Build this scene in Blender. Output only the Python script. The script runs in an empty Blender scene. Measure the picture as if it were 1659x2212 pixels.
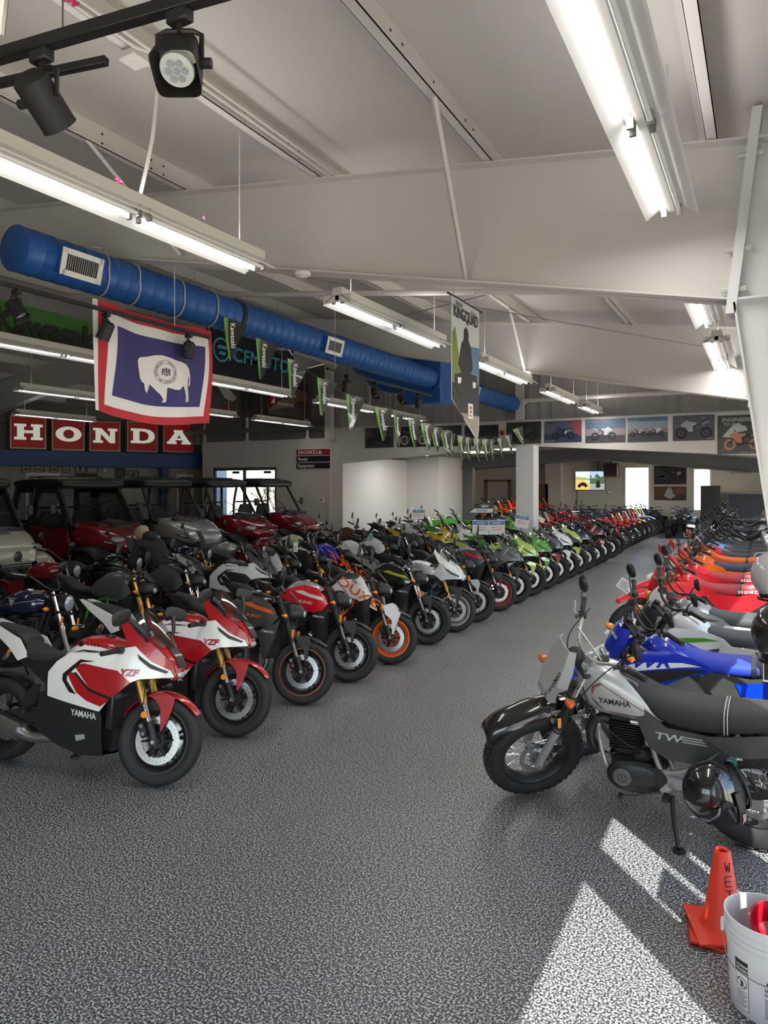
import bpy, math, random
from math import sin, cos, pi, radians, sqrt
from mathutils import Matrix, Vector
from mathutils.geometry import delaunay_2d_cdt
random.seed(7)
SC = bpy.context.scene
COL = SC.collection

# ---------------------------------------------------------------- camera, sky, sun, exposure
cam = bpy.data.cameras.new('camera')
cam.sensor_width = 36.0
cam.lens = 1534 / 2212 * 36.0
cam.shift_y = -61 / 2212
cam.clip_start = 0.05
cam.clip_end = 300
camo = bpy.data.objects.new('camera', cam)
COL.objects.link(camo)
camo.location = (0, 0, 2.1)
camo.rotation_euler = (pi / 2, 0, radians(28.3))
SC.camera = camo

world = bpy.data.worlds.new('sky')
SC.world = world
world.use_nodes = True
wn = world.node_tree
sky = wn.nodes.new('ShaderNodeTexSky')
sky.sky_type = 'NISHITA'
sky.sun_disc = False
sky.sun_elevation = radians(42)
sky.sun_rotation = radians(138.7)
wn.links.new(sky.outputs[0], wn.nodes['Background'].inputs[0])
wn.nodes['Background'].inputs[1].default_value = 0.72

sun = bpy.data.lights.new('sun', 'SUN')
sun.energy = 58
sun.angle = radians(0.53)
sun.color = (1.0, 0.96, 0.88)
suno = bpy.data.objects.new('sun', sun)
COL.objects.link(suno)
_az = (0.66, -0.751)
suno.rotation_euler = Vector((_az[0] * cos(radians(42)), _az[1] * cos(radians(42)), sin(radians(42)))).to_track_quat('Z', 'Y').to_euler()

SC.view_settings.view_transform = 'Standard'
SC.view_settings.look = 'None'
SC.view_settings.exposure = 0.0
SC.view_settings.gamma = 1.0
SC.view_settings.use_curve_mapping = False
SC.cycles.max_bounces = 8
SC.cycles.diffuse_bounces = 5
SC.cycles.glossy_bounces = 3
SC.cycles.transparent_max_bounces = 12
SC.cycles.use_denoising = True
SC.cycles.sample_clamp_indirect = 6

# ---------------------------------------------------------------- materials
_M = {}
def mat(name, col, rough=0.5, metal=0.0, coat=0.0, emit=None, es=1.0, bump=None, spec=None):
    if name in _M: return _M[name]
    m = bpy.data.materials.new(name)
    m.use_nodes = True
    nt = m.node_tree
    b = nt.nodes['Principled BSDF']
    b.inputs['Base Color'].default_value = (*col, 1)
    b.inputs['Roughness'].default_value = rough
    b.inputs['Metallic'].default_value = metal
    b.inputs['Coat Weight'].default_value = coat
    b.inputs['Coat Roughness'].default_value = 0.05
    if spec is not None: b.inputs['Specular IOR Level'].default_value = spec
    if emit:
        b.inputs['Emission Color'].default_value = (*emit, 1)
        b.inputs['Emission Strength'].default_value = es
    # slight procedural unevenness of the surface on everything
    tc = nt.nodes.new('ShaderNodeTexCoord')
    nz = nt.nodes.new('ShaderNodeTexNoise')
    nz.inputs['Scale'].default_value = bump[0] if bump else 9.0
    nz.inputs['Detail'].default_value = 3.0
    nt.links.new(tc.outputs['Object'], nz.inputs['Vector'])
    if bump:
        bp = nt.nodes.new('ShaderNodeBump')
        bp.inputs['Strength'].default_value = bump[1]
        bp.inputs['Distance'].default_value = 0.01
        nt.links.new(nz.outputs['Fac'], bp.inputs['Height'])
        nt.links.new(bp.outputs[0], b.inputs['Normal'])
    else:
        mr = nt.nodes.new('ShaderNodeMapRange')
        mr.inputs['To Min'].default_value = max(rough - 0.04, 0.0)
        mr.inputs['To Max'].default_value = min(rough + 0.06, 1.0)
        nt.links.new(nz.outputs['Fac'], mr.inputs['Value'])
        nt.links.new(mr.outputs[0], b.inputs['Roughness'])
    _M[name] = m
    return m

def glassy(name, tint=(1, 1, 1), refl=0.08, rough=0.02):
    if name in _M: return _M[name]
    m = bpy.data.materials.new(name)
    m.use_nodes = True
    nt = m.node_tree
    nt.nodes.clear()
    out = nt.nodes.new('ShaderNodeOutputMaterial')
    tr = nt.nodes.new('ShaderNodeBsdfTransparent')
    tr.inputs[0].default_value = (*tint, 1)
    gl = nt.nodes.new('ShaderNodeBsdfGlossy')
    gl.inputs['Roughness'].default_value = rough
    mx = nt.nodes.new('ShaderNodeMixShader')
    fr = nt.nodes.new('ShaderNodeLayerWeight')
    fr.inputs[0].default_value = 0.25
    mr = nt.nodes.new('ShaderNodeMapRange')
    mr.inputs['To Min'].default_value = refl
    mr.inputs['To Max'].default_value = 0.72
    nt.links.new(fr.outputs['Fresnel'], mr.inputs['Value'])
    nt.links.new(mr.outputs[0], mx.inputs[0])
    nt.links.new(tr.outputs[0], mx.inputs[1])
    nt.links.new(gl.outputs[0], mx.inputs[2])
    nt.links.new(mx.outputs[0], out.inputs[0])
    _M[name] = m
    return m

def speckle(name, cols, scale, rough=0.5, bump=0.1, detail=2.0, lo=0.4, hi=0.6, coat=0.0):
    m = bpy.data.materials.new(name)
    m.use_nodes = True
    nt = m.node_tree
    b = nt.nodes['Principled BSDF']
    tc = nt.nodes.new('ShaderNodeTexCoord')
    nz = nt.nodes.new('ShaderNodeTexNoise')
    nz.inputs['Scale'].default_value = scale
    nz.inputs['Detail'].default_value = detail
    cr = nt.nodes.new('ShaderNodeValToRGB')
    e = cr.color_ramp.elements
    e[0].position = lo; e[0].color = (*cols[0], 1)
    e[1].position = hi; e[1].color = (*cols[-1], 1)
    for i, c in enumerate(cols[1:-1]):
        q = e.new(lo + (hi - lo) * (i + 1) / (len(cols) - 1)); q.color = (*c, 1)
    big = nt.nodes.new('ShaderNodeTexNoise')
    big.inputs['Scale'].default_value = 0.9
    mx = nt.nodes.new('ShaderNodeMix'); mx.data_type = 'RGBA'; mx.blend_type = 'MULTIPLY'
    mx.inputs[0].default_value = 0.35
    nt.links.new(tc.outputs['Object'], nz.inputs['Vector'])
    nt.links.new(tc.outputs['Object'], big.inputs['Vector'])
    nt.links.new(nz.outputs['Fac'], cr.inputs[0])
    nt.links.new(cr.outputs[0], mx.inputs[6])
    nt.links.new(big.outputs['Fac'], mx.inputs[7])
    nt.links.new(mx.outputs[2], b.inputs['Base Color'])
    bp = nt.nodes.new('ShaderNodeBump')
    bp.inputs['Strength'].default_value = bump
    bp.inputs['Distance'].default_value = 0.003
    nt.links.new(nz.outputs['Fac'], bp.inputs['Height'])
    nt.links.new(bp.outputs[0], b.inputs['Normal'])
    b.inputs['Roughness'].default_value = rough
    b.inputs['Coat Weight'].default_value = coat
    _M[name] = m
    return m

BLK = mat('black_plastic', (0.016, 0.016, 0.018), 0.42)
BLKM = mat('black_matte', (0.013, 0.013, 0.014), 0.62)
BLKG = mat('black_gloss', (0.008, 0.008, 0.009), 0.15, 0, 1.0)
RUB = mat('tyre_rubber', (0.018, 0.018, 0.019), 0.68, bump=(60, 0.15))
SEATM = mat('seat_vinyl', (0.022, 0.023, 0.025), 0.55, bump=(220, 0.25))
STEEL = mat('brushed_steel', (0.50, 0.50, 0.50), 0.3, 1.0)
CHROME = mat('chrome', (0.8, 0.8, 0.8), 0.07, 1.0)
ALU = mat('cast_aluminium', (0.42, 0.42, 0.43), 0.42, 0.85)
DKMET = mat('dark_engine_metal', (0.045, 0.045, 0.048), 0.4, 0.6)
GOLD = mat('gold_anodised', (0.72, 0.43, 0.10), 0.28, 0.85)
REDG = mat('gloss_red', (0.40, 0.006, 0.012), 0.22, 0, 0.6)
WHTG = mat('gloss_white', (0.86, 0.87, 0.89), 0.22, 0, 0.6)
AMBER = mat('amber_lens', (0.9, 0.28, 0.01), 0.25, 0, 0.6)
TAILR = mat('tail_lens', (0.45, 0.01, 0.01), 0.2, 0, 0.6)
LENS = mat('headlamp_lens', (0.45, 0.48, 0.52), 0.12, 0.3, 1.0)
MIRR = mat('mirror_glass', (0.7, 0.72, 0.75), 0.03, 1.0)
SCREEN = glassy('smoked_screen', (0.62, 0.63, 0.65), 0.10)
CLEAR = glassy('clear_screen', (0.9, 0.9, 0.9), 0.08)
WHTF = mat('white_vinyl', (0.75, 0.75, 0.74), 0.5)
PAPER = mat('paper_white', (0.78, 0.79, 0.80), 0.6)

# ---------------------------------------------------------------- geometry helpers
def catmull(pts, k=4, closed=False):
    n = len(pts)
    if n < 3 or k < 2: return [tuple(p) for p in pts]
    out = []
    rng = n if closed else n - 1
    for i in range(rng):
        if closed: p = [pts[(i - 1) % n], pts[i], pts[(i + 1) % n], pts[(i + 2) % n]]
        else: p = [pts[max(i - 1, 0)], pts[i], pts[i + 1], pts[min(i + 2, n - 1)]]
        for j in range(k):
            t = j / k
            out.append(tuple(0.5 * (2 * b + (c - a) * t + (2 * a - 5 * b + 4 * c - d) * t * t + (-a + 3 * b - 3 * c + d) * t ** 3)
                             for a, b, c, d in zip(*p)))
    if not closed: out.append(tuple(pts[-1]))
    return out

def inside(x, y, poly):
    r = False
    j = len(poly) - 1
    for i in range(len(poly)):
        a, b = poly[i], poly[j]
        if (a[1] > y) != (b[1] > y) and x < (b[0] - a[0]) * (y - a[1]) / (b[1] - a[1]) + a[0]: r = not r
        j = i
    return r

def fill2d(poly, step=0.03, holes=()):
    """triangulate a polygon with a grid of inner points"""
    pts, edges = [], []
    for loop in [poly, *holes]:
        s = len(pts)
        dense = []
        for i in range(len(loop)):
            a, b = loop[i], loop[(i + 1) % len(loop)]
            d = sqrt((a[0] - b[0]) ** 2 + (a[1] - b[1]) ** 2)
            n = max(1, int(d / step + 0.5))
            for j in range(n): dense.append((a[0] + (b[0] - a[0]) * j / n, a[1] + (b[1] - a[1]) * j / n))
        pts += dense
        m = len(dense)
        edges += [(s + i, s + (i + 1) % m) for i in range(m)]
    nb = len(pts)
    bd = pts[:]
    xs = [p[0] for p in poly]; ys = [p[1] for p in poly]
    y = min(ys) + step * 0.5
    row = 0
    while y < max(ys):
        x = min(xs) + step * (0.5 if row % 2 else 0.25)
        while x < max(xs):
            if inside(x, y, poly) and not any(inside(x, y, h) for h in holes):
                if min((x - p[0]) ** 2 + (y - p[1]) ** 2 for p in bd) > (0.45 * step) ** 2:
                    pts.append((x, y))
            x += step
        y += step * 0.87
        row += 1
    vs, es, fs, *_ = delaunay_2d_cdt([Vector(p) for p in pts], edges, [], 0, 1e-6)
    out = []
    for f in fs:
        cx = sum(vs[i][0] for i in f) / len(f); cy = sum(vs[i][1] for i in f) / len(f)
        if inside(cx, cy, poly) and not any(inside(cx, cy, h) for h in holes):
            a, b, c = (vs[i] for i in f[:3])
            if (b[0] - a[0]) * (c[1] - a[1]) - (b[1] - a[1]) * (c[0] - a[0]) < 0: f = f[::-1]
            out.append(tuple(f))
    return [(v[0], v[1]) for v in vs], out

class G:
    def __init__(s): s.v = []; s.f = []
    def add(s, v, f):
        n = len(s.v)
        s.v += [tuple(p) for p in v]
        s.f += [tuple(i + n for i in q) for q in f]
        return s
    def join(s, g): return s.add(g.v, g.f)
    def xf(s, m):
        s.v = [tuple(m @ Vector(p)) for p in s.v]
        if m.to_3x3().determinant() < 0: s.f = [q[::-1] for q in s.f]
        return s
    def mv(s, x=0, y=0, z=0): s.v = [(a + x, b + y, c + z) for a, b, c in s.v]; return s
    def rot(s, axis, deg, c=(0, 0, 0)):
        c = Vector(c)
        return s.xf(Matrix.Translation(c) @ Matrix.Rotation(radians(deg), 4, axis) @ Matrix.Translation(-c))
    def mir(s):
        g = G(); g.v = [(a, -b, c) for a, b, c in s.v]; g.f = [q[::-1] for q in s.f]; return g
    def copy(s): g = G(); g.v = s.v[:]; g.f = s.f[:]; return g
    # primitives
    def box(s, x0, x1, y0, y1, z0, z1, b=0.0):
        b = min(b, abs(x1 - x0) * 0.45, abs(y1 - y0) * 0.45, abs(z1 - z0) * 0.45)
        if b <= 0:
            v = [(x, y, z) for x in (x0, x1) for y in (y0, y1) for z in (z0, z1)]
            return s.add(v, [(0, 1, 3, 2), (4, 6, 7, 5), (0, 4, 5, 1), (2, 3, 7, 6), (0, 2, 6, 4), (1, 5, 7, 3)])
        # chamfered box: 24 vertices
        cx, cy, cz = (x0 + x1) / 2, (y0 + y1) / 2, (z0 + z1) / 2
        hx, hy, hz = (x1 - x0) / 2, (y1 - y0) / 2, (z1 - z0) / 2
        v = []; idx = {}
        for sx in (-1, 1):
            for sy in (-1, 1):
                for sz in (-1, 1):
                    idx[sx, sy, sz] = len(v)
                    v += [(cx + sx * hx, cy + sy * (hy - b), cz + sz * (hz - b)), (cx + sx * (hx - b), cy + sy * hy, cz + sz * (hz - b)), (cx + sx * (hx - b), cy + sy * (hy - b), cz + sz * hz)]
        f = []
        I = lambda a, b_, c, k: idx[a, b_, c] + k
        for q in (-1, 1):
            fx = [I(q, -1, -1, 0), I(q, 1, -1, 0), I(q, 1, 1, 0), I(q, -1, 1, 0)]
            fy = [I(-1, q, -1, 1), I(1, q, -1, 1), I(1, q, 1, 1), I(-1, q, 1, 1)]
            fz = [I(-1, -1, q, 2), I(1, -1, q, 2), I(1, 1, q, 2), I(-1, 1, q, 2)]
            f += [fx if q > 0 else fx[::-1], fy[::-1] if q > 0 else fy, fz if q > 0 else fz[::-1]]
        for a in (-1, 1):
            for c in (-1, 1):
                e = [I(a, c, -1, 0), I(a, c, 1, 0), I(a, c, 1, 1), I(a, c, -1, 1)]
                f.append(e if a * c < 0 else e[::-1])
                e = [I(a, -1, c, 0), I(a, 1, c, 0), I(a, 1, c, 2), I(a, -1, c, 2)]
                f.append(e if a * c > 0 else e[::-1])
                e = [I(-1, a, c, 1), I(1, a, c, 1), I(1, a, c, 2), I(-1, a, c, 2)]
                f.append(e[::-1] if a * c > 0 else e)
                for d in (-1, 1):
                    t = [I(a, c, d, 0), I(a, c, d, 1), I(a, c, d, 2)]
                    f.append(t if a * c * d > 0 else t[::-1])
        return s.add(v, f)
    def tube(s, pts, r, seg=8, k=1, cap=True):
        pts = catmull(pts, k) if k > 1 else pts
        rs = r if isinstance(r, (list, tuple)) else None
        n = len(pts)
        P = [Vector(p) for p in pts]
        up = None; rings = []
        for i in range(n):
            t = (P[min(i + 1, n - 1)] - P[max(i - 1, 0)])
            if t.length < 1e-9: t = Vector((0, 0, 1))
            t.normalize()
            if up is None:
                a = Vector((0, 0, 1)) if abs(t.z) < 0.9 else Vector((1, 0, 0))
                up = (a - t * a.dot(t)).normalized()
            else:
                up = (up - t * up.dot(t))
                up = up.normalized() if up.length > 1e-6 else Vector((0, 1, 0))
            side = t.cross(up)
            if rs:
                q = i / (n - 1) * (len(rs) - 1); j = min(int(q), len(rs) - 2); rr = rs[j] + (rs[j + 1] - rs[j]) * (q - j)
            else: rr = r
            rings.append([P[i] + (up * cos(2 * pi * a / seg) + side * sin(2 * pi * a / seg)) * rr for a in range(seg)])
        v = [p for ring in rings for p in ring]
        f = [(i * seg + a, i * seg + (a + 1) % seg, (i + 1) * seg + (a + 1) % seg, (i + 1) * seg + a) for i in range(n - 1) for a in range(seg)]
        if cap: f += [tuple(range(seg))[::-1], tuple((n - 1) * seg + a for a in range(seg))]
        return s.add(v, f)
    def lathe(s, prof, seg=32, axis='Y', closed=False, k=1, cap=True):
        """prof: (radius, along). Revolved about axis through the origin."""
        prof = catmull(prof, k, closed) if k > 1 else prof
        n = len(prof)
        v = []
        for a in range(seg):
            c, d = cos(2 * pi * a / seg), sin(2 * pi * a / seg)
            for r, h in prof:
                v.append({'Y': (r * c, h, r * d), 'X': (h, r * c, r * d), 'Z': (r * c, r * d, h)}[axis])
        f = []
        for a in range(seg):
            b = (a + 1) % seg
            for i in range(n if closed else n - 1):
                j = (i + 1) % n
                q = (a * n + i, a * n + j, b * n + j, b * n + i)
                f.append(q if axis != 'Y' else q)
        if not closed and cap:
            if prof[0][0] > 1e-6: f.append(tuple(a * n for a in range(seg)))
            if prof[-1][0] > 1e-6: f.append(tuple(a * n + n - 1 for a in range(seg))[::-1])
        return s.add(v, f)
    def cyl(s, r, h0, h1, axis='Z', seg=16, at=(0, 0, 0), r2=None, b=0.0):
        r2 = r if r2 is None else r2
        pr = [(r, h0), (r2, h1)] if b <= 0 else [(r - b, h0), (r, h0 + b), (r2, h1 - b), (r2 - b, h1)]
        g = G().lathe(pr, seg, axis).mv(*at)
        return s.join(g)
    def loft(s, secs, seg=20, k=4, caps=True):
        """secs: (x, ztop, zbot, halfwidth, n) superellipse rings along x"""
        secs = catmull(secs, k)
        v = []
        for x, zt, zb, hw, n in secs:
            zc, hh = (zt + zb) / 2, max((zt - zb) / 2, 1e-4)
            for a in range(seg):
                c, d = cos(2 * pi * a / seg), sin(2 * pi * a / seg)
                v.append((x, max(hw, 1e-4) * math.copysign(abs(c) ** (2 / n), c), zc + hh * math.copysign(abs(d) ** (2 / n), d)))
        m = len(secs)
        f = [(i * seg + a, (i + 1) * seg + a, (i + 1) * seg + (a + 1) % seg, i * seg + (a + 1) % seg) for i in range(m - 1) for a in range(seg)]
        if secs[0][0] < secs[-1][0]: f = [q[::-1] for q in f]
        if caps:
            c0 = tuple(range(seg)); c1 = tuple((m - 1) * seg + a for a in range(seg))
            if secs[0][0] < secs[-1][0]: f += [c0[::-1], c1]
            else: f += [c0, c1[::-1]]
        return s.add(v, f)
    def grid(s, rows, k=3, thick=0.0, kr=None):
        rows = [catmull(r, k) for r in rows]
        cols = list(zip(*rows))
        cols = [catmull(c, kr or k) for c in cols]
        rows = list(zip(*cols))
        n, m = len(rows), len(rows[0])
        v = [p for r in rows for p in r]
        f = [(i * m + j, i * m + j + 1, (i + 1) * m + j + 1, (i + 1) * m + j) for i in range(n - 1) for j in range(m - 1)]
        return s.shell(v, f, thick)
    def shell(s, v, f, thick):
        if not thick: return s.add(v, f)
        nrm = [Vector() for _ in v]
        for q in f:
            a, b, c = Vector(v[q[0]]), Vector(v[q[1]]), Vector(v[q[2]])
            nn = (b - a).cross(c - a)
            for i in q: nrm[i] += nn
        n = len(v)
        w = [tuple(Vector(p) - (nn.normalized() if nn.length > 1e-12 else nn) * thick) for p, nn in zip(v, nrm)]
        cnt = {}
        for q in f:
            for i in range(len(q)): cnt[(q[i], q[(i + 1) % len(q)])] = 1
        rim = [(b, a, a + n, b + n) for a, b in cnt if (b, a) not in cnt]
        return s.add(list(v) + w, list(f) + [tuple(i + n for i in q[::-1]) for q in f] + rim)
    def panel(s, poly, wf, side=1, off=0.0, thick=0.006, step=0.035, holes=(), smooth=0):
        """a sheet whose side outline is poly in (x, z), bulging to y = wf(x, z)"""
        if smooth: poly = catmull(poly, smooth, True)
        if not callable(wf): w0 = wf; wf = lambda x, z: w0
        p, f = fill2d(poly, step, holes)
        v = [(x, side * (wf(x, z) + off), z) for x, z in p]
        if side > 0: f = [q[::-1] for q in f]
        return s.shell(v, f, thick)
    def extr(s, poly, y0, y1, axis='Y'):
        """solid prism: outline poly extruded along an axis (Y: poly is x,z; X: y,z; Z: x,y)"""
        p, f = fill2d(poly, 1e9)
        n = len(p)
        P = {'Y': lambda a, b, h: (a, h, b), 'X': lambda a, b, h: (h, a, b), 'Z': lambda a, b, h: (a, b, h)}[axis]
        v = [P(a, b, y0) for a, b in p] + [P(a, b, y1) for a, b in p]
        flip = axis == 'Y'
        top = [tuple(i + n for i in q) for q in f]; bot = [q[::-1] for q in f]
        if flip: top, bot = [q[::-1] for q in top], [q[::-1] for q in bot]
        side = []
        area = sum(poly[i - 1][0] * poly[i][1] - poly[i][0] * poly[i - 1][1] for i in range(len(poly)))
        cnt = {}
        for q in f:
            for i in range(3): cnt[(q[i], q[(i + 1) % 3])] = 1
        for a, b in cnt:
            if (b, a) not in cnt:
                q = (a, b, b + n, a + n)
                side.append(q[::-1] if flip else q)
        return s.add(v, top + bot + side)
    def mesh(s, name, ang=38, smooth=True):
        me = bpy.data.meshes.new(name)
        me.from_pydata(s.v, [], s.f)
        me.validate()
        if smooth:
            me.polygons.foreach_set('use_smooth', [True] * len(me.polygons))
            try: me.set_sharp_from_angle(angle=radians(ang))
            except Exception: pass
        me.update()
        return me

def link(name, g, m, parent=None, ang=38, smooth=True, **props):
    me = g.mesh(name, ang, smooth) if isinstance(g, G) else g
    o = bpy.data.objects.new(name, me)
    if not me.materials: me.materials.append(m)
    COL.objects.link(o)
    if parent is not None: o.parent = parent
    for k_, v_ in props.items(): o[k_] = v_
    return o
def struct(name, g, m, parent=None, **kw): return link(name, g, m, parent, kind='structure', **kw) if parent is None else link(name, g, m, parent, **kw)
def thing(name, label, cat, loc=(0, 0, 0), rz=0.0, group=None, rot=None):
    o = bpy.data.objects.new(name, None)
    o.empty_display_size = 0.1
    COL.objects.link(o)
    o.location = loc
    o.rotation_euler = rot or (0, 0, rz)
    o['label'] = label; o['category'] = cat
    if group: o['group'] = group
    return o
def tag(o, label, cat, group=None):
    o['label'] = label; o['category'] = cat
    if group: o['group'] = group
    return o

# lettering -----------------------------------------------------------
_TX = {}
def letters(txt, h=1.0, bold=0.0, shear=0.0, sx=1.0, space=1.0):
    """(points, tris, width) of lettering with cap height h, left edge at 0, baseline 0"""
    key = (txt, bold, space)
    if key not in _TX:
        cu = bpy.data.curves.new('t', 'FONT')
        cu.body = txt
        cu.offset = bold
        cu.resolution_u = 3
        cu.space_character = space
        ob = bpy.data.objects.new('t', cu)
        me = bpy.data.meshes.new_from_object(ob)
        pts = [(v.co.x, v.co.y) for v in me.vertices]
        fs = [tuple(p.vertices) for p in me.polygons]
        bpy.data.meshes.remove(me); bpy.data.objects.remove(ob); bpy.data.curves.remove(cu)
        if not pts: pts, fs = [(0, 0), (0.1, 0), (0, 0.1)], [(0, 1, 2)]
        x0 = min(p[0] for p in pts)
        hh = 0.729
        _TX[key] = ([((a - x0) / hh, b / hh) for a, b in pts], fs)
    pts, fs = _TX[key]
    P = [(a * h * sx + b * h * shear, b * h) for a, b in pts]
    return P, fs, max(p[0] for p in P)

def text_on(fn, txt, h, bold=0.0, shear=0.0, sx=1.0, centre=False, space=1.0):
    """lettering mapped through fn(u, v) -> (x, y, z)"""
    P, fs, w = letters(txt, h, bold, shear, sx, space)
    d = w / 2 if centre else 0
    return G().add([fn(a - d, b) for a, b in P], fs)
def flat_poly(fn, poly, step=1e9, holes=()):
    p, f = fill2d(poly, step, holes)
    return G().add([fn(a, b) for a, b in p], f)
def ring(cx, cy, r0, r1, n=32, ax=1.0):
    return [(cx + ax * r1 * cos(2 * pi * i / n), cy + r1 * sin(2 * pi * i / n)) for i in range(n)], [[(cx + ax * r0 * cos(2 * pi * i / n), cy + r0 * sin(2 * pi * i / n)) for i in range(n)]]
def rect(a, b, c, d): return [(a, c), (b, c), (b, d), (a, d)]
def circ(cx, cy, r, n=20, ry=None): return [(cx + r * cos(2 * pi * i / n), cy + (ry or r) * sin(2 * pi * i / n)) for i in range(n)]
# ================================================================ STRUCTURE
FLOOR = speckle('floor_flake', [(0.028, 0.030, 0.038), (0.11, 0.115, 0.125), (0.64, 0.64, 0.62)], 100, 0.42, 0.25, 2.6, 0.415, 0.60)
DECK = mat('roof_vinyl', (0.60, 0.58, 0.545), 0.7, bump=(1.3, 0.25))
PAINT = mat('steel_paint', (0.62, 0.605, 0.575), 0.55)
PAINTW = mat('column_paint', (0.70, 0.71, 0.73), 0.5)
DRYW = mat('drywall', (0.62, 0.60, 0.57), 0.75)
DRYT = mat('drywall_tan', (0.56, 0.53, 0.47), 0.75)
DKWALL = mat('metal_wall_dark', (0.16, 0.155, 0.15), 0.6)
GRWALL = mat('metal_wall_grey', (0.36, 0.35, 0.335), 0.6)
PANW = mat('panelled_wall', (0.33, 0.33, 0.33), 0.6)
BLUE = mat('band_blue', (0.012, 0.06, 0.22), 0.5)
FRAMEM = mat('window_frame', (0.10, 0.10, 0.105), 0.5)
PANE = glassy('window_pane', (0.95, 0.97, 0.97), 0.04)
CEILD = mat('ceiling_tile', (0.30, 0.28, 0.25), 0.8)
DKBEAM = mat('dark_beam', (0.11, 0.115, 0.12), 0.55)

def top_z(X): return 4.31 - X / 8 if X > -10.5 else 5.6225 + (X + 10.5) / 8

struct('floor', G().box(-24, 0.75, -3.2, 35, -0.12, 0), FLOOR)
# roof deck, two slopes
g = G().extr([(0.95, 4.53 - 0.95 / 8), (0.95, 4.7 - 0.95 / 8), (-10.5, 6.02), (-10.5, 5.84)], -3.2, 18.2)
g.extr([(-10.5, 5.84), (-10.5, 6.02), (-24, 4.33), (-24, 4.15)], -3.2, 18.2)
struct('ceiling', g, DECK)

def bay_wall(name, Y0, Y1, m=DRYW): pass

# right wall with the storefront glazing (x = 0.75 .. 0.93)
WX0, WX1, HZ = 0.75, 0.93, 2.42
bays = [(-2.6, -0.75), (-0.70, 1.99), (2.19, 2.80), (2.83, 3.10), (3.42, 4.85), (5.55, 8.3), (8.36, 11.1), (11.8, 14.6), (14.66, 17.3), (19.3, 23.2), (24.8, 28.3), (28.4, 32.6)]
g = G().box(WX0, WX1, -3.2, 18.2, HZ, 4.5).box(WX0, WX1, -3.2, 18.2, 0, 0.12)
e = -3.2
for a, b in bays:
    g.box(WX0, WX1, e, a, 0.12, HZ); e = b
g.box(WX0, WX1, e, 35, 0, HZ).box(WX0, WX1, 18.2, 35, HZ, 4.0).box(WX0, WX1, 18.2, 35, 0, 0.12)
struct('wall_right', g, DRYW)
for i, (a, b) in enumerate(bays):
    f = G()
    for q in ((a, a + 0.03), (b - 0.03, b)): f.box(0.79, 0.87, *q, 0.12, HZ, 0.004)
    f.box(0.79, 0.87, a, b, 0.12, 0.16, 0.004).box(0.79, 0.87, a, b, HZ - 0.04, HZ, 0.004)
    w = struct('window_%d' % (i + 1), f, FRAMEM)
    link('pane', G().box(0.828, 0.834, a + 0.03, b - 0.03, 0.16, HZ - 0.04), PANE, w)
# wall behind the camera, with glazing
g = G().box(-24, 0.75, -3.35, -3.2, 2.5, 6).box(-24, 0.75, -3.35, -3.2, 0, 0.15)
e = -24
for a, b in ((-3.6, -1.9), (-1.8, 0.4)):
    g.box(e, a, -3.35, -3.2, 0.15, 2.5); e = b
g.box(e, 0.75, -3.35, -3.2, 0.15, 2.5)
struct('wall_front', g, DRYW)
for i, (a, b) in enumerate(((-3.6, -1.9), (-1.8, 0.4))):
    f = G()
    for q in ((a, a + 0.04), (b - 0.04, b)): f.box(*q, -3.32, -3.24, 0.15, 2.5, 0.004)
    f.box(a, b, -3.32, -3.24, 0.15, 0.2, 0.004).box(a, b, -3.32, -3.24, 2.45, 2.5, 0.004)
    w = struct('window_%d' % (i + 15), f, FRAMEM)
    link('pane', G().box(a + 0.04, b - 0.04, -3.285, -3.279, 0.2, 2.45), PANE, w)

# steel frames: rafter + column
def frame(Y, n):
    X0, Xk = 0.72, -0.18
    bot = [(-0.18, 3.285), (-6.2, 4.48), (-10.5, 5.02), (-14.8, 4.48), (-20.6, 3.3)]
    def btm(X):
        for (a, za), (b, zb) in zip(bot, bot[1:]):
            if b <= X <= a: return za + (zb - za) * (X - a) / (b - a)
    g = G()
    poly = [(-0.1, top_z(-0.1) - 0.01), (-10.5, top_z(-10.5)), (-20.6, top_z(-20.6)), (-20.6, 3.3), (-14.8, 4.48), (-10.5, 5.02), (-6.2, 4.48), (-0.18, 3.285)]
    g.extr(poly, Y - 0.006, Y + 0.006)
    for pl, t in ((([(0.72, top_z(0.72)), (-10.5, top_z(-10.5)), (-20.6, top_z(-20.6))]), -0.014), ((bot), 0.014)):
        for (a, za), (b, zb) in zip(pl, pl[1:]):
            g.extr([(a, za), (b, zb), (b, zb + t), (a, za + t)], Y - 0.1, Y + 0.1)
    o = struct('roof_beam', g, PAINT)
    c = G().extr([(-0.18, 3.285), (-0.05, top_z(-0.05) - 0.01), (0.70, top_z(0.7) - 0.01), (0.70, 0), (0.26, 0)], Y - 0.006, Y + 0.006)
    c.extr([(-0.19, 3.27), (-0.177, 3.27), (0.273, 0.0), (0.26, 0.0)], Y - 0.11, Y + 0.11)
    c.box(0.70, 0.72, Y - 0.11, Y + 0.11, 0, 4.2)
    c.extr([(-0.235, 3.2), (-0.175, 3.2), (-0.02, 4.5), (-0.08, 4.5)], Y - 0.11, Y + 0.11)
    c.extr([(-0.18, 3.3), (0.7, 3.3), (0.7, 3.285), (-0.18, 3.285)], Y - 0.1, Y + 0.1)
    struct('column', c, PAINTW)
    for z in (3.36, 3.62, 4.22):
        for s in (-0.07, 0.07):
            for dx in (-0.05, 0.035):
                xx = -0.205 + (z - 3.2) * 0.119
                link('bolt', G().cyl(0.019, 0, 0.05 if dx < 0 else 0.04, 'X', 6).mv(xx - 0.075 if dx < 0 else xx + 0.03, Y + s, z), PAINT, bpy.data.objects['column' + ('' if n == 0 else '.%03d' % n)])
frame(5.2, 0)
frame(11.46, 1)
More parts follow.
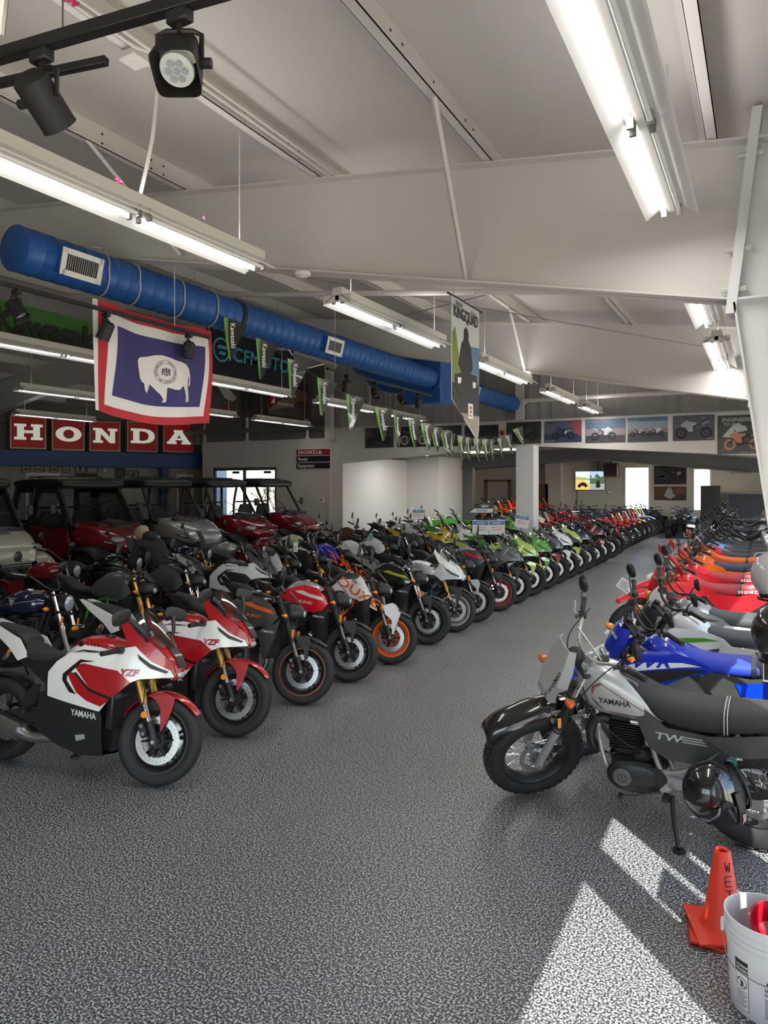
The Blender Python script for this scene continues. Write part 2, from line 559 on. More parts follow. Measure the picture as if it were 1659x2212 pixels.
# purlins: Z sections running into the building
for k in range(13):
    X = -0.35 - 1.55 * k
    z = top_z(X) + 0.002
    sl = -0.125 if X > -10.5 else 0.125
    g = G().box(X - 0.004, X + 0.004, -3.2, 18.1, z, z + 0.215)
    g.box(X, X + 0.07, -3.2, 18.1, z, z + 0.006).box(X - 0.07, X, -3.2, 18.1, z + 0.2, z + 0.206)
    g.box(X + 0.064, X + 0.07, -3.2, 18.1, z, z + 0.022)
    o = struct('purlin', g, PAINT)
    if k < 6:
        hg = G()
        for q in (1.2, 1.9, 2.6, 2.75, 3.6, 3.75, 4.2, 4.75, 4.9, 6.0, 7.2, 8.6, 9.9, 10.8):
            for dz in (0.07, 0.15): hg.cyl(0.011, 0, 0.0015, 'X', 8, (X + 0.004, q, z + dz))
        link('bolt_holes', hg, BLKM, o, kind='stuff')
# ridge strut and small pipes between the frames
link('sprinkler_pipe', G().tube([(0.6, 7.5, 3.84), (-10.5, 7.5, 5.15)], 0.035, 10), PAINT, None, label='thin painted pipe running across under the roof beyond the first beam', category='pipe')
link('conduit_pipe', G().tube([(-0.3, 0.98, 3.93), (-4.5, 1.5, 4.05)], 0.035, 10), PAINT, None, label='grey painted pipe crossing at the top left above the black track', category='pipe')
link('overhead_pipe', G().tube([(-1.6, 17.55, 4.2), (-3.4, 17.5, 4.2), (-5.44, 17.5, 4.2)], 0.055, 10, 4), PAINT, None, label='thick painted pipe in front of the grey wall above the posters', category='pipe')
for i, (X, Y, zt, X2, Y2, z2) in enumerate(((-1.83, 4.05, 4.52, -2.05, 5.14, 3.68), (-4.95, 4.0, 4.95, -5.0, 5.12, 4.32), (-8.1, 10.2, 5.3, -8.1, 11.3, 4.6), (-3.4, 10.3, 4.72, -3.5, 11.36, 3.98))):
    g = G().tube([(X, Y, zt), (X2, Y2, z2)], 0.02, 4)
    lab = ['perforated steel brace from the middle purlin down to the first beam', 'short steel brace seen behind the nearest left light fixture', 'steel brace above the green and black banners at the left', 'steel brace on the second beam behind the hanging fixtures'][i]
    link('beam_brace', g, PAINT, None, label=lab, category='brace')
# diagonal rod bracing beyond the first frame
for i, (a, b) in enumerate((((-0.35, 6.0, 4.0), (-6.5, 11.0, 4.9)), ((-6.3, 5.6, 4.75), (-0.4, 11.1, 3.95)))):
    link('brace_rod', G().tube([a, b], 0.007, 6), STEEL, None, label=['thin diagonal brace rod under the roof rising to the left', 'thin diagonal brace rod under the roof falling to the right'][i], category='rod')

# --- far poster wall (bulkhead) at Y = 17.7
BY = 17.7
g = G().extr([(0.75, 2.66), (-5.4, 3.07), (-10.9, 2.70), (-10.9, 0.0), (-11.3, 0.0), (-11.3, 3.74), (0.75, 3.72)], BY, BY + 0.15)
struct('wall_back', g, DRYW)
struct('trim_1', G().box(-11.3, -10.9, BY + 0.15, 22, 0, 2.9), DRYW)
g = G().box(-16.3, -11.4, BY, BY + 0.15, 2.62, 3.45).box(-16.3, -15.85, BY, BY + 0.15, 0, 2.62).box(-13.3, -11.4, BY, BY + 0.15, 0, 2.62).box(-11.42, -11.3, BY - 0.03, BY + 0.15, 0, 3.74)
g.box(-16.4, -16.3, BY + 0.15, 18.8, 0, 4.5).box(-24, -16.3, 18.8, 18.9, 0, 4.5).box(-24, -16.3, 18.15, 18.9, 4.4, 4.5)  # unseen closing walls and lid, added to stop daylight leaking onto the blue band
struct('wall_left_end', g, DRYW)
w = G()
for q in (-15.85, -14.63, -13.38): w.box(q, q + 0.08, BY + 0.02, BY + 0.1, 0, 2.62, 0.005)
w.box(-15.85, -13.3, BY + 0.02, BY + 0.1, 2.52, 2.62, 0.005).box(-15.85, -13.3, BY + 0.02, BY + 0.1, 0, 0.2, 0.005)
w = struct('window_20', w, FRAMEM)
link('pane', G().box(-15.8, -13.35, BY + 0.055, BY + 0.06, 0.2, 2.52), PANE, w)
link('door_closer', G().box(-15.0, -14.75, BY - 0.06, BY + 0.02, 2.42, 2.5, 0.01), BLK, w)
link('door_closer', G().box(-13.75, -13.5, BY - 0.06, BY + 0.02, 2.42, 2.5, 0.01), BLK, w)
# corrugated metal wall above
g = G()
zz = lambda X: top_z(X) + 0.2
g.extr([(0.75, 3.7), (0.75, zz(0.75)), (-10.5, zz(-10.5)), (-11.3, zz(-11.3)), (-11.3, 3.7)], BY + 0.2, BY + 0.25)
X = 0.6
while X > -11.2: g.box(X, X + 0.04, BY + 0.17, BY + 0.2, 3.72, zz(X) - 0.02); X -= 0.3
o = struct('wall_upper', g, GRWALL)
g = G().extr([(-11.3, 3.4), (-11.3, zz(-11.3)), (-24, zz(-24)), (-24, 3.4)], BY + 0.2, BY + 0.25)
X = -11.5
while X > -23: g.box(X, X + 0.04, BY + 0.17, BY + 0.2, 3.45, zz(X) - 0.02); X -= 0.3
g.box(-24, -11.3, BY + 0.0, BY + 0.14, 3.72, 3.86)
struct('wall_upper', g, DKWALL)
struct('column', G().box(-5.65, -5.45, BY - 0.12, BY, 3.73, 4.98).box(-11.4, -11.2, BY - 0.2, BY, 3.4, 5.6), PAINT)
for X, zt in ((-12.2, 4.2), (-14.5, 4.2)):
    link('vent_pipe', G().cyl(0.05, 3.46, zt, 'Z', 12, (X, BY + 0.075, 0)).cyl(0.09, 3.45, 3.5, 'Z', 12, (X, BY + 0.075, 0)), PAINT, None, label='upright pipe standing on the white wall top' if X > -13 else 'upright pipe on the white wall top behind the flag', category='pipe')
# white square column
g = G().box(-5.5, -5.05, 17.15, 17.6, 0, 3.06, 0.006)
struct('column', g, PAINTW)
# left side wall (dark) and the far-left angled sign wall
struct('wall_left', G().box(-24.2, -24, -3.2, 18.2, 0, 6), DKWALL)
ax, ay, bx, by = -20.4, 10.3, -17.2, 18.0
L = sqrt((bx - ax) ** 2 + (by - ay) ** 2); AR = math.atan2(by - ay, bx - ax)
def onwall(u, v, off=0.0):   # along the angled wall
    return (ax + cos(AR) * u + sin(AR) * off, ay + sin(AR) * u - cos(AR) * off, v)
def angled(g, name, m, **kw): return struct(name, g.rot('Z', math.degrees(AR)).mv(ax, ay, 0), m, **kw)
angled(G().box(-6, L + 0.8, 0, 0.15, 0, 2.62), 'wall_service', PANW)
g = G()
u = -5.8
while u < L: g.box(u, u + 0.012, -0.004, 0.0, 0, 2.6); u += 0.3
angled(g, 'trim_2', mat('groove', (0.2, 0.2, 0.2), 0.7))
angled(G().box(-6, L + 0.6, -0.35, 0.15, 2.62, 3.08, 0.01), 'trim_3', BLUE)
for u in (1.3, L - 0.95): angled(G().box(u - 0.11, u + 0.11, -0.35, -0.12, 0, 2.62, 0.005), 'column', BLUE)
angled(G().box(-6, L + 0.6, 0.3, 0.45, 3.08, 5.2), 'wall_upper', DKWALL)
# horizontal girt lines on the dark wall
g = G()
for z in (3.9, 4.5): g.box(-6, L, 0.2, 0.3, z, z + 0.1)
angled(g, 'trim_4', mat('girt', (0.2, 0.19, 0.18), 0.6))

# --- annex beyond the bulkhead
g = G().extr([(0.75, 2.78), (0.75, 2.9), (-5.1, 3.45), (-13, 2.9), (-13, 2.8), (-5.1, 3.32)], BY + 0.15, 35)
struct('ceiling', g, CEILD)
struct('wall_annex', G().box(-13, -9.7, 21.9, 22.05, 0, 3.1), DRYW)
struct('wall_annex', G().box(-9.85, -9.7, 22.05, 24.0, 0, 3.2), DRYW)
BW = 34.0
wins = [(-5.75, -4.65, 0.9, 2.88), (-2.85, -2.12, 0.9, 2.78)]
g = G().box(-13, -5.75, BW, BW + 0.15, 0, 3.6).box(-4.65, -2.85, BW, BW + 0.15, 0, 3.6).box(-2.12, 0.75, BW, BW + 0.15, 0, 3.6)
for a, b, c, d in wins: g.box(a, b, BW, BW + 0.15, 0, c).box(a, b, BW, BW + 0.15, d, 3.6)
struct('wall_far', g, DRYT)
struct('wall_annex', G().box(-13.1, -13, 22.05, 34.15, 0, 3.4), DRYT)
for i, (a, b, c, d) in enumerate(wins):
    f = G()
    for q in ((a, a + 0.05), (b - 0.05, b)): f.box(*q, BW - 0.02, BW + 0.1, c, d, 0.004)
    f.box(a, b, BW - 0.02, BW + 0.1, c, c + 0.05, 0.004).box(a, b, BW - 0.02, BW + 0.1, d - 0.05, d, 0.004)
    w = struct('window_%d' % (i + 21), f, WHTF)
    link('pane', G().box(a + 0.05, b - 0.05, BW + 0.04, BW + 0.046, c + 0.05, d - 0.05), PANE, w)
# jog in the far wall, pilaster between tv wall and window
struct('trim_5', G().box(-9.3, -8.55, BW - 0.5, BW, 0, 3.4), DRYT)
# gabled dark beam in the annex
g = G().extr([(-0.1, 2.42), (-0.1, 2.84), (-5.06, 3.3), (-9.8, 2.98), (-9.8, 2.68), (-5.06, 2.92)], 24, 24.2)
g.extr([(-0.4, 2.46), (-0.4, 2.42), (-5.06, 2.90), (-9.8, 2.66), (-9.8, 2.70), (-5.06, 2.94)], 23.9, 24.3)
struct('roof_beam', g, DKBEAM)
struct('column', G().extr([(-9.85, 0), (-9.35, 0), (-9.3, 2.72), (-9.85, 2.72)], 24.0, 24.2), DKBEAM)
struct('column', G().extr([(0.2, 0), (0.5, 0), (0.5, 2.8), (-0.12, 2.8)], 24.0, 24.2), DRYT)
# doors and cabinets at the far left of the annex
dx = [(-12.3, -11.35, 'door_1'), ]
g = G().box(-12.35, -11.3, BW - 0.06, BW, 0, 2.2)
d = struct('door_1', g, mat('door_white', (0.5, 0.49, 0.46), 0.5))
for q in range(2):
    for r_ in range(3): link('door_panel', G().box(-12.2 + q * 0.45, -11.85 + q * 0.45, BW - 0.08, BW - 0.06, 0.2 + r_ * 0.65, 0.75 + r_ * 0.65, 0.01), _M['door_white'], d)
link('door_handle', G().cyl(0.03, -0.06, 0, 'Y', 10, (-12.25, BW - 0.06, 1.0)), STEEL, d)
struct('trim_6', G().box(-12.5, -12.35, BW - 0.08, BW, 0, 2.3).box(-11.3, -11.15, BW - 0.08, BW, 0, 2.3).box(-12.5, -11.15, BW - 0.08, BW, 2.2, 2.3), mat('oak_trim', (0.26, 0.14, 0.07), 0.5))
OAK = mat('oak_cabinet', (0.13, 0.075, 0.05), 0.45, bump=(30, 0.1))
t = thing('wall_cabinet', 'dark wooden cabinet by the far wall left of the white column', 'cabinet', (-9.9, BW - 0.5, 0))
link('body', G().box(-0.75, 0.75, 0, 0.45, 0, 2.1, 0.01), OAK, t)
for q in (0, 1): link('door', G().box(-0.72 + q * 0.73, -0.01 + q * 0.73, -0.025, 0, 0.08, 1.15, 0.006), OAK, t)
link('shelf', G().box(-0.7, 0.7, -0.03, 0.0, 1.2, 1.26), OAK, t)

# flat ceiling lamp panels in the annex
for i, (X, Y) in enumerate(((-9.6, 19.6), (-8.05, 20.8), (-7.0, 20.9), (-6.1, 19.6), (-3.2, 21.0), (-7.6, 27.5), (-2.4, 28.0))):
    zc = 3.32 - abs(X + 5.1) * (0.52 / 7.9 if X < -5.1 else 0.54 / 5.85)
    labs = ['leftmost flat lit ceiling panel beyond the poster wall', 'second lit ceiling panel from the left beyond the poster wall', 'third lit ceiling panel from the left beyond the poster wall', 'lit ceiling panel just left of the white column', 'lit ceiling panel right of the white column', 'lit ceiling panel deep in the back room at left', 'lit ceiling panel deep in the back room at right']
    t = thing('ceiling_light', labs[i], 'light', (X, Y, zc - 0.03), 0, 'flat lamps in the low ceiling')
    link('frame', G().box(-0.33, 0.33, -0.62, 0.62, -0.01, 0.025, 0.004), WHTF, t)
    link('diffuser', G().box(-0.3, 0.3, -0.58, 0.58, -0.02, -0.01), mat('diffuser', (0.8, 0.8, 0.8), 0.5, emit=(1, 0.98, 0.94), es=5), t)
    la = bpy.data.lights.new('panel_light', 'AREA'); la.shape = 'RECTANGLE'; la.size = 0.6; la.size_y = 1.15; la.energy = 22 if Y < 25 else 70
    lo = bpy.data.objects.new('panel_light', la); COL.objects.link(lo); lo.parent = t; lo.location = (0, 0, -0.03)

# ---- outside: ground, hills and a bare tree by the glass doors
struct('ground', G().box(-90, 90, -60, 140, -0.3, -0.13), speckle('outside_ground', [(0.30, 0.26, 0.20), (0.42, 0.37, 0.29)], 1.5, 0.9, 0.1))
g = G()
rows = []
for j in range(6):
    rows.append([(x, 90 + j * 9, -0.3 + (3.2 + 1.6 * sin(x * 0.11 + 1) + 1.2 * sin(x * 0.31)) * sin(min(j, 4) / 4 * pi / 2)) for x in range(-60, 60, 8)])
g.grid(rows, 2)
struct('hills', g, speckle('dry_hill', [(0.42, 0.34, 0.24), (0.55, 0.46, 0.34)], 0.5, 0.9, 0.1))
t = thing('bare_tree', 'bare winter tree outside the glass doors behind the side-by-sides', 'tree', (-15.4, 21.0, -0.13))
BARK = mat('bark', (0.17, 0.11, 0.08), 0.9)
g = G()
rnd = random.Random(4)
def branch(p, d, l, r, n, depth=0):
    q = tuple(a + b * l for a, b in zip(p, d))
    g.tube([p, tuple((a + b) / 2 + rnd.uniform(-.05, .05) for a, b in zip(p, q)), q], [r, r * 0.7], 5, 1, False)
    if n == 0: return
    for _ in range(3):
        dd = Vector(d) + Vector((rnd.uniform(-1, 1), rnd.uniform(-.6, .6), rnd.uniform(-0.25, .7))) * 0.8
        dd.normalize()
        branch(q, tuple(dd), l * rnd.uniform(0.55, 0.85), r * 0.6, n - 1)
for i in range(4): branch((rnd.uniform(-1.4, 1.4), 0, 0), (rnd.uniform(-.3, .3), 0, 1), 0.8, 0.035, 5)
link('branches', g, BARK, t, kind='stuff')

# window coverings seen as the shadow shapes: posters taped on the glass
link('taped_poster', G().box(0.80, 0.803, 2.365, 2.68, 0.2, 1.77), WHTF, None, label='plain white poster taped inside the narrow storefront pane', category='poster')
link('taped_poster', G().box(0.80, 0.803, 2.86, 3.07, 1.62, 2.37), WHTF, None, label='small white sheet taped high inside the slit pane', category='poster')
# ================================================================ CEILING THINGS
def fixture(X, Y0, Y1, z, label, lit=1.0, P=24, dual=False):
    t = thing('strip_light', label, 'light', (X, (Y0 + Y1) / 2, z), 0, 'hanging fluorescent strips')
    h = (Y1 - Y0) / 2
    g = G()
    g.extr([(-0.155, -0.03), (-0.05, 0.045), (0.05, 0.045), (0.155, -0.03), (0.152, -0.034), (0.045, 0.041), (-0.045, 0.041), (-0.152, -0.034)], -h, h)
    link('reflector', g, mat('reflector_white', (0.80, 0.80, 0.79), 0.35), t, smooth=False)
    link('housing', G().box(-0.055, 0.055, -h, h, 0.046, 0.12, 0.006).box(-0.15, 0.15, -h, -h + 0.004, -0.02, 0.05).box(-0.02, 0.02, -h, h, 0.0, 0.04), PAINT, t)
    on = mat('tube_lit', (0.9, 0.9, 0.9), 0.4, emit=(1.0, 0.98, 0.95), es=7.0)
    off = mat('tube_unlit', (0.85, 0.85, 0.84), 0.25)
    for s in (-0.045, 0.045):
        for a, b in ((-h + 0.02, -0.06), (0.06, h - 0.02)):
            link('fluorescent_tube', G().cyl(0.013, a, b, 'Y', 10, (s, 0, -0.012)), on if s < 0 or dual else off, t)
    g = G()
    for q in (-h + 0.01, -0.05, 0.03, h - 0.03):
        for s in (-0.045, 0.045): g.box(s - 0.016, s + 0.016, q, q + 0.02, -0.03, 0.045)
    link('tube_holders', g, STEEL, t, kind='stuff')
    for q in (-h + 0.25, h - 0.25):
        link('hanger', G().cyl(0.0045, 0.12, top_z(X) + 0.216 - z, 'Z', 6, (0, q, 0)), PAINT, t)
    la = bpy.data.lights.new('strip_glow', 'AREA'); la.shape = 'RECTANGLE'; la.size = 0.2; la.size_y = 2 * h; la.energy = P * lit
    la.color = (1.0, 0.97, 0.93)
    lo = bpy.data.objects.new('strip_glow', la); COL.objects.link(lo); lo.parent = t; lo.location = (0, 0, -0.035)
    lb = la.copy(); lb.energy = la.energy * 0.32   # extra upward light added to brighten the ceiling; the housing itself is closed
    lo = bpy.data.objects.new('strip_glow', lb); COL.objects.link(lo); lo.parent = t; lo.location = (0, 0, 0.13); lo.rotation_euler = (pi, 0, 0)
    return t
ordn = ['nearest', 'second', 'third', 'fourth', 'fifth', 'sixth', 'seventh']
for i, (a, b) in enumerate(((2.3, 4.77), (5.93, 8.37), (9.25, 11.95), (13.2, 15.6))):
    fixture(-0.52, a, b, 3.8, 'twin strip light hanging over the right-hand row, %s from the camera' % ordn[i], dual=False)
for i, (a, b) in enumerate(((2.0, 4.45), (5.58, 8.02), (9.25, 11.65), (12.75, 15.0), (15.7, 17.4))):
    fixture(-3.5, a, b, 3.8, 'strip light hanging over the aisle edge, %s from the camera' % ordn[i])
for i, (a, b) in enumerate(((1.4, 3.8), (5.0, 7.45), (8.7, 11.2), (12.2, 14.6), (15.1, 17.3))):
    fixture(-8.1, a, b, 3.8, 'strip light in the dim row behind the flag, %s from the camera' % ordn[i], 0.15)
for i, (a, b) in enumerate(((4.2, 6.7), (8.1, 10.6), (11.6, 14.0), (14.8, 17.3))):
    fixture(-11.8, a, b, 3.8, 'strip light in the far dim row over the side-by-sides, %s from the camera' % ordn[i], 0.10)
fixture(-16.0, 10.9, 13.2, 3.8, 'strip light right above the red letter signs', 0.16)
# flexible conduits and boxes feeding the near fixtures
g = G().tube([(-3.42, 3.3, 4.62), (-3.44, 3.28, 4.3), (-3.52, 3.25, 3.93)], 0.012, 8, 4)
link('flex_conduit', g, PAINT, None, label='ribbed white cable dropping from a junction box to the left strip light', category='cable')
g = G().tube([(-0.5, 3.1, 4.3), (-0.53, 3.2, 4.1), (-0.5, 3.3, 3.93)], 0.012, 8, 4)
link('flex_conduit', g, PAINT, None, label='ribbed cable dropping to the right twin strip light', category='cable')
for X, lab in ((-3.4, 'square junction box on the purlin above the left strip light'), (-0.42, 'white junction box above the right twin strip light')):
    t = thing('junction_box', lab, 'box', (X, 3.1, top_z(X) - 0.06))
    link('box', G().box(-0.07, 0.07, -0.07, 0.07, 0, 0.05, 0.006), PAINT, t)
    link('knockout', G().cyl(0.018, -0.004, 0, 'Z', 12), PAINT, t)
g = G().tube([(-3.30, -2, top_z(-3.3) - 0.03), (-3.30, 3.0, top_z(-3.3) - 0.03), (-3.22, 3.3, top_z(-3.3) - 0.0), (-3.22, 5.1, top_z(-3.3))], 0.011, 8)
g2 = G().tube([(-3.24, -2, top_z(-3.3) - 0.03), (-3.24, 5.1, top_z(-3.3) - 0.03)], 0.011, 8)
link('conduit_run', g, PAINT, None, label='painted conduit clipped along the purlin, the one dipping at the box', category='pipe')
link('conduit_run', g2, PAINT, None, label='straight painted conduit clipped along the same purlin', category='pipe')
g = G().tube([(-1.98, 1.30, 3.42), (-1.93, 1.28, 3.5), (-1.80, 1.24, 3.7), (-1.75, 1.2, 4.0)], 0.014, 8, 5)
link('armoured_cable', g, STEEL, None, label='silver armoured cable curling up from the black track at top left', category='cable')
PINK = mat('pink_ribbon', (0.62, 0.05, 0.17), 0.6)
rnd = random.Random(3)
for i, (x, y, z, lab) in enumerate(((-3.2, 2.2, 4.66, 'shred of pink ribbon stuck on the purlin at the upper left'), (-3.22, 2.5, 4.62, 'pink ribbon scrap on the conduit near the track lamp'), (-3.46, 3.0, 3.93, 'pink ribbon scrap on top of the left strip light'), (-3.44, 3.75, 3.93, 'tiny pink scrap near the end of the left strip light'))):
    g = G()
    for q in range(4 if i < 3 else 1):
        a = rnd.uniform(0, 6)
        g.grid([[(0.02 * k * cos(a), 0.02 * k * sin(a) + 0.01 * q, 0.012 * sin(k * 2 + q)) for k in range(3)], [(0.02 * k * cos(a) + 0.012, 0.02 * k * sin(a) + 0.01 * q, 0.012 * sin(k * 2 + q) + 0.014) for k in range(3)]], 2)
    tag(link('ribbon_scrap', g.mv(x, y, z), PINK), lab, 'ribbon')
# smoke detector
for X, Y, lab in ((-3.55, 5.1, 'round white smoke detector under the first beam'), (-3.6, 11.4, 'round white detector under the second beam')):
    z = 3.285 + (-X - 0.18) * 0.1985
    t = thing('smoke_detector', lab, 'detector', (X, Y, z - 0.012))
    link('body', G().cyl(0.07, -0.035, 0, 'Z', 20, b=0.008), WHTF, t)
    link('grille', G().cyl(0.035, -0.045, -0.035, 'Z', 16, b=0.004), WHTF, t)

# track lighting
def track(a, b, name_lab, r=0.018, box=True):
    g = G()
    v = Vector(b) - Vector(a)
    L_ = v.length
    g.box(0, L_, -r, r, -r, r, 0.003).box(0, L_, -r * 0.5, r * 0.5, -r - 0.002, -r)
    o = link('light_track', g, BLK)
    o.location = a
    o.rotation_euler = v.to_track_quat('X', 'Z').to_euler()
    return tag(o, name_lab, 'track')
def spot(loc, aim, lab, s=1.0, square=False, facing=True):
    """track head: stem, yoke, shade, bulb; aim = direction of the mouth"""
    t = thing('track_lamp', lab, 'spotlight', loc, 0, 'black track lamps')
    link('adapter', G().box(-0.035 * s, 0.035 * s, -0.018 * s, 0.018 * s, -0.035 * s, 0.0, 0.004), BLK, t)
    link('stem', G().cyl(0.008 * s, -0.06 * s, -0.03 * s, 'Z', 10), BLK, t)
    R = Vector(aim).to_track_quat('-Z', 'Y').to_matrix().to_4x4()
    yaw = math.atan2(aim[1], aim[0])
    yk = G().tube([(0, 0.058 * s, -0.14 * s), (0, 0.058 * s, -0.065 * s), (0, 0.035 * s, -0.055 * s), (0, -0.035 * s, -0.055 * s), (0, -0.058 * s, -0.065 * s), (0, -0.058 * s, -0.14 * s)], 0.007 * s, 6)
    yk.cyl(0.014 * s, 0.055 * s, 0.085 * s, 'Y', 8, (0, 0, -0.14 * s))
    yk.rot('Z', math.degrees(yaw))
    link('yoke', yk, BLK, t)
    if square:
        w = 0.052 * s
        sh = G().loft([(0, w * 0.72, -w * 0.72, w * 0.72, 3), (0.02 * s, w * 0.95, -w * 0.95, w * 0.95, 5), (0.13 * s, w * 1.15, -w * 1.15, w * 1.15, 6)], 28, 3, False).add([], [])
        sh.rot('Y', 90)
        sh.mv(0, 0, 0.065 * s)
    else:
        w = 0.052 * s
        sh = G().lathe([(0.001, 0.07 * s), (w * 0.6, 0.068 * s), (w, 0.05 * s), (w, -0.08 * s), (w * 1.04, -0.085 * s), (w * 0.93, -0.082 * s), (w * 0.9, -0.04 * s)], 24, 'Z')
    c = Matrix.Translation((0, 0, -0.135 * s))
    link('shade', sh.xf(c @ R), BLKM, t)
    bz = -0.045 * s
    link('bulb', G().lathe([(0.001, bz - 0.004), (w * 0.84, bz), (w * 0.88, bz + 0.01), (w * 0.5, bz + 0.05)], 24, 'Z').xf(c @ R), mat('led_bulb', (0.6, 0.62, 0.62), 0.25), t)
    g = G()
    for k in range(7):
        a = k / 6 * 2 * pi
        g.cyl(w * 0.17, bz - 0.008, bz - 0.003, 'Z', 10, (w * 0.42 * cos(a) if k < 6 else 0, w * 0.42 * sin(a) if k < 6 else 0, 0))
    link('led_lenses', g.xf(c @ R), LENS, t, kind='stuff')
    return t
track((-2.35, 1.345, 3.43), (-1.15, 1.50, 3.43), 'black lighting track crossing the top left corner', 0.019)
track((-3.4, 1.92, 3.9), (-2.47, 2.1, 3.9), 'short black lighting track end behind the near track', 0.017)
spot((-1.43, 1.463, 3.41), (0.42, -0.80, -1.35), 'near black square-mouthed track lamp aimed at the camera', 1.05, True)
spot((-1.93, 1.40, 3.41), (-0.13, 1.18, -0.95), 'near black round track lamp pointing down and away at top left', 1.05)
link('track_rod', G().cyl(0.003, 3.44, 4.6, 'Z', 6, (-1.86, 1.42, 0)), STEEL, None, label='thin rod holding the near black track', category='rod')
track((-5.3, 2.5, 3.68), (-5.3, 5.86, 3.68), 'long black track running above the flag', 0.017)
track((-5.3, 8.2, 3.68), (-5.3, 11.6, 3.68), 'black track with four lamps under the blue duct', 0.017)
for i, (Y, aim, lab) in enumerate(((3.62, (0.75, 0.25, -1.0), 'black track lamp left of the flag with its face showing'), (4.5, (-0.55, -0.2, -1.3), 'black track lamp hanging in front of the upper left of the flag'), (5.55, (-0.2, -0.1, -1.4), 'black track lamp hanging in front of the upper right of the flag'), (8.72, (-0.4, 0.2, -1.3), 'first of the four track lamps under the blue duct'), (9.55, (0.45, -0.35, -1.2), 'second of the four track lamps under the blue duct'), (10.45, (0.7, -0.2, -1.0), 'third of the four track lamps under the blue duct'), (11.1, (-0.1, 0.1, -1.4), 'last of the four track lamps under the blue duct'))):
    spot((-5.3, Y, 3.66), aim, lab, 1.15)
for i, (X, Y, z, lab) in enumerate(((-5.3, 5.35, 3.7, 'thin rod from the roof to the track above the flag'), (-5.3, 8.4, 3.7, 'thin rod from the roof to the four-lamp track'))):
    link('track_rod', G().cyl(0.004, z, top_z(X) + 0.217, 'Z', 6, (X, Y, 0)), PAINT, None, label=lab, category='rod')

# blue spiral duct ------------------------------------------------------
DB = mat('duct_blue', (0.018, 0.10, 0.36), 0.42, 0.1)
DX, DZ, DR = -5.73, 4.14, 0.2
t = thing('air_duct', 'long blue spiral air duct hanging from the ceiling', 'duct', (DX, 3.89, DZ))
prof = []
y = 0.0
prof = [(0.001, 0.0), (DR - 0.004, 0.0), (DR + 0.004, 0.006), (DR, 0.02)]
while y < 14.6:
    y += 0.155
    rr = DR + (0.006 if 5.15 < y < 5.5 else 0)
    prof += [(rr, y), (rr + 0.004, y + 0.006), (rr + 0.004, y + 0.011), (rr, y + 0.017)]
prof += [(DR, y + 0.05), (0.001, y + 0.05)]
link('duct_tube', G().lathe(prof, 36, 'Y'), DB, t, 60)
def register(Y, w, h, a, lab=None):
    """side outlet: blue saddle box with a white framed grille facing the aisle and down"""
    R = Matrix.Translation((0, Y - 3.95, 0)) @ Matrix.Rotation(radians(a), 4, 'Y')
    sb = link('outlet_box', G().extr([(-0.02, -h / 2 - 0.02), (-0.02, h / 2 + 0.02), (DR + 0.05, h / 2), (DR + 0.05, -h / 2)], -w / 2 - 0.02, w / 2 + 0.02).xf(R), DB, t)
    x0 = DR + 0.05
    fr = G()
    for q in ((-w / 2 - 0.02, -w / 2 + 0.03), (w / 2 - 0.03, w / 2 + 0.02)): fr.box(x0, x0 + 0.012, *q, -h / 2 - 0.02, h / 2 + 0.02, 0.003)
    for q in ((-h / 2 - 0.02, -h / 2 + 0.03), (h / 2 - 0.03, h / 2 + 0.02)): fr.box(x0, x0 + 0.012, -w / 2, w / 2, *q, 0.003)
    link('grille_frame', fr.xf(R), WHTF, sb)
    link('grille_back', G().box(x0, x0 + 0.002, -w / 2, w / 2, -h / 2, h / 2).xf(R), BLKM, sb)
    g = G(); n = max(int(w / 0.022), 4)
    for k in range(n): g.box(x0 + 0.003, x0 + 0.009, -w / 2 + (k + 0.5) * w / n - 0.0025, -w / 2 + (k + 0.5) * w / n + 0.0025, -h / 2 + 0.02, h / 2 - 0.02)
    link('grille_blades', g.xf(R), ALU, sb, kind='stuff')
for Y in (4.45, 8.75, 14.4, 17.9): register(Y, 0.40, 0.20, 14)
CORD = mat('white_cord', (0.55, 0.54, 0.5), 0.8)
for i, (Y, tl) in enumerate(((4.72, 1), (5.1, 0), (5.72, 0), (6.25, 0))):
    g = G().tube([(DX + (DR + 0.012) * cos(a), Y + 0.10 * sin(a * 0.5), DZ + (DR + 0.012) * sin(a)) for a in [q / 16 * 2 * pi for q in range(17)]], 0.007, 6)
    if tl: g.tube([(DX, Y, DZ + 0.21), (DX, Y - 0.05, DZ + 0.24), (DX + 0.05, Y + 0.05, DZ + 0.25)], 0.005, 5)
    tag(link('hanging_cord', g, CORD), ['white cord tied round the blue duct at the left corner of the flag', 'second white cord looped round the duct above the flag', 'third white cord looped round the duct above the flag', 'fourth white cord looped round the duct right of the flag'][i], 'cord')
tag(link('black_strap', G().lathe([(DR + 0.005, -0.03), (DR + 0.012, -0.03), (DR + 0.012, 0.03), (DR + 0.005, 0.03)], 28, 'Y', True).mv(DX, 6.75, DZ), BLKM), 'black band round the blue duct where the pennant string starts', 'strap')
# plenum where the big duct drops in
PL = Matrix.Translation((-5.9 - DX, 12.75 - 3.95, 4.2 - DZ))
link('plenum_box', G().box(-0.45, 0.42, -0.22, 0.32, -0.55, 0.62, 0.02).xf(PL), DB, t)
link('big_duct', G().tube([(-0.3, 0.1, 0.1), (-0.85, 0.1, 0.16), (-1.3, 0.12, 0.45), (-1.5, 0.15, 1.05)], 0.42, 28, 5).xf(PL), DB, t)
link('collar', G().lathe([(DR + 0.01, -0.02), (DR + 0.05, -0.02), (DR + 0.05, 0.03), (DR + 0.01, 0.03)], 28, 'Y', True).mv(0.17, -0.23, -0.1).xf(PL), DB, t)

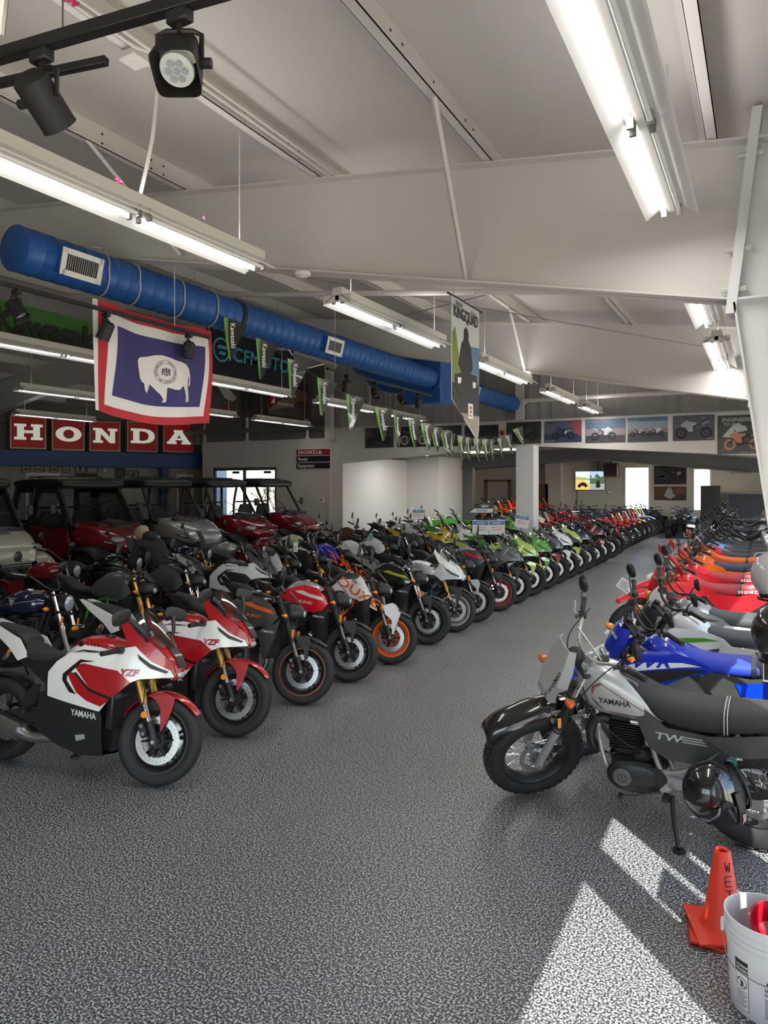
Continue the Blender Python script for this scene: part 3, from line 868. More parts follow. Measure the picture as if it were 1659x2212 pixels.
# ---------------------------------------------------------------- flag
def flagcrop(px, py):
    u = (px - 588) / 742
    return u, (py - (498 + 236 * u)) / (692 - 128 * u)
FW, FH = 1.58, 1.02
def flagpt(u, v, off=0.0):
    u_ = min(max(u, 0), 1)
    x = DX + 0.33 + 0.035 * sin(u * 9 + v * 2.2) * (0.3 + v) + 0.02 * sin(u * 17 - v * 4) + off
    y = 4.44 + u * FW + 0.012 * sin(v * 5)
    z = 3.79 - v * (FH - 0.0 * u) - 0.03 * sin(u * pi) * (1 if v < 0.5 else 1.0) - 0.045 * v * (1 - cos(u * 2 * pi)) * 0.5
    return (x, y, z)
def cloth(poly, off, step=0.04, holes=()):
    p, f = fill2d(poly, step, holes)
    return G().add([flagpt(a, b, off) for a, b in p], f)
t = thing('state_flag', 'red, white and blue state flag with a white bison hanging from the duct', 'flag', (DX + 0.33, 4.62, 3.82))
t.location = (0, 0, 0)
FR = mat('flag_red', (0.42, 0.02, 0.035), 0.75); FWm = mat('flag_white', (0.66, 0.65, 0.64), 0.75); FB = mat('flag_blue', (0.035, 0.03, 0.14), 0.75)
link('red_border', cloth(rect(0.02, 1, 0, 1), 0), FR, t)
link('heading', cloth(rect(-0.005, 0.025, 0.0, 1), 0.001), FWm, t)
link('white_band', cloth(rect(0.085, 0.945, 0.095, 0.925), 0.003), FWm, t)
link('blue_field', cloth(rect(0.145, 0.895, 0.19, 0.825), 0.006), FB, t)
BIS = [(839, 855), (850, 838), (890, 835), (930, 828), (970, 830), (1020, 850), (1060, 870), (1100, 885), (1130, 905), (1148, 935), (1157, 985), (1157, 1025), (1149, 1045), (1143, 1038), (1149, 1010), (1146, 970), (1141, 1000), (1136, 1040), (1140, 1085), (1143, 1130), (1132, 1136), (1128, 1100), (1124, 1134), (1112, 1134), (1118, 1095), (1112, 1060), (1100, 1030), (1075, 1050), (1050, 1048), (1020, 1034), (1003, 1028), (1000, 1080), (999, 1114), (978, 1114), (986, 1098), (975, 1070), (955, 1045), (940, 1025), (918, 1000), (912, 1030), (903, 1054), (893, 1030), (888, 995), (872, 985), (858, 960), (850, 920), (842, 885)]
bp = [flagcrop(*p) for p in BIS]
cx = sum(p[0] for p in bp) / len(bp); cy = sum(p[1] for p in bp) / len(bp)
link('bison_outline', cloth([(cx + (a - cx) * 1.025, cy + (b - cy) * 1.03) for a, b in bp], 0.0085), BLKM, t)
link('bison', cloth(bp, 0.011), FWm, t)
scx, scy = flagcrop(994, 933)
sx_, sy_ = 0.080, 0.113
seal = G()
for r0, r1 in ((0.97, 1.0), (0.70, 0.72)):
    o_, h_ = [(scx + sx_ * r1 * cos(q / 32 * 2 * pi), scy + sy_ * r1 * sin(q / 32 * 2 * pi)) for q in range(32)], [[(scx + sx_ * r0 * cos(q / 32 * 2 * pi), scy + sy_ * r0 * sin(q / 32 * 2 * pi)) for q in range(32)]]
    p, f = fill2d(o_, 0.02, h_); seal.add([flagpt(a, b, 0.014) for a, b in p], f)
def on_arc(txt, a0, a1, rad, h, flip):
    g = G(); n = len(txt)
    for i, ch in enumerate(txt):
        if ch == ' ': continue
        a = a0 + (a1 - a0) * (i / (n - 1))
        P, fs, w = letters(ch, h, 0.01)
        s = 1 if flip else -1
        v = []
        for x, y in P:
            x -= w / 2
            # u axis right, v axis down
            ca, sa = cos(a), sin(a)
            rr = rad + (-s) * y if False else (rad + y if not flip else rad - y)
            tx, ty = -sa, ca
            k = 1 if not flip else -1
            v.append(flagpt(scx + (sx_ / sy_) * (rr * ca + k * tx * x), scy + rr * sa + k * ty * x, 0.015))
        g.add(v, fs)
    return g
seal.join(on_arc('WYOMING - GREAT SEAL', radians(175), radians(360 + 20), sy_ * 0.76, sy_ * 0.17, False))
seal.join(on_arc('OF THE STATE OF', radians(160), radians(30), sy_ * 0.93, sy_ * 0.17, True))
for dx_, dy_, a_, b_ in ((-0.5, 0.0, .1, .5), (0.5, 0.0, .1, .5), (0, -0.3, .12, .3), (-0.25, .1, .05, .35), (0.25, .1, .05, .35), (0, .35, .35, .06), (0, .1, .3, .05), (0, .5, .2, .05), (0, -.1, .05, .3), (-.3, -.3, .06, .2), (.3, -.3, .06, .2)):
    seal.add([flagpt(scx + sx_ * (dx_ + q * a_) * 0.62, scy + sy_ * (dy_ + r_ * b_) * 0.62 if True else 0, 0.015) for q, r_ in ((-1, -.6), (1, -1), (.7, 1), (-.8, .8))], [(0, 1, 2, 3)])
link('seal_print', seal, mat('seal_ink', (0.05, 0.05, 0.06), 0.8), t, kind='stuff')

# ---------------------------------------------------------------- banner with rider (vertical, pointed)
KX = -2.8
def kb(u, v, off=0.004): return (KX + off, 6.63 + u * 0.78, 4.0 - v * 1.45)   # u to the right, v down
t = thing('pointed_banner', 'tall pointed sports banner with a quad rider hanging from the ceiling', 'banner', (0, 0, 0))
KP = [(0, 0), (1, 0), (1, 0.90), (0.93, 1.0), (0.86, 0.965), (0, 0.72)]
def kbp(poly, off, step=1e9): p, f = fill2d(poly, step); return G().add([kb(a, b, off) for a, b in p], f)
g = kbp(KP, 0.0); g2 = G().shell(g.v, g.f, 0.004)
link('cloth', g2, mat('banner_sky', (0.55, 0.58, 0.60), 0.5), t)
GREEN = mat('leaf_print', (0.18, 0.24, 0.05), 0.6); BLUW = mat('water_print', (0.10, 0.20, 0.33), 0.6); DKP = mat('dark_print', (0.03, 0.03, 0.035), 0.6); ROCK = mat('rock_print', (0.28, 0.25, 0.22), 0.6)
link('tree_print', kbp([(0.02, 0.25), (0.12, 0.2), (0.2, 0.33), (0.32, 0.5), (0.34, 0.58), (0.02, 0.62)], 0.006), GREEN, t)
link('water_print', kbp([(0.6, 0.30), (0.99, 0.28), (0.99, 0.62), (0.6, 0.62)], 0.006), BLUW, t)
link('ground_print', kbp([(0.01, 0.60), (0.99, 0.56), (0.99, 0.80), (0.6, 0.82), (0.4, 0.84), (0.01, 0.715)], 0.007), DKP, t)
link('rock_print', kbp([(0.3, 0.80), (0.95, 0.80), (0.97, 0.90), (0.93, 0.985), (0.86, 0.95), (0.36, 0.815)], 0.008), ROCK, t)
rid = G()
rid.join(kbp([(0.42, 0.20), (0.50, 0.17), (0.58, 0.20), (0.58, 0.26), (0.66, 0.30), (0.74, 0.45), (0.66, 0.5), (0.62, 0.55), (0.36, 0.55), (0.32, 0.5), (0.22, 0.46), (0.34, 0.30), (0.42, 0.27)], 0.009))
rid.join(kbp([(0.1, 0.54), (0.45, 0.50), (0.9, 0.50), (0.92, 0.62), (0.78, 0.66), (0.75, 0.72), (0.3, 0.72), (0.26, 0.66), (0.1, 0.62)], 0.010))
link('rider_print', rid, DKP, t)
lm = G()
for a in (0.18, 0.72): lm.join(kbp([(a, 0.555), (a + 0.13, 0.55), (a + 0.12, 0.59), (a + 0.01, 0.6)], 0.0125))
link('lamp_print', lm, WHTF, t)
link('white_label', kbp([(0.56, 0.72), (0.74, 0.72), (0.74, 0.83), (0.56, 0.83)], 0.011), WHTF, t)
tx = lambda u0, v0, off: (lambda a, b: kb(u0 + a / 0.78, v0 - b / 1.45 + 0.0 * a, off))
link('lettering', text_on(tx(0.06, 0.135, 0.012), 'KINGQUAD', 0.125, 0.02, 0, 0.75), BLKM, t)
link('lettering', text_on(tx(0.12, 0.045, 0.012), 'SUZUKI', 0.04, 0.02, 0, 1.0), BLKM, t)
link('lettering', text_on(tx(0.575, 0.815, 0.014), 'SUZUKI', 0.022, 0.01, 0, 0.9), BLKM, t)
link('emblem', kbp([(0.61, 0.745), (0.66, 0.735), (0.70, 0.75), (0.65, 0.765), (0.70, 0.775), (0.65, 0.795), (0.61, 0.78), (0.65, 0.77), (0.61, 0.76)], 0.014), REDG, t)
link('mountain_print', kbp([(0.62, 0.07), (0.72, 0.02), (0.78, 0.05), (0.84, 0.03), (0.94, 0.09), (0.84, 0.045), (0.78, 0.065), (0.72, 0.035)], 0.012), mat('grey_print', (0.3, 0.3, 0.3), 0.6), t)
link('top_bar', G().cyl(0.012, 6.55, 7.5, 'Y', 8, (KX - 0.002, 0, 4.01)), BLK, t)
for Y in (6.7, 7.3): link('hanger', G().cyl(0.003, 4.0, top_z(KX) + 0.217, 'Z', 6, (KX, Y, 0)), STEEL, t)

# ---------------------------------------------------------------- pennant string
A = [(-5.5, 6.2, 4.05), (-5.45, 6.9, 3.86), (-5.2, 8.2, 3.42), (-4.95, 9.0, 3.2), (-5.0, 10.3, 3.12), (-5.2, 12.0, 3.06), (-5.4, 14.0, 3.05), (-5.45, 16.0, 3.2), (-5.4, 17.4, 3.72)]
path = catmull(A, 12)
tag(link('pennant_string', G().tube(path, 0.004, 5), BLK), 'thin string sagging from the blue duct and carrying the pennants', 'string')
acc = [0]
for p, q in zip(path, path[1:]): acc.append(acc[-1] + (Vector(q) - Vector(p)).length)
def at_len(s):
    for i in range(len(acc) - 1):
        if acc[i + 1] >= s:
            t_ = (s - acc[i]) / (acc[i + 1] - acc[i])
            return Vector(path[i]).lerp(Vector(path[i + 1]), t_)
    return Vector(path[-1])
PG = mat('pennant_green', (0.10, 0.30, 0.03), 0.35, 0, 0.5); PB = mat('pennant_black', (0.012, 0.013, 0.014), 0.25, 0, 0.8)
base = None
rnd = random.Random(5)
NP = 20
for i in range(NP):
    s0 = 0.12 + i * (acc[-1] - 0.6) / (NP - 0.5)
    p, q = at_len(s0), at_len(s0 + 0.3)
    d = (q - p).normalized()
    label = 'green and black triangular pennant, %s along the string from the duct' % (['first', 'second', 'third', 'fourth', 'fifth', 'sixth', 'seventh', 'eighth', 'ninth', 'tenth', 'eleventh', 'twelfth', 'thirteenth', 'fourteenth', 'fifteenth', 'sixteenth', 'seventeenth', 'eighteenth', 'nineteenth', 'last'][i])
    if base is None:
        base = thing('pennant', label, 'pennant', (0, 0, 0), 0, 'pennants on the string')
        def pn(a, b, off=0.0): return (a, 0.03 * sin(b * 7) * (1 - a * 2) + off, -b)
        P1 = [(0, 0), (0.30, 0), (0.20, 0.5), (0.17, 0.5)]
        def pf(poly, off, step=0.06):
            pp, ff = fill2d(poly, step); return G().add([pn(a, b, off) for a, b in pp], ff)
        gg = pf(P1, 0); gs = G().shell(gg.v, gg.f, 0.002)
        link('cloth', gs, PB, base)
        for sd in (-1, 1):
            link('green_stripe', pf([(0, 0), (0.055, 0), (0.185, 0.5), (0.17, 0.5)], -0.004 * sd - 0.001), PG, base)
            link('pale_stripe', pf([(0.015, 0.02), (0.024, 0.02), (0.18, 0.49), (0.178, 0.49)], -0.006 * sd - 0.001), mat('pennant_lime', (0.4, 0.6, 0.2), 0.4), base)
            link('lettering', text_on((lambda a, b, sd=sd: pn(*(lambda a2, b2: (0.10 + a2 * 0.24 + b2 * 0.97 , 0.05 + a2 * 0.97 - b2 * 0.24))(a, b), -0.005 * sd - 0.001)), 'Kawasaki', 0.06, 0.02), WHTF, base)
        cur = base
    else:
        cur = base.copy(); COL.objects.link(cur); cur['label'] = label
        for ch in list(base.children):
            c_ = ch.copy(); COL.objects.link(c_); c_.parent = cur
    cur.location = p
    yaw = math.atan2(d.y, d.x) - rnd.uniform(0.1, 0.75)
    cur.rotation_euler = (0.0, -math.asin(max(-1, min(1, d.z))) * 0.8, yaw)
    sc_ = 0.95
    cur.scale = (sc_, sc_, sc_)

# ---------------------------------------------------------------- banners high at the left, planes along Y facing +X
def onX(X, y0, z0, off=0.0): return lambda a, b: (X + off, y0 + a, z0 + b)
def banner(name, X, y0, y1, z0, z1, m, label, items, cat='banner'):
    t = thing(name, label, cat, (0, 0, 0))
    g = G()
    rows = [[(X + 0.02 * sin(y0 + (y1 - y0) * i / 8 * 5) * (1 - j / 2) , y0 + (y1 - y0) * i / 8, z0 + (z1 - z0) * j / 3) for i in range(9)] for j in range(4)]
    g.grid(rows, 2, 0.004)
    link('cloth', g, m, t)
    for nm, gg, mm in items: link(nm, gg, mm, t)
    return t
KG = mat('banner_green', (0.035, 0.14, 0.02), 0.5)
it = [('lettering', text_on(onX(-8.8, 5.70, 4.10, 0.03), 'Kawasaki', 0.31, 0.035, 0, 1.05), BLKM)]
banner('long_banner', -8.8, 5.2, 7.95, 3.99, 4.5, KG, 'green banner with big black letters partly hidden by the flag', it)
TEAL = mat('teal_print', (0.04, 0.25, 0.36), 0.5)
g = text_on(onX(-8.8, 10.33, 4.40, 0.03), 'CFMOTO', 0.27, 0.02, 0.1, 1.15)
g2 = G()
o_, h_ = ring(0, 0, 0.185, 0.225)
p, f = fill2d(o_, 0.1, h_); g2.add([(-8.77, 10.02 + a, 4.55 + b) for a, b in p], f)
for z0, w in ((0.02, 0.28), (-0.09, 0.20)):
    g2.add([(-8.77, 10.02 - w / 2 + 0.03, 4.55 + z0), (-8.77, 10.02 + w / 2, 4.55 + z0), (-8.77, 10.02 + w / 2 + 0.03, 4.55 + z0 + 0.06), (-8.77, 10.02 - w / 2 + 0.06, 4.55 + z0 + 0.06)], [(0, 1, 2, 3)])
banner('long_banner', -8.8, 9.65, 12.3, 4.08, 4.92, mat('banner_black', (0.012, 0.016, 0.02), 0.35), 'black banner with teal letters and round emblem right of the flag', [('lettering', g, TEAL), ('emblem', g2, TEAL)])
def deco(X, y0, z0, pts, off=0.03): return G().add([(X + off, y0 + a, z0 + b) for a, b in fill2d(pts, 1e9)[0]], fill2d(pts, 1e9)[1])
banner('wall_banner', -12.0, 12.9, 14.4, 3.95, 4.85, mat('poster_dark', (0.04, 0.038, 0.038), 0.5), 'dark poster with a white motorcycle shape and red lettering right of the flag', [
    ('bike_print', deco(-12, 12.9, 3.95, [(0.2, 0.85), (0.7, 0.8), (1.0, 0.6), (1.35, 0.35), (1.2, 0.25), (0.9, 0.3), (0.6, 0.6)]), mat('pale_print', (0.3, 0.3, 0.3), 0.5)),
    ('lettering', text_on(onX(-12, 13.7, 4.0, 0.03), 'YAMAHA', 0.1, 0.02), REDG)])
SAND = mat('sand_print', (0.16, 0.105, 0.06), 0.6)
banner('wall_banner', -12.0, 15.6, 17.55, 4.02, 5.05, mat('banner_brown', (0.045, 0.035, 0.028), 0.5), 'brown desert poster with a red square emblem above the white wall', [
    ('dune_print', deco(-12, 15.6, 4.02, [(0.0, 0.1), (0.9, 0.25), (1.3, 0.45), (1.9, 0.55), (1.9, 0.75), (1.2, 0.85), (0.8, 0.6), (0.3, 0.3)]), SAND),
    ('emblem', deco(-12, 15.6, 4.02, rect(0.05, 0.28, 0.25, 0.5), 0.035), REDG),
    ('wing_print', deco(-12, 15.6, 4.02, [(0.09, 0.31), (0.24, 0.31), (0.25, 0.45), (0.20, 0.38), (0.19, 0.44), (0.15, 0.36)], 0.04), WHTF),
    ('lettering', text_on(onX(-12, 15.95, 4.30, 0.04), 'TRUE ADVENTURE', 0.085, 0.005, 0, 0.8), WHTF)])
# ================================================================ SIGNS, POSTERS, PICTURES
LETTER = {  # slab serif capitals in a unit box
 'H': ([[(0, 0), (.42, 0), (.42, .17), (.34, .17), (.34, .42), (.66, .42), (.66, .17), (.58, .17), (.58, 0), (1, 0), (1, .17), (.9, .17), (.9, .83), (1, .83), (1, 1), (.58, 1), (.58, .83), (.66, .83), (.66, .6), (.34, .6), (.34, .83), (.42, .83), (.42, 1), (0, 1), (0, .83), (.1, .83), (.1, .17), (0, .17)]], []),
 'O': ([circ(.5, .5, .5, 28)], [circ(.5, .5, .21, 20, .30)]),
 'N': ([[(0, 0), (.4, 0), (.4, .17), (.31, .17), (.31, .62), (.68, 0), (.9, 0), (.9, .83), (1, .83), (1, 1), (.6, 1), (.6, .83), (.69, .83), (.69, .42), (.34, 1), (0, 1), (0, .83), (.1, .83), (.1, .17), (0, .17)]], []),
 'D': ([[(0, 0), (.55, 0), (.78, .06), (.93, .2), (1, .4), (1, .6), (.93, .8), (.78, .94), (.55, 1), (0, 1), (0, .83), (.1, .83), (.1, .17), (0, .17)]], [[(.36, .18), (.55, .18), (.68, .27), (.74, .42), (.74, .58), (.68, .73), (.55, .82), (.36, .82)]]),
 'A': ([[(0, 0), (.4, 0), (.4, .17), (.33, .17), (.37, .28), (.63, .28), (.67, .17), (.6, .17), (.6, 0), (1, 0), (1, .17), (.94, .17), (.66, .83), (.66, 1), (.28, 1), (.28, .83), (.33, .83), (.06, .17), (0, .17)]], [[(.42, .42), (.58, .42), (.5, .66)]]),
}
def slab(fn, txt, x, h, w, gap):
    g = G()
    for ch in txt:
        for loop in LETTER[ch][0]:
            p, f = fill2d([(a * w, b * h) for a, b in loop], 1e9, [[(a * w, b * h) for a, b in q] for q in LETTER[ch][1]])
            g.add([fn(x + a, b) for a, b in p], f)
        x += w + gap
    return g
SIGNR = mat('sign_red', (0.26, 0.004, 0.006), 0.5, emit=(0.5, 0.005, 0.008), es=0.10)
SIGNW = mat('sign_white', (0.7, 0.72, 0.66), 0.5, emit=(0.85, 0.9, 0.75), es=0.40)
for ch, u0, u1, z0, z1, k in (('H', 2.85, 3.83, 3.11, 4.07, 0), ('O', 3.97, 4.92, 3.10, 4.05, 1), ('N', 5.05, 6.0, 3.10, 4.05, 2), ('D', 6.2, 7.2, 3.12, 4.10, 3), ('A', 7.38, 8.45, 3.14, 4.11, 4)):
    t = thing('letter_sign', 'red backlit box sign with a white letter %s' % ch, 'sign', (ax, ay, 0), AR, 'red letter signs')
    link('box', G().box(u0, u1, -0.2, 0.02, z0, z1, 0.01), mat('sign_edge', (0.35, 0.33, 0.28), 0.4, 0.5), t)
    link('face', G().box(u0 + 0.04, u1 - 0.04, -0.215, -0.2, z0 + 0.04, z1 - 0.04, 0.004), SIGNR, t)
    w, h = (u1 - u0), (z1 - z0)
    link('letter', slab(lambda a, b: (u0 + w * 0.11 + a, -0.222, z0 + h * 0.28 + b), ch, 0, h * 0.48, w * 0.78, 0), SIGNW, t)
PHB = mat('photo_black', (0.012, 0.012, 0.013), 0.5); PHG = mat('photo_grey', (0.17, 0.17, 0.17), 0.5); PHL = mat('photo_light', (0.3, 0.3, 0.3), 0.5)
# a small motorcycle silhouette used on posters: list of (polygon, holes, tone)
def bike2d(fn, w, flip=False, body=None, dark=None, wheel=None, off=0.0, light=None):
    s = w / 2.1
    F = (lambda a, b, o=0.0: fn(w - a * s if flip else a * s, b * s, off + o))
    out = []
    for cx_ in (0.36, 1.74):
        g = G()
        o_, h_ = ring(cx_, 0.33, 0.20, 0.33, 20)
        p, f = fill2d(o_, 1e9, h_); g.add([F(a, b) for a, b in p], f)
        p, f = fill2d(circ(cx_, 0.33, 0.06, 8), 1e9); g.add([F(a, b) for a, b in p], f)
        out.append(('wheel_print', g, wheel))
    g = G()
    for pl in ([(0.1, 0.95), (0.55, 0.8), (0.85, 0.82), (0.95, 0.62), (0.9, 0.3), (1.35, 0.25), (1.4, 0.6), (1.45, 0.85), (1.3, 0.98), (0.9, 0.95), (0.6, 0.88)], [(1.42, 0.9), (1.5, 0.9), (1.78, 0.36), (1.7, 0.32)], [(0.36, 0.36), (0.4, 0.28), (0.95, 0.4), (0.9, 0.5)], [(1.35, 1.0), (1.45, 1.22), (1.5, 1.2), (1.44, 0.96)]):
        p, f = fill2d(pl, 1e9); g.add([F(a, b, 0.002) for a, b in p], f)
    out.append(('frame_print', g, dark))
    g = G()
    for pl in ([(0.85, 0.98), (1.25, 1.0), (1.42, 1.15), (1.75, 0.88), (1.78, 0.78), (1.5, 0.68), (1.3, 0.4), (1.05, 0.45), (1.1, 0.75), (0.9, 0.85)], [(0.12, 1.0), (0.3, 1.02), (0.62, 0.85), (0.55, 0.8)]):
        p, f = fill2d(pl, 1e9); g.add([F(a, b, 0.004) for a, b in p], f)
    out.append(('body_print', g, body))
    return out
def printm(c): return mat('print_%02x%02x%02x' % tuple(int(q * 255) for q in c), c, 0.45)
def wallpic(name, label, cat, T, w, h, bg, bands=(), bikes=(), texts=(), frame=None, group=None, polys=()):
    """T: fn(a, b, off) on the wall; parts: backing, printed shapes, frame"""
    t = thing(name, label, cat, (0, 0, 0), 0, group)
    c = [T(0, 0, 0.004), T(w, 0, 0.004), T(w, h, 0.004), T(0, h, 0.004)]
    d = [T(0, 0, 0.0), T(w, 0, 0.0), T(w, h, 0.0), T(0, h, 0.0)]
    link('sheet', G().add(d + c, [(3, 2, 1, 0), (4, 5, 6, 7), (0, 1, 5, 4), (1, 2, 6, 5), (2, 3, 7, 6), (3, 0, 4, 7)]), printm(bg), t, smooth=False)
    for i, (y0, y1, col) in enumerate(bands):
        link('print_band', G().add([T(0.003, y0 * h, 0.005), T(w - 0.003, y0 * h, 0.005), T(w - 0.003, y1 * h, 0.005), T(0.003, y1 * h, 0.005)], [(0, 1, 2, 3)]), printm(col), t)
    for pl, col in polys:
        p, f = fill2d([(a * w, b * h) for a, b in pl], 1e9)
        link('print_shape', G().add([T(a, b, 0.007) for a, b in p], f), printm(col), t)
    for (x, y, bw, flip, b1, b2, b3) in bikes:
        for nm, g, m in bike2d(lambda a, b, o: T(x * w + a, y * h + b, 0.009 + o), bw * w, flip, printm(b1), printm(b2), printm(b3)): link(nm, g, m, t)
    for (s, x, y, hh, col, sh) in texts:
        link('lettering', text_on(lambda a, b: T(x * w + a, y * h + b, 0.016), s, hh * h, 0.015, sh), printm(col), t)
    if frame:
        g = G(); fw = 0.02
        for q in ((-fw, 0.0, -fw, h + fw), (w, w + fw, -fw, h + fw), (0, w, -fw, 0), (0, w, h, h + fw)):
            a = [T(q[0], q[2], 0), T(q[1], q[2], 0), T(q[1], q[3], 0), T(q[0], q[3], 0), T(q[0], q[2], 0.02), T(q[1], q[2], 0.02), T(q[1], q[3], 0.02), T(q[0], q[3], 0.02)]
            g.add(a, [(3, 2, 1, 0), (4, 5, 6, 7), (0, 1, 5, 4), (1, 2, 6, 5), (2, 3, 7, 6), (3, 0, 4, 7)])
        link('frame', g, frame, t, smooth=False)
    return t
def onY(X, Y, Z): return lambda a, b, o=0.0: (X + a, Y - o, Z + b)
K = (0.01, 0.01, 0.012); DG = (0.05, 0.05, 0.055); MG = (0.16, 0.16, 0.17); LG = (0.36, 0.37, 0.38); NV = (0.02, 0.03, 0.07); RD = (0.4, 0.01, 0.015); WH = (0.55, 0.56, 0.56)
wallpic('wall_poster', 'dark poster of a bagger cruiser, leftmost above the low opening', 'poster', onY(-10.14, 17.69, 3.12), 0.92, 0.58, (0.045, 0.04, 0.05), [(0.55, 1, (0.09, 0.08, 0.10))], [(0.1, 0.15, 0.8, True, (0.05, 0.03, 0.05), K, K)], [('STAR', 0.05, 0.86, 0.08, MG, 0)])
wallpic('wall_poster', 'dark poster of a chrome cruiser, second from the left above the opening', 'poster', onY(-9.1, 17.69, 3.12), 1.0, 0.57, (0.02, 0.02, 0.024), [], [(0.08, 0.1, 0.85, False, MG, MG, LG)], [('YAMAHA', 0.7, 0.05, 0.07, RD, 0)])
wallpic('wall_poster', 'dark poster with a red-wheeled bike, third from the left above the opening', 'poster', onY(-8.08, 17.69, 3.11), 0.91, 0.56, (0.016, 0.016, 0.02), [], [(0.05, 0.2, 0.7, False, DG, MG, (0.2, 0.03, 0.03))])
wallpic('wall_poster', 'dark poster of two bikes, fourth from the left above the opening', 'poster', onY(-7.08, 17.69, 3.11), 0.94, 0.53, (0.02, 0.022, 0.026), [(0, 0.3, (0.04, 0.045, 0.05))], [(0.02, 0.2, 0.5, False, MG, DG, MG), (0.5, 0.15, 0.48, True, DG, MG, LG)])
wallpic('wall_poster', 'poster of a dark bike among trees, just left of the white column', 'poster', onY(-5.92, 17.69, 3.12), 0.91, 0.56, (0.03, 0.04, 0.025), [(0, 0.25, (0.07, 0.07, 0.06))], [(0.08, 0.12, 0.8, False, DG, K, K)])
wallpic('wall_poster', 'purple-blue poster of a superbike with red smoke, right of the white column', 'poster', onY(-4.93, 17.69, 3.13), 0.93, 0.54, (0.10, 0.11, 0.17), [(0, 0.4, (0.035, 0.045, 0.10))], [(0.2, 0.14, 0.62, True, (0.03, 0.04, 0.12), K, K)], [('SUZUKI', 0.09, 0.88, 0.07, (0.03, 0.03, 0.04), 0), ('HAYABUSA', 0.05, 0.05, 0.06, LG, 0)], polys=[([(0.65, 0.98), (0.99, 0.98), (0.99, 0.25), (0.85, 0.4), (0.78, 0.7)], (0.3, 0.06, 0.07)), ([(0.35, 0.62), (0.6, 0.6), (0.72, 0.55), (0.6, 0.5), (0.56, 0.3), (0.5, 0.52)], WH)])
wallpic('wall_poster', 'poster of a white sport bike before mountains', 'poster', onY(-3.91, 17.69, 3.10), 0.94, 0.57, (0.10, 0.15, 0.24), [(0, 0.3, (0.05, 0.055, 0.075)), (0.3, 0.58, (0.28, 0.22, 0.25))], [(0.14, 0.1, 0.64, False, WH, NV, K)], [('YAMAHA', 0.8, 0.06, 0.06, RD, 0), ('NEW YZF-R3', 0.03, 0.87, 0.06, (0.4, 0.36, 0.25), 0)])
wallpic('wall_poster', 'poster of two parked sport bikes under a bright sky', 'poster', onY(-2.92, 17.69, 3.09), 0.90, 0.58, (0.28, 0.33, 0.38), [(0, 0.36, (0.06, 0.065, 0.09)), (0.36, 0.55, (0.28, 0.2, 0.22)), (0.84, 1, (0.08, 0.16, 0.28))], [(0.06, 0.22, 0.42, False, LG, K, K), (0.5, 0.22, 0.42, False, WH, K, K)], [('YAMAHA', 0.76, 0.06, 0.06, RD, 0), ('NEW YZF-R1', 0.03, 0.86, 0.05, (0.4, 0.36, 0.25), 0)])
wallpic('wall_poster', 'grey poster of a silver racing bike leaning at speed', 'poster', onY(-1.91, 17.69, 3.09), 0.88, 0.58, (0.07, 0.07, 0.10), [(0.55 + 0.09 * i, 0.58 + 0.09 * i, (0.17, 0.16, 0.2)) for i in range(5)], [(0.05, 0.08, 0.9, True, LG, DG, K)], [('YAMAHA', 0.8, 0.05, 0.055, LG, 0), ('R1', 0.7, 0.85, 0.08, LG, 0.3)])
wallpic('wall_poster', 'big square poster of an orange-wheeled racing bike headed ENGINEERED', 'poster', onY(-0.97, 17.69, 2.77), 0.96, 0.86, (0.05, 0.06, 0.065), [(0.0, 0.4, (0.07, 0.085, 0.09))], [(0.12, 0.1, 0.8, True, (0.55, 0.22, 0.14), K, (0.5, 0.2, 0.13))], [('ENGINEERED', 0.09, 0.84, 0.10, WH, 0.15), ('TO WIN', 0.12, 0.73, 0.08, WH, 0.2), ('Honda. Rules. Podium. #1 U.S. Grand Prix', 0.46, 0.03, 0.028, (0.5, 0.45, 0.35), 0.2)], polys=[([(0.1, 0.45), (0.3, 0.72), (0.42, 0.78), (0.6, 0.7), (0.62, 0.6), (0.4, 0.55), (0.25, 0.42)], WH), ([(0.78, 0.55), (0.84, 0.78), (0.93, 0.76), (0.96, 0.5)], (0.5, 0.2, 0.15)), ([(0.08, 0.06), (0.14, 0.1), (0.24, 0.06), (0.24, 0.13), (0.08, 0.13)], (0.35, 0.1, 0.08))])
# red fire bell / extinguisher spot on the wall
tag(link('alarm_bell', G().cyl(0.07, 0, 0.06, 'Y', 16, (-6.02, 17.62, 3.42), b=0.015), REDG), 'round red alarm bell between two dark posters', 'bell')
# HONDA Power Equipment sign
t = thing('shop_sign', 'three-line HONDA Power Equipment sign on the white wall', 'sign', (-12.52, 17.69, 2.55))
link('plate', G().box(-0.02, 1.23, -0.03, 0.0, -0.02, 0.6, 0.004), WHTF, t)
for i, (z0, z1, m) in enumerate(((0.40, 0.58, printm((0.35, 0.008, 0.015))), (0.20, 0.38, printm(K)), (0.0, 0.18, printm(K)))): link('row', G().box(0, 1.21, -0.035, -0.03, z0, z1), m, t)
link('lettering', slab(lambda a, b: (0.07 + a, -0.042, 0.435 + b), 'HONDA', 0, 0.11, 0.165, 0.012), WHTF, t)
for s, z in (('Power', 0.245), ('Equipment', 0.045)): link('lettering', text_on(lambda a, b: (0.07 + a, -0.042, z + b), s, 0.10, 0.03), WHTF, t)
t = thing('thermostat', 'small white thermostat on the wall under the HONDA sign', 'thermostat', (-11.73, 17.69, 1.55))
link('case', G().box(0, 0.2, -0.04, 0, 0, 0.13, 0.01), WHTF, t); link('display', G().box(0.04, 0.16, -0.044, -0.04, 0.06, 0.1), printm(MG), t)
link('wall_outlet', G().box(-10.75, -10.67, 21.88, 21.9, 1.2, 1.32, 0.004), WHTF, None, label='small plate on the bare wall beyond the opening', category='outlet')
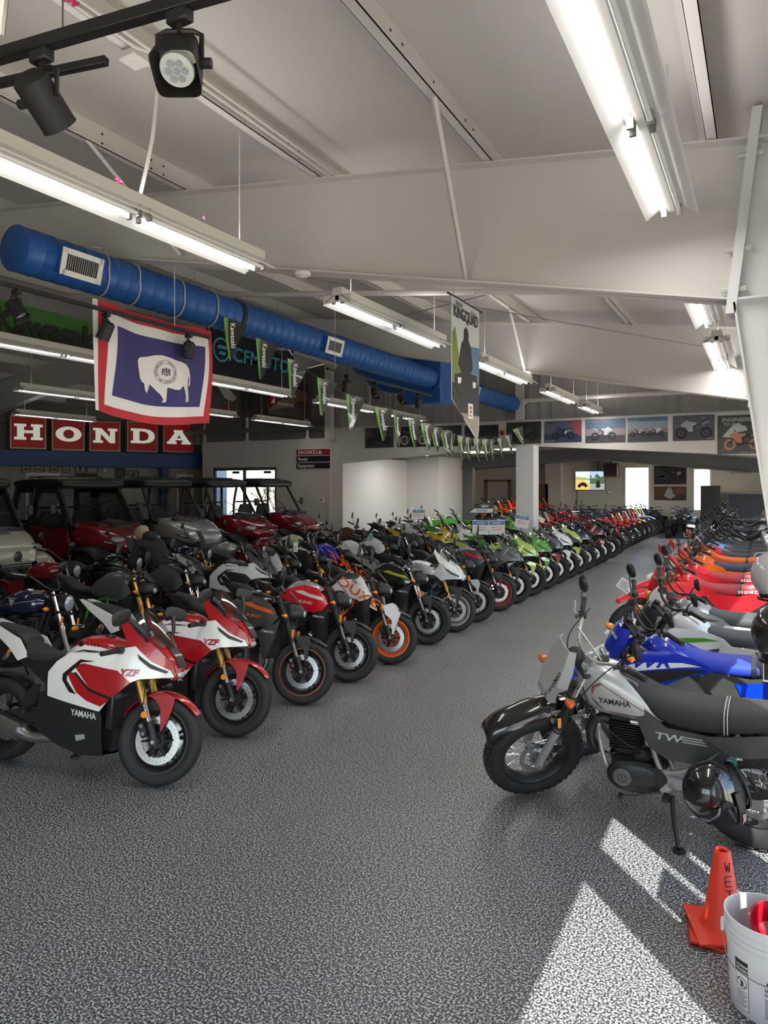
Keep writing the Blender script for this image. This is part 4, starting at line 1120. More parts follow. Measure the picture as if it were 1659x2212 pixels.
# pictures on the service wall
def onA(u, z): return lambda a, b, o=0.0: onwall(u + a, z + b, 0.002 + o)
for i, (u0, u1, z0, z1, lab) in enumerate(((3.19, 3.44, 2.43, 2.68, 'leftmost small framed bike photo under the blue band'), (3.56, 3.80, 2.43, 2.68, 'second small framed bike photo under the blue band'), (3.96, 4.20, 2.43, 2.69, 'third small framed bike photo under the blue band'), (4.31, 4.54, 2.44, 2.69, 'tilted small framed photo with a yellow bike, fourth in the row'),
        (4.69, 5.01, 2.45, 2.76, 'larger framed photo of a standing figure'), (5.04, 5.36, 2.45, 2.76, 'framed photo of an airfield scene'), (5.89, 6.22, 2.24, 2.60, 'dark framed picture right of the light switch'), (6.28, 6.65, 2.2, 2.53, 'framed picture of a rider in motion'), (6.72, 7.20, 2.15, 2.36, 'wide framed group photo'), (7.49, 7.62, 2.44, 2.62, 'tiny framed portrait, upper one by the blue post'), (7.49, 7.63, 2.28, 2.42, 'tiny framed portrait, lower one by the blue post'), (4.69, 5.36, 2.20, 2.42, 'wide dark framed picture behind the side-by-side roof'))):
    bg = LG if i < 6 else (K if i in (6, 11) else MG)
    if i in (8,): bg = LG
    pl = [([(0.3, 0.1), (0.6, 0.1), (0.62, 0.7), (0.5, 0.9), (0.36, 0.7)], K)] if i in (4, 7, 9, 10) else ([([(0.05 + 0.13 * q, 0.2), (0.14 + 0.13 * q, 0.2), (0.14 + 0.13 * q, 0.7), (0.05 + 0.13 * q, 0.7)], K) for q in range(7)] if i == 8 else [([(0.05, 0.4), (0.5, 0.5), (0.95, 0.42), (0.95, 0.5), (0.5, 0.6), (0.05, 0.5)], DG)])
    bk = [(0.1, 0.15, 0.8, i % 2 == 1, (0.35, 0.33, 0.05) if i == 3 else DG, K, K)] if i < 4 else []
    wallpic('framed_photo', lab, 'picture', onA(u0 + 0.02, z0 + 0.02), u1 - u0 - 0.04, z1 - z0 - 0.04, bg, [], bk, [], PHB, None, pl if i > 3 else [])
for lab, u0, u1, z0, z1, nm in (('small white switch plate on the grey panelled wall', 5.54, 5.61, 2.45, 2.58, 'light_switch'), ('small beige box high on the panelled wall', 6.53, 6.69, 2.62, 2.70, 'wall_box')):
    g = G().box(u0, u1, -0.04, 0, z0, z1, 0.008).rot('Z', math.degrees(AR)).mv(ax, ay, 0)
    link(nm, g, WHTF, None, label=lab, category='switch' if nm == 'light_switch' else 'box')
for i, (u0, u1, zt) in enumerate(((3.3, 4.25, 2.33), (7.9, 8.5, 2.32))):
    g = G()
    for q in ((u0, u0 + 0.08), (u1 - 0.08, u1)): g.box(*q, -0.04, 0, 0, zt, 0.006)
    g.box(u0, u1, -0.05, 0, zt, zt + 0.1, 0.006)
    o = angled(g, 'door_%d' % (i + 2), WHTF)
    link('door_leaf', G().box(u0 + 0.08, u1 - 0.08, -0.02, -0.005, 0, zt, 0.004), mat('door_brown', (0.16, 0.09, 0.05), 0.5) if i else printm(MG), o)
    bpy.data.objects[o.name].children[0].location = (ax, ay, 0); bpy.data.objects[o.name].children[0].rotation_euler = (0, 0, AR)

# far back wall things
t = thing('television', 'wall television showing two outdoor riding pictures', 'television', (-7.98, 33.98, 1.80))
link('screen_body', G().box(0, 1.38, -0.06, 0.0, 0, 0.9, 0.01), BLK, t)
def em(c, s=1.0): return mat('screen_%02x%02x%02x' % tuple(int(q * 255) for q in c), (0.02, 0.02, 0.02), 0.3, emit=c, es=s)
for pl, c in ((rect(.02, .69, .02, .88), (0.55, 0.62, 0.72)), (rect(.69, 1.36, .02, .88), (0.35, 0.45, 0.62)), ([(.02, .02), (.69, .02), (.69, .35), (.3, .5), (.02, .55)], (0.62, 0.42, 0.12)), ([(.02, .5), (.35, .48), (.69, .45), (.69, .58), (.02, .62)], (0.3, 0.35, 0.1)), ([(.69, .02), (1.36, .02), (1.36, .3), (.69, .3)], (0.28, 0.29, 0.3)), ([(.69, .3), (1.36, .3), (1.36, .7), (1.2, .6), (1.0, .78), (.85, .55), (.69, .75)], (0.05, 0.11, 0.04))):
    p, f = fill2d(pl, 1e9)
    link('screen_image', G().add([(a, -0.062 - 0.001 * len(t.children), b) for a, b in p], f), em(c, 1.6), t)
link('screen_image', G().add([(a, -0.075, b) for a, b in fill2d([(.1, .18), (.2, .3), (.35, .38), (.5, .33), (.6, .2), (.5, .12), (.4, .2), (.3, .2), (.2, .1)], 1e9)[0]], fill2d([(.1, .18), (.2, .3), (.35, .38), (.5, .33), (.6, .2), (.5, .12), (.4, .2), (.3, .2), (.2, .1)], 1e9)[1]), em((0.02, 0.01, 0.01)), t)
link('screen_image', G().add([(a, -0.075, b) for a, b in fill2d([(.95, .15), (1.0, .4), (1.07, .48), (1.14, .4), (1.18, .15), (1.06, .1)], 1e9)[0]], fill2d([(.95, .15), (1.0, .4), (1.07, .48), (1.14, .4), (1.18, .15), (1.06, .1)], 1e9)[1]), em((0.012, 0.012, 0.015)), t)
link('lettering', text_on(lambda a, b: (0.5 + a, -0.078, 0.56 + b), 'more together', 0.06, 0.02), em((0.9, 0.9, 0.9)), t)
link('tv_cable', G().tube([(-7.9, 33.97, 1.8), (-7.9, 33.97, 1.2), (-7.88, 33.97, 0.4)], 0.012, 6), BLK, None, label='black cable down the tan wall under the television', category='cable')
link('heater_pipe', G().tube([(-6.85, 33.6, 3.3), (-6.85, 33.6, 2.7), (-6.6, 33.6, 2.68)], 0.02, 6), BLK, None, label='dark pipe dropping beside the television to the heater', category='pipe')
t = thing('unit_heater', 'dark finned heater hanging near the far ceiling right of the television', 'heater', (-6.25, 33.3, 2.42))
link('case', G().box(-0.3, 0.3, 0, 0.5, 0, 0.62, 0.02), OAK, t)
for k in range(7): link('fin', G().box(-0.27 + k * 0.08, -0.23 + k * 0.08, -0.03, 0, 0.08, 0.58), BLKM, t)
link('bracket', G().box(-0.02, 0.02, 0.2, 0.24, 0.6, 0.8), BLKM, t)
tag(link('alarm_bell', G().cyl(0.1, 0, 0.05, 'Y', 20, (-6.4, 33.93, 1.72), b=0.015), STEEL), 'round grey bell on the tan wall right of the television', 'bell')
wallpic('wall_poster', 'dark poster of a white sport bike between the far windows, upper one', 'poster', onY(-4.45, 33.98, 2.07), 1.34, 0.84, (0.02, 0.022, 0.025), [], [(0.52, 0.35, 0.4, False, LG, DG, K)], [('YAMAHA', 0.8, 0.04, 0.045, RD, 0)], polys=[([(0.0, 0.9), (0.1, 0.3), (0.35, 0.25), (0.5, 0.45), (0.3, 0.6), (0.15, 0.95)], DG), ([(0.15, 0.35), (0.32, 0.4), (0.3, 0.5), (0.13, 0.44)], MG)])
wallpic('wall_poster', 'brown dusty poster of a dirt rider between the far windows, lower one', 'poster', onY(-4.45, 33.98, 1.36), 1.34, 0.62, (0.10, 0.05, 0.03), [(0, 0.3, (0.05, 0.03, 0.02))], [], [('ADVENTURE', 0.65, 0.55, 0.06, MG, 0)], polys=[([(0.3, 0.3), (0.42, 0.9), (0.5, 0.95), (0.56, 0.75), (0.66, 0.3), (0.5, 0.1)], LG), ([(0.55, 0.5), (0.75, 0.95), (0.95, 0.8), (0.9, 0.5)], (0.2, 0.08, 0.03))])
t = thing('partition_board', 'tall black board standing before the right far window', 'board', (-2.08, 32.9, 0))
link('board', G().box(-0.38, 0.38, -0.03, 0.03, 0.15, 2.02, 0.01), BLKM, t)
for s in (-0.3, 0.3): link('foot', G().box(s - 0.03, s + 0.03, -0.25, 0.25, 0, 0.15, 0.01), BLKM, t)
t = thing('counter', 'long black-fronted counter against the far right corner wall', 'counter', (-0.65, 33.2, 0))
link('front', G().box(-0.75, 1.2, 0, 0.7, 0, 1.68, 0.01), mat('counter_navy', (0.012, 0.015, 0.022), 0.5), t)
link('top', G().box(-0.80, 1.25, -0.05, 0.75, 1.68, 1.74, 0.01), printm(MG), t)
tag(link('shelf_bracket', G().box(-1.3, -0.75, 33.85, 33.98, 2.52, 2.55).box(-1.3, -1.28, 33.85, 33.98, 2.52, 2.66).box(-0.77, -0.75, 33.85, 33.98, 2.52, 2.66), MG and ALU), 'thin metal bracket frame high on the far right wall', 'bracket')

# ---------------------------------------------------------------- cones and bucket by the storefront
CONE = mat('cone_orange', (0.72, 0.045, 0.018), 0.45); CDIRT = mat('cone_dirty', (0.22, 0.045, 0.03), 0.7)
t = thing('traffic_cone', 'orange cone marked WET standing on a second cone beside the bucket', 'cone', (-0.18, 3.66, 0.03), radians(20))
prof = [(0.105, 0.012), (0.085, 0.03), (0.034, 0.36), (0.028, 0.366), (0.018, 0.362), (0.018, 0.30)]
link('body', G().lathe([(0.105, 0.012), (0.085, 0.035), (0.035, 0.36), (0.029, 0.368), (0.018, 0.362), (0.017, 0.28)], 36, 'Z'), CONE, t)
def cbase(z, s=0.135, dr=0.0):
    g = G(); rows = []
    n = 8
    for j in range(n + 1):
        rows.append([((i / n * 2 - 1) * s, (j / n * 2 - 1) * s, z + 0.014 * (1 - max(abs(i / n * 2 - 1), abs(j / n * 2 - 1))) - dr * ((i / n * 2 - 1) * (j / n * 2 - 1)) * 0.02) for i in range(n + 1)])
    return g.grid(rows, 1, 0.012)
link('base', cbase(0.012, 0.14, 0.6), CONE, t)
def conept(a, b, off=0.0012):
    r = 0.085 + (0.035 - 0.085) * (b - 0.035) / 0.325 + off
    th = radians(-78) + a / 0.05
    return (r * cos(th), r * sin(th), b)
for ch, z in (('W', 0.285), ('E', 0.225), ('T', 0.165)):
    st = {'W': [(0, 1), (.25, 0), (.5, .75), (.75, 0), (1, 1)], 'E': [(1, 1), (0, 1), (0, .5), (.8, .5), (0, .5), (0, 0), (1, 0)], 'T': [(0, 1), (1, 1), (.5, 1), (.5, 0)]}[ch]
    pts = []
    for (a, b), (c, d) in zip(st, st[1:]):
        for q in range(4): pts.append((a + (c - a) * q / 4, b + (d - b) * q / 4))
    pts.append(st[-1])
    link('lettering', G().tube([conept((p[0] - 0.5) * 0.028, z + p[1] * 0.042) for p in pts], 0.0022, 4), BLKM, t)
t2 = thing('traffic_cone', 'lower dirty orange cone base stacked under the wet-floor cone', 'cone', (-0.18, 3.66, 0), radians(8))
link('base', cbase(0.014, 0.145, -0.8), CONE, t2)
link('body', G().lathe([(0.105, 0.014), (0.082, 0.03)], 24, 'Z'), CDIRT, t2)
link('grime', G().box(-0.152, 0.152, -0.152, 0.152, 0.0, 0.006, 0.002), CDIRT, t2)

BKT = mat('bucket_white', (0.68, 0.68, 0.69), 0.38)
bx_, by_ = 0.0, 3.24
t = thing('bucket', 'white five-gallon plastic bucket with warning label and printing', 'bucket', (bx_, by_, 0))
link('shell', G().lathe([(0.001, 0.006), (0.125, 0.0), (0.130, 0.006), (0.146, 0.27), (0.151, 0.272), (0.151, 0.278), (0.1465, 0.28), (0.147, 0.295), (0.153, 0.297), (0.153, 0.303), (0.148, 0.305), (0.149, 0.322), (0.155, 0.324), (0.155, 0.330), (0.150, 0.332), (0.151, 0.358), (0.156, 0.362), (0.155, 0.370), (0.149, 0.370), (0.147, 0.36), (0.128, 0.012), (0.001, 0.012)], 64, 'Z'), BKT, t)
link('handle', G().tube([(-0.157, 0.0, 0.29), (-0.15, -0.055, 0.235), (-0.11, -0.13, 0.20), (0.0, -0.17, 0.185), (0.11, -0.13, 0.20), (0.15, -0.055, 0.235), (0.157, 0, 0.29)], 0.0022, 6, 4), STEEL, t)
for s in (-1, 1): link('handle_ear', G().box(s * 0.158 - 0.008, s * 0.158 + 0.008, -0.018, 0.018, 0.265, 0.31, 0.004), BKT, t)
def bk(th0): return lambda a, b, off=0.0008: ((0.130 + 0.016 * b / 0.27 + off) * cos(radians(th0) + a / 0.138), (0.130 + 0.016 * b / 0.27 + off) * sin(radians(th0) + a / 0.138), b)
def bpoly(th, pl, off=0.0008, step=0.012): p, f = fill2d(pl, step); F = bk(th); return G().add([F(a, b, off) for a, b in p], f)
th = 232
link('warning_label', bpoly(th, rect(-0.028, 0.028, 0.03, 0.225), 0.0006), BLKM, t)
link('label_paper', bpoly(th, rect(-0.026, 0.026, 0.032, 0.178), 0.001), WHTF, t)
o_, h_ = ring(0, 0.135, 0.0195, 0.0225, 24)
p, f = fill2d(o_, 0.01, h_)
g = G().add([bk(th)(a, b, 0.0014) for a, b in p], f)
g.join(bpoly(th, [(-0.016, 0.148), (-0.013, 0.151), (0.016, 0.122), (0.013, 0.119)], 0.0014))
g.join(bpoly(th, [(-0.006, 0.12), (0.002, 0.12), (0.008, 0.14), (-0.002, 0.147)], 0.0014))
link('warning_symbol', g, BLKM, t, kind='stuff')
for s, z in (('WARNING', 0.2), ('PELIGRO', 0.184)): link('lettering', text_on(lambda a, b: bk(th)(a - 0.022, z + b, 0.0015), s, 0.010, 0.03), WHTF, t)
g = G()
for k in range(11): g.join(bpoly(th, rect(-0.022, 0.022 if k % 3 else 0.012, 0.040 + k * 0.0062, 0.0425 + k * 0.0062), 0.0014, 0.02))
link('fine_print', g, BLKM, t, kind='stuff')
for s, z, h in (('ACRYLIC', 0.165, 0.024), ('106-61', 0.142, 0.015), ('DERRETIR', 0.126, 0.010)): link('lettering', text_on(lambda a, b: bk(268)(a, z + b, 0.001), s, h, 0.03, 0.12 if h > 0.02 else 0), BLKM, t)
g = G()
for k in range(14): g.join(bpoly(268, rect(0.0, 0.05 - 0.006 * (k % 3), 0.035 + k * 0.006, 0.0375 + k * 0.006), 0.001, 0.02))
link('fine_print', g, mat('grey_ink', (0.15, 0.15, 0.16), 0.6), t, kind='stuff')
t = thing('red_bowl', 'red plastic funnel bowl lying inside the white bucket', 'bowl', (bx_ + 0.02, by_ + 0.02, 0.30), 0, None, (radians(35), radians(12), 0))
link('bowl', G().lathe([(0.001, -0.05), (0.03, -0.05), (0.05, -0.03), (0.088, 0.045), (0.094, 0.05), (0.09, 0.053), (0.084, 0.048), (0.046, -0.025), (0.001, -0.044)], 40, 'Z'), mat('red_plastic', (0.42, 0.006, 0.02), 0.28, 0, 0.4), t)
link('stem', G().cyl(0.012, -0.12, -0.05, 'Z', 14), _M['red_plastic'], t)
# scraps on the floor
for i, (x, y, s, lab) in enumerate(((-0.41, 4.86, 0.016, 'small torn white scrap under the silver dual-sport bike'), (-0.40, 4.62, 0.010, 'tiny white chip near the kickstand foot'), (-0.05, 3.0, 0.012, 'small dark pebble beside the bucket'))):
    tag(link('floor_scrap' if i < 2 else 'pebble', G().extr([(-s, -s * .6), (s * .2, -s), (s * 1.4, s * .2), (0, s)], 0.0005, 0.004 if i < 2 else 0.014, 'Z').mv(x, y, 0), PAPER if i < 2 else BLKM), lab, 'scrap' if i < 2 else 'pebble')
# ================================================================ VEHICLE KITS
class Kit:
    """a list of parts (name, mesh, role, steered, index of the part it belongs to)"""
    def __init__(s, ax=None, ad=None): s.p = []; s.ax = ax; s.ad = ad
    def add(s, name, g, role, st=False, sub=None, ang=38, stuff=False, smooth=True):
        s.p.append([name, g.mesh(name, ang, smooth) if isinstance(g, G) else g, role, st, sub, stuff]); return len(s.p) - 1
    def both(s, name, g, role, st=False, sub=None, **k):
        a = s.add(name, g, role, st, sub, **k); b = s.add(name, g.mir(), role, st, sub, **k); return a, b
    def put(s, pal, name, label, cat, loc, heading, lean=0.0, steer=0.0, group=None, skip=()):
        root = thing(name, label, cat, loc, 0, group, (-radians(lean), 0, heading))
        S = Matrix.Translation(s.ax) @ Matrix.Rotation(radians(steer), 4, Vector(s.ad)) @ Matrix.Translation(-Vector(s.ax)) if s.ax else Matrix()
        made = {}
        for i, (nm, me, role, st, sub, stuff) in enumerate(s.p):
            m = pal.get(role, DEF.get(role))
            if m is None or nm in skip: continue
            if sub is not None and sub not in made: continue
            o = bpy.data.objects.new(nm, me)
            if not me.materials: me.materials.append(m)
            if me.materials[0] is not m:
                o.material_slots[0].link = 'OBJECT'; o.material_slots[0].material = m
            o.parent = made[sub] if sub is not None else root
            if st and sub is None: o.matrix_local = S
            if stuff: o['kind'] = 'stuff'
            COL.objects.link(o); made[i] = o
        return root
DEF = dict(tyre=RUB, rim=BLK, disc=mat('disc_steel', (0.55, 0.56, 0.57), 0.25, 0.9), black=BLK, frame=BLKM, forku=BLK, forkl=CHROME, engine=DKMET, alu=ALU, seat=SEATM, seat2=SEATM,
           glass=SCREEN, lens=LENS, amber=AMBER, tail=TAILR, mirror=MIRR, exhaust=STEEL, grip=BLKM, knob=mat('knob_rubber', (0.032, 0.032, 0.033), 0.6), spoke=CHROME, body=WHTG, body2=None, accent=None, accent2=None,
           deco=None, deco2=None, deco3=None, txt=None, txt2=None, chrome=CHROME, bar=BLK, fender=BLK, screen=SCREEN, guard=None, plate=None, tankcap=CHROME, rimtape=None, hl=BLK, pad=None)

def wheel(k, x, r, w, rr, st, cast=True, knob=False, disc=0.15, ndisc=2, spokes=5, rear=False, discside=(1, -1), rows=3, nk=44):
    z = r
    h = r - rr
    T = lambda g: g.mv(x, 0, z)
    rt = r - (0.012 if knob else 0)
    half = [(rr - 0.006, 0.34 * w), (rr + 0.18 * h, 0.44 * w), (rr + 0.5 * h, 0.5 * w), (rr + 0.80 * h, 0.44 * w), (rt - 0.02 * h, 0.24 * w), (rt, 0)]
    prof = [(a, -b) for a, b in half] + [(a, b) for a, b in half[::-1][1:]]
    rw = 0.36 * w
    rimp = [(rr + 0.006, -rw - 0.004), (rr + 0.006, -rw + 0.004), (rr - 0.006, -rw + 0.010), (rr - 0.028, -rw * 0.35), (rr - 0.030, 0), (rr - 0.028, rw * 0.35), (rr - 0.006, rw - 0.010), (rr + 0.006, rw - 0.004), (rr + 0.006, rw + 0.004), (rr - 0.008, rw + 0.004), (rr - 0.016, rw - 0.006), (rr - 0.040 if cast else rr - 0.034, rw * 0.3), (rr - 0.040 if cast else rr - 0.034, -rw * 0.3), (rr - 0.016, -rw + 0.006), (rr - 0.008, -rw - 0.004)]
    g = G().lathe(rimp, 48, 'Y', True)
    nm = 'rear_wheel' if rear else 'front_wheel'
    if cast:
        g.cyl(0.045, -0.035, 0.035, 'Y', 20, b=0.006)
        for i in range(spokes):
            a = 2 * pi * i / spokes + 0.3
            for da in ((-0.16, 0.16) if spokes <= 5 else (0,)):
                c0, s0 = cos(a + da * 0.5), sin(a + da * 0.5); c1, s1 = cos(a + da), sin(a + da)
                g.tube([(0.035 * c0, 0.016, 0.035 * s0), (0.6 * rr * (c0 + c1) / 2, 0.008, 0.6 * rr * (s0 + s1) / 2), ((rr - 0.035) * c1, 0, (rr - 0.035) * s1)], [0.014, 0.0095, 0.011], 6)
    ri = k.add(nm, T(g), 'rim', st)
    k.add('tyre', T(G().lathe(prof, 56, 'Y', k=2, cap=False)), 'tyre', False, ri, ang=60)
    if knob:
        g = G()
        for i in range(nk):
            a = 2 * pi * i / nk
            for j in range(-rows // 2 + 1, rows // 2 + 1) if rows % 2 else [q + 0.5 for q in range(-rows // 2, rows // 2)]:
                y = j * w / (rows) * 0.88
                aa = a + (0.5 * 2 * pi / nk if int(abs(j) + 0.6) % 2 else 0)
                e = abs(j) / (rows / 2)
                rad = rt - 0.24 * h * e ** 2.2
                b = G().box(-0.006, 0.017, -w / rows * 0.33, w / rows * 0.33, -0.55 * pi * r / nk, 0.55 * pi * r / nk)
                b.rot('Z', -0)
                b.xf(Matrix.Rotation(-aa, 4, 'Y') @ Matrix.Translation((rad, y, 0)) @ Matrix.Rotation(math.atan2(y, h * 1.3) * (1 if True else 0), 4, 'Z'))
                g.join(b)
        k.add('tread_knobs', T(g), 'knob', False, ri, stuff=True, smooth=False)
    if not cast:
        g = G().cyl(0.032, -0.05, 0.05, 'Y', 16).cyl(0.042, 0.035, 0.045, 'Y', 16).cyl(0.042, -0.045, -0.035, 'Y', 16)
        k.add('hub', T(g), 'alu', False, ri)
        g = G()
        for i in range(32):
            a = 2 * pi * i / 32; s = 1 if i % 2 else -1; d = 0.42 * (1 if i % 4 < 2 else -1)
            g.tube([(0.04 * cos(a + d), s * 0.038, 0.04 * sin(a + d)), ((rr - 0.03) * cos(a), s * 0.004, (rr - 0.03) * sin(a))], 0.0019, 4, cap=False)
        k.add('wire_spokes', T(g), 'spoke', False, ri, stuff=True)
    if disc:
        for sd in discside[:ndisc]:
            o_ = [(disc * cos(q / 48 * 2 * pi), disc * sin(q / 48 * 2 * pi)) for q in range(48)]
            hs = [[(disc * 0.70 * cos(q / 40 * 2 * pi), disc * 0.70 * sin(q / 40 * 2 * pi)) for q in range(40)]]
            for i in range(30):
                a = 2 * pi * i / 30
                for f_ in ((0.78, 0.9) if i % 2 else (0.84,)):
                    hs.append([(disc * f_ * cos(a) + 0.0032 * cos(q * pi / 2.5), disc * f_ * sin(a) + 0.0032 * sin(q * pi / 2.5)) for q in range(5)])
            p, f = fill2d(o_, 1e9, hs)
            y0 = sd * (0.052 if not rear else 0.06)
            n = len(p)
            g = G().add([(a, y0, b) for a, b in p], f)
            g = G().shell(g.v, g.f, 0.004)
            di = k.add('brake_disc', T(g), 'disc', False, ri, ang=20)
            g = G().lathe([(0.03, y0 - 0.004), (0.03, y0 + 0.004), (0.05, y0 + 0.004), (0.05, y0 - 0.004)], 20, 'Y', True)
            for i in range(6):
                a = 2 * pi * i / 6
                g.tube([(0.045 * cos(a), y0, 0.045 * sin(a)), (disc * 0.74 * cos(a + 0.12), y0, disc * 0.74 * sin(a + 0.12))], [0.012, 0.006], 5)
            k.add('disc_carrier', T(g), 'black' if disc > 0.13 else 'alu', False, ri)
    return ri

def fork(k, xa, za, xt, zt, y=0.1, usd=True, ru=0.027, rl=0.0205, zmid=0.55, boot=False, axl=True, st=True, refl=True):
    P = lambda z, dx=0: (xa + (xt - xa) * (z - za) / (zt - za) + dx)
    for s in (1, -1):
        zs = zmid
        if usd:
            u = k.add('fork_tube', G().tube([(P(zs), s * y, zs), (P(zt), s * y, zt)], ru, 14), 'forku', st)
            g = G().tube([(P(za + 0.07), s * y, za + 0.07), (P(zs + 0.02), s * y, zs + 0.02)], rl, 14)
            l = k.add('fork_slider', g, 'forkl', st)
            k.add('axle_clamp', G().tube([(P(za) + 0.0, s * y, za - 0.025), (P(za + 0.05), s * y, za + 0.05), (P(za + 0.13), s * y, za + 0.13)], [0.03, 0.027, 0.024], 12), 'black', False, l)
        else:
            u = k.add('fork_tube', G().tube([(P(zs), s * y, zs), (P(zt), s * y, zt)], rl, 14), 'chrome', st)
            l = k.add('fork_slider', G().tube([(P(za - 0.02), s * y, za - 0.02), (P(za + 0.06), s * y, za + 0.06), (P(zs), s * y, zs), (P(zs + 0.015), s * y, zs + 0.015)], [0.026, 0.027, ru, ru], 14), 'forkl', st)
        if boot:
            n = 13
            pts = [(P(zs - 0.02 + 0.24 * i / (2 * n)), s * y, zs - 0.02 + 0.24 * i / (2 * n)) for i in range(2 * n + 1)]
            k.add('fork_boot', G().tube(pts, [0.036 if i % 2 else 0.029 for i in range(2 * n + 1)], 14), 'grip', False, u, ang=80)
        if refl: k.add('reflector', G().box(P(zs) - 0.012, P(zs) + 0.012, s * (y + ru + 0.004) - 0.003, s * (y + ru + 0.004) + 0.003, zs + 0.04, zs + 0.12, 0.002), 'amber', False, u)
    if axl: k.add('front_axle', G().cyl(0.012, -y - 0.04, y + 0.04, 'Y', 12, (xa, 0, za)), 'alu', st)
    for z, t in ((zt - 0.03, 0.012), (zt - 0.20, 0.016)):
        g = G().box(P(z) - 0.03, P(z) + 0.03, -y - 0.035, y + 0.035, z - t, z + t, 0.008).box(P(z) - 0.09, P(z), -0.035, 0.035, z - t, z + t, 0.008)
        k.add('triple_clamp', g, 'black', st)

def caliper(k, xa, za, s, y=0.075, st=True, col='black', dx=-0.10, dz=0.07):
    g = G().box(-0.028, 0.028, -0.028, 0.02, -0.055, 0.055, 0.012).rot('Y', -25)
    c = k.add('brake_caliper', g.mv(xa + dx, s * y, za + dz), col, st)
    g = G()
    for z in (-0.025, 0.025): g.cyl(0.012, 0, s * 0.034, 'Y', 12, (xa + dx + z * -0.4, s * y, za + dz + z))
    k.add('caliper_bolts', g, 'chrome', False, c, stuff=True)

def arcfender(k, xc, zc, R, a0, a1, hw, role='fender', st=True, crown=0.02, name='front_fender', taper=0.6, yoff=0.0, seg=12):
    rows = []
    for j in range(7):
        q = j / 6 * 2 - 1
        row = []
        for i in range(seg + 1):
            t = i / seg; a = radians(a0 + (a1 - a0) * t)
            wv = hw * (1 - (1 - taper) * abs(2 * t - 1) ** 2)
            rr = R - crown * q * q
            row.append((xc + rr * cos(a), wv * q, zc + rr * sin(a)))
        rows.append(row)
    g = G().grid(rows, 1, 0.004)
    return k.add(name, g, role, st, ang=60)

def mirrors(k, base, head, st, size=(0.075, 0.045), rnd=2.3, sr=0.005, role='black', broad=False, lens_face=-1):
    for s in (1, -1):
        b = (base[0], s * base[1], base[2]); h = (head[0], s * head[1], head[2])
        mid = ((b[0] + h[0]) / 2 + 0.02, (b[1] + h[1]) / 2, (b[2] + h[2]) / 2 + 0.01)
        stt = k.add('mirror_stalk', G().tube([b, mid, (h[0] + 0.008, h[1], h[2] - size[1] * 0.3)], [sr * 1.5, sr, sr], 8, 3), 'chrome' if role == 'chrome' else 'black', st)
        g = G(); n = 24
        ringp = lambda f, x: [(x, size[0] * f * math.copysign(abs(cos(q / n * 2 * pi)) ** (2 / rnd), cos(q / n * 2 * pi)), size[1] * f * math.copysign(abs(sin(q / n * 2 * pi)) ** (2 / rnd), sin(q / n * 2 * pi))) for q in range(n)]
        v = ringp(1, 0) + ringp(1.03, 0.006) + ringp(0.85, 0.024) + ringp(0.4, 0.034)
        f = [(i * n + q, i * n + (q + 1) % n, (i + 1) * n + (q + 1) % n, (i + 1) * n + q) for i in range(3) for q in range(n)] + [tuple(range(n))[::-1], tuple(3 * n + q for q in range(n))]
        g.add(v, f)
        gl = G().add(ringp(0.93, -0.001), [tuple(range(n))[::-1]])
        for q in (g, gl):
            q.rot('X', s * 8); q.rot('Z', s * -8); q.rot('Y', 6); q.mv(*h)
        hd = k.add('mirror_head', g, role, False, stt)
        k.add('mirror_glass', gl, 'mirror', False, stt, smooth=False)

def bars(k, x, z, half, st=True, rise=0.06, back=0.10, r=0.011, crossbar=False, pad=False, levers=True, role='bar', gripl=0.12, ctl=True):
    pts = [(x - back, -half, z + rise), (x - back * 0.5, -half + 0.16, z + rise * 0.9), (x, -0.10, z), (x, 0.10, z), (x - back * 0.5, half - 0.16, z + rise * 0.9), (x - back, half, z + rise)]
    b = k.add('handlebar', G().tube(pts, r, 10, 4), role, st)
    for s in (1, -1):
        d = Vector((-back * 0.5, s * 0.16, rise * 0.1)).normalized()
        e = Vector((x - back, s * half, z + rise))
        a = e - d * gripl
        g = G().tube([tuple(a + d * (gripl * q / 12)) for q in range(13)], [0.0175 if q % 2 else 0.0158 for q in range(13)], 12)
        g.tube([tuple(e - d * 0.003), tuple(e + d * 0.008)], 0.02, 12)
        k.add('grip', g, 'grip', False, b)
        if ctl:
            c = a - d * 0.035
            gg = G().box(-0.022, 0.022, -0.028, 0.028, -0.024, 0.02, 0.008).mv(*c)
            gg.tube([tuple(c + Vector((0.02, 0, 0.01))), tuple(c + Vector((0.05, -s * 0.01, 0.0)))], 0.012, 8)
            k.add('switch_pod', gg, 'black', False, b)
        if levers:
            c = a - d * 0.02 + Vector((0.03, 0, 0))
            k.add('lever', G().tube([tuple(c), tuple(c + d * 0.05 + Vector((0.03, 0, -0.004))), tuple(c + d * 0.12 + Vector((0.028, 0, -0.008))), tuple(c + d * 0.165 + Vector((0.036, 0, -0.01)))], [0.006, 0.005, 0.004, 0.006], 6, 3), 'alu', False, b)
    if crossbar:
        k.add('crossbar', G().tube([(x - 0.02, -0.17, z + rise * 0.8), (x - 0.02, 0.17, z + rise * 0.8)], 0.006 if not pad else 0.008, 8), role, False, b)
    if pad: k.add('bar_pad', G().loft([(-0.11, .024, -.024, .026, 3), (0.11, .024, -.024, .026, 3)], 16, 1).rot('Z', 90).mv(x - 0.02, 0, z + rise * 0.8), 'pad', False, b)
    return b
def brakehose(k, pts, st=True, r=0.004): k.add('brake_hose', G().tube(pts, r, 6, 4), 'grip', st)
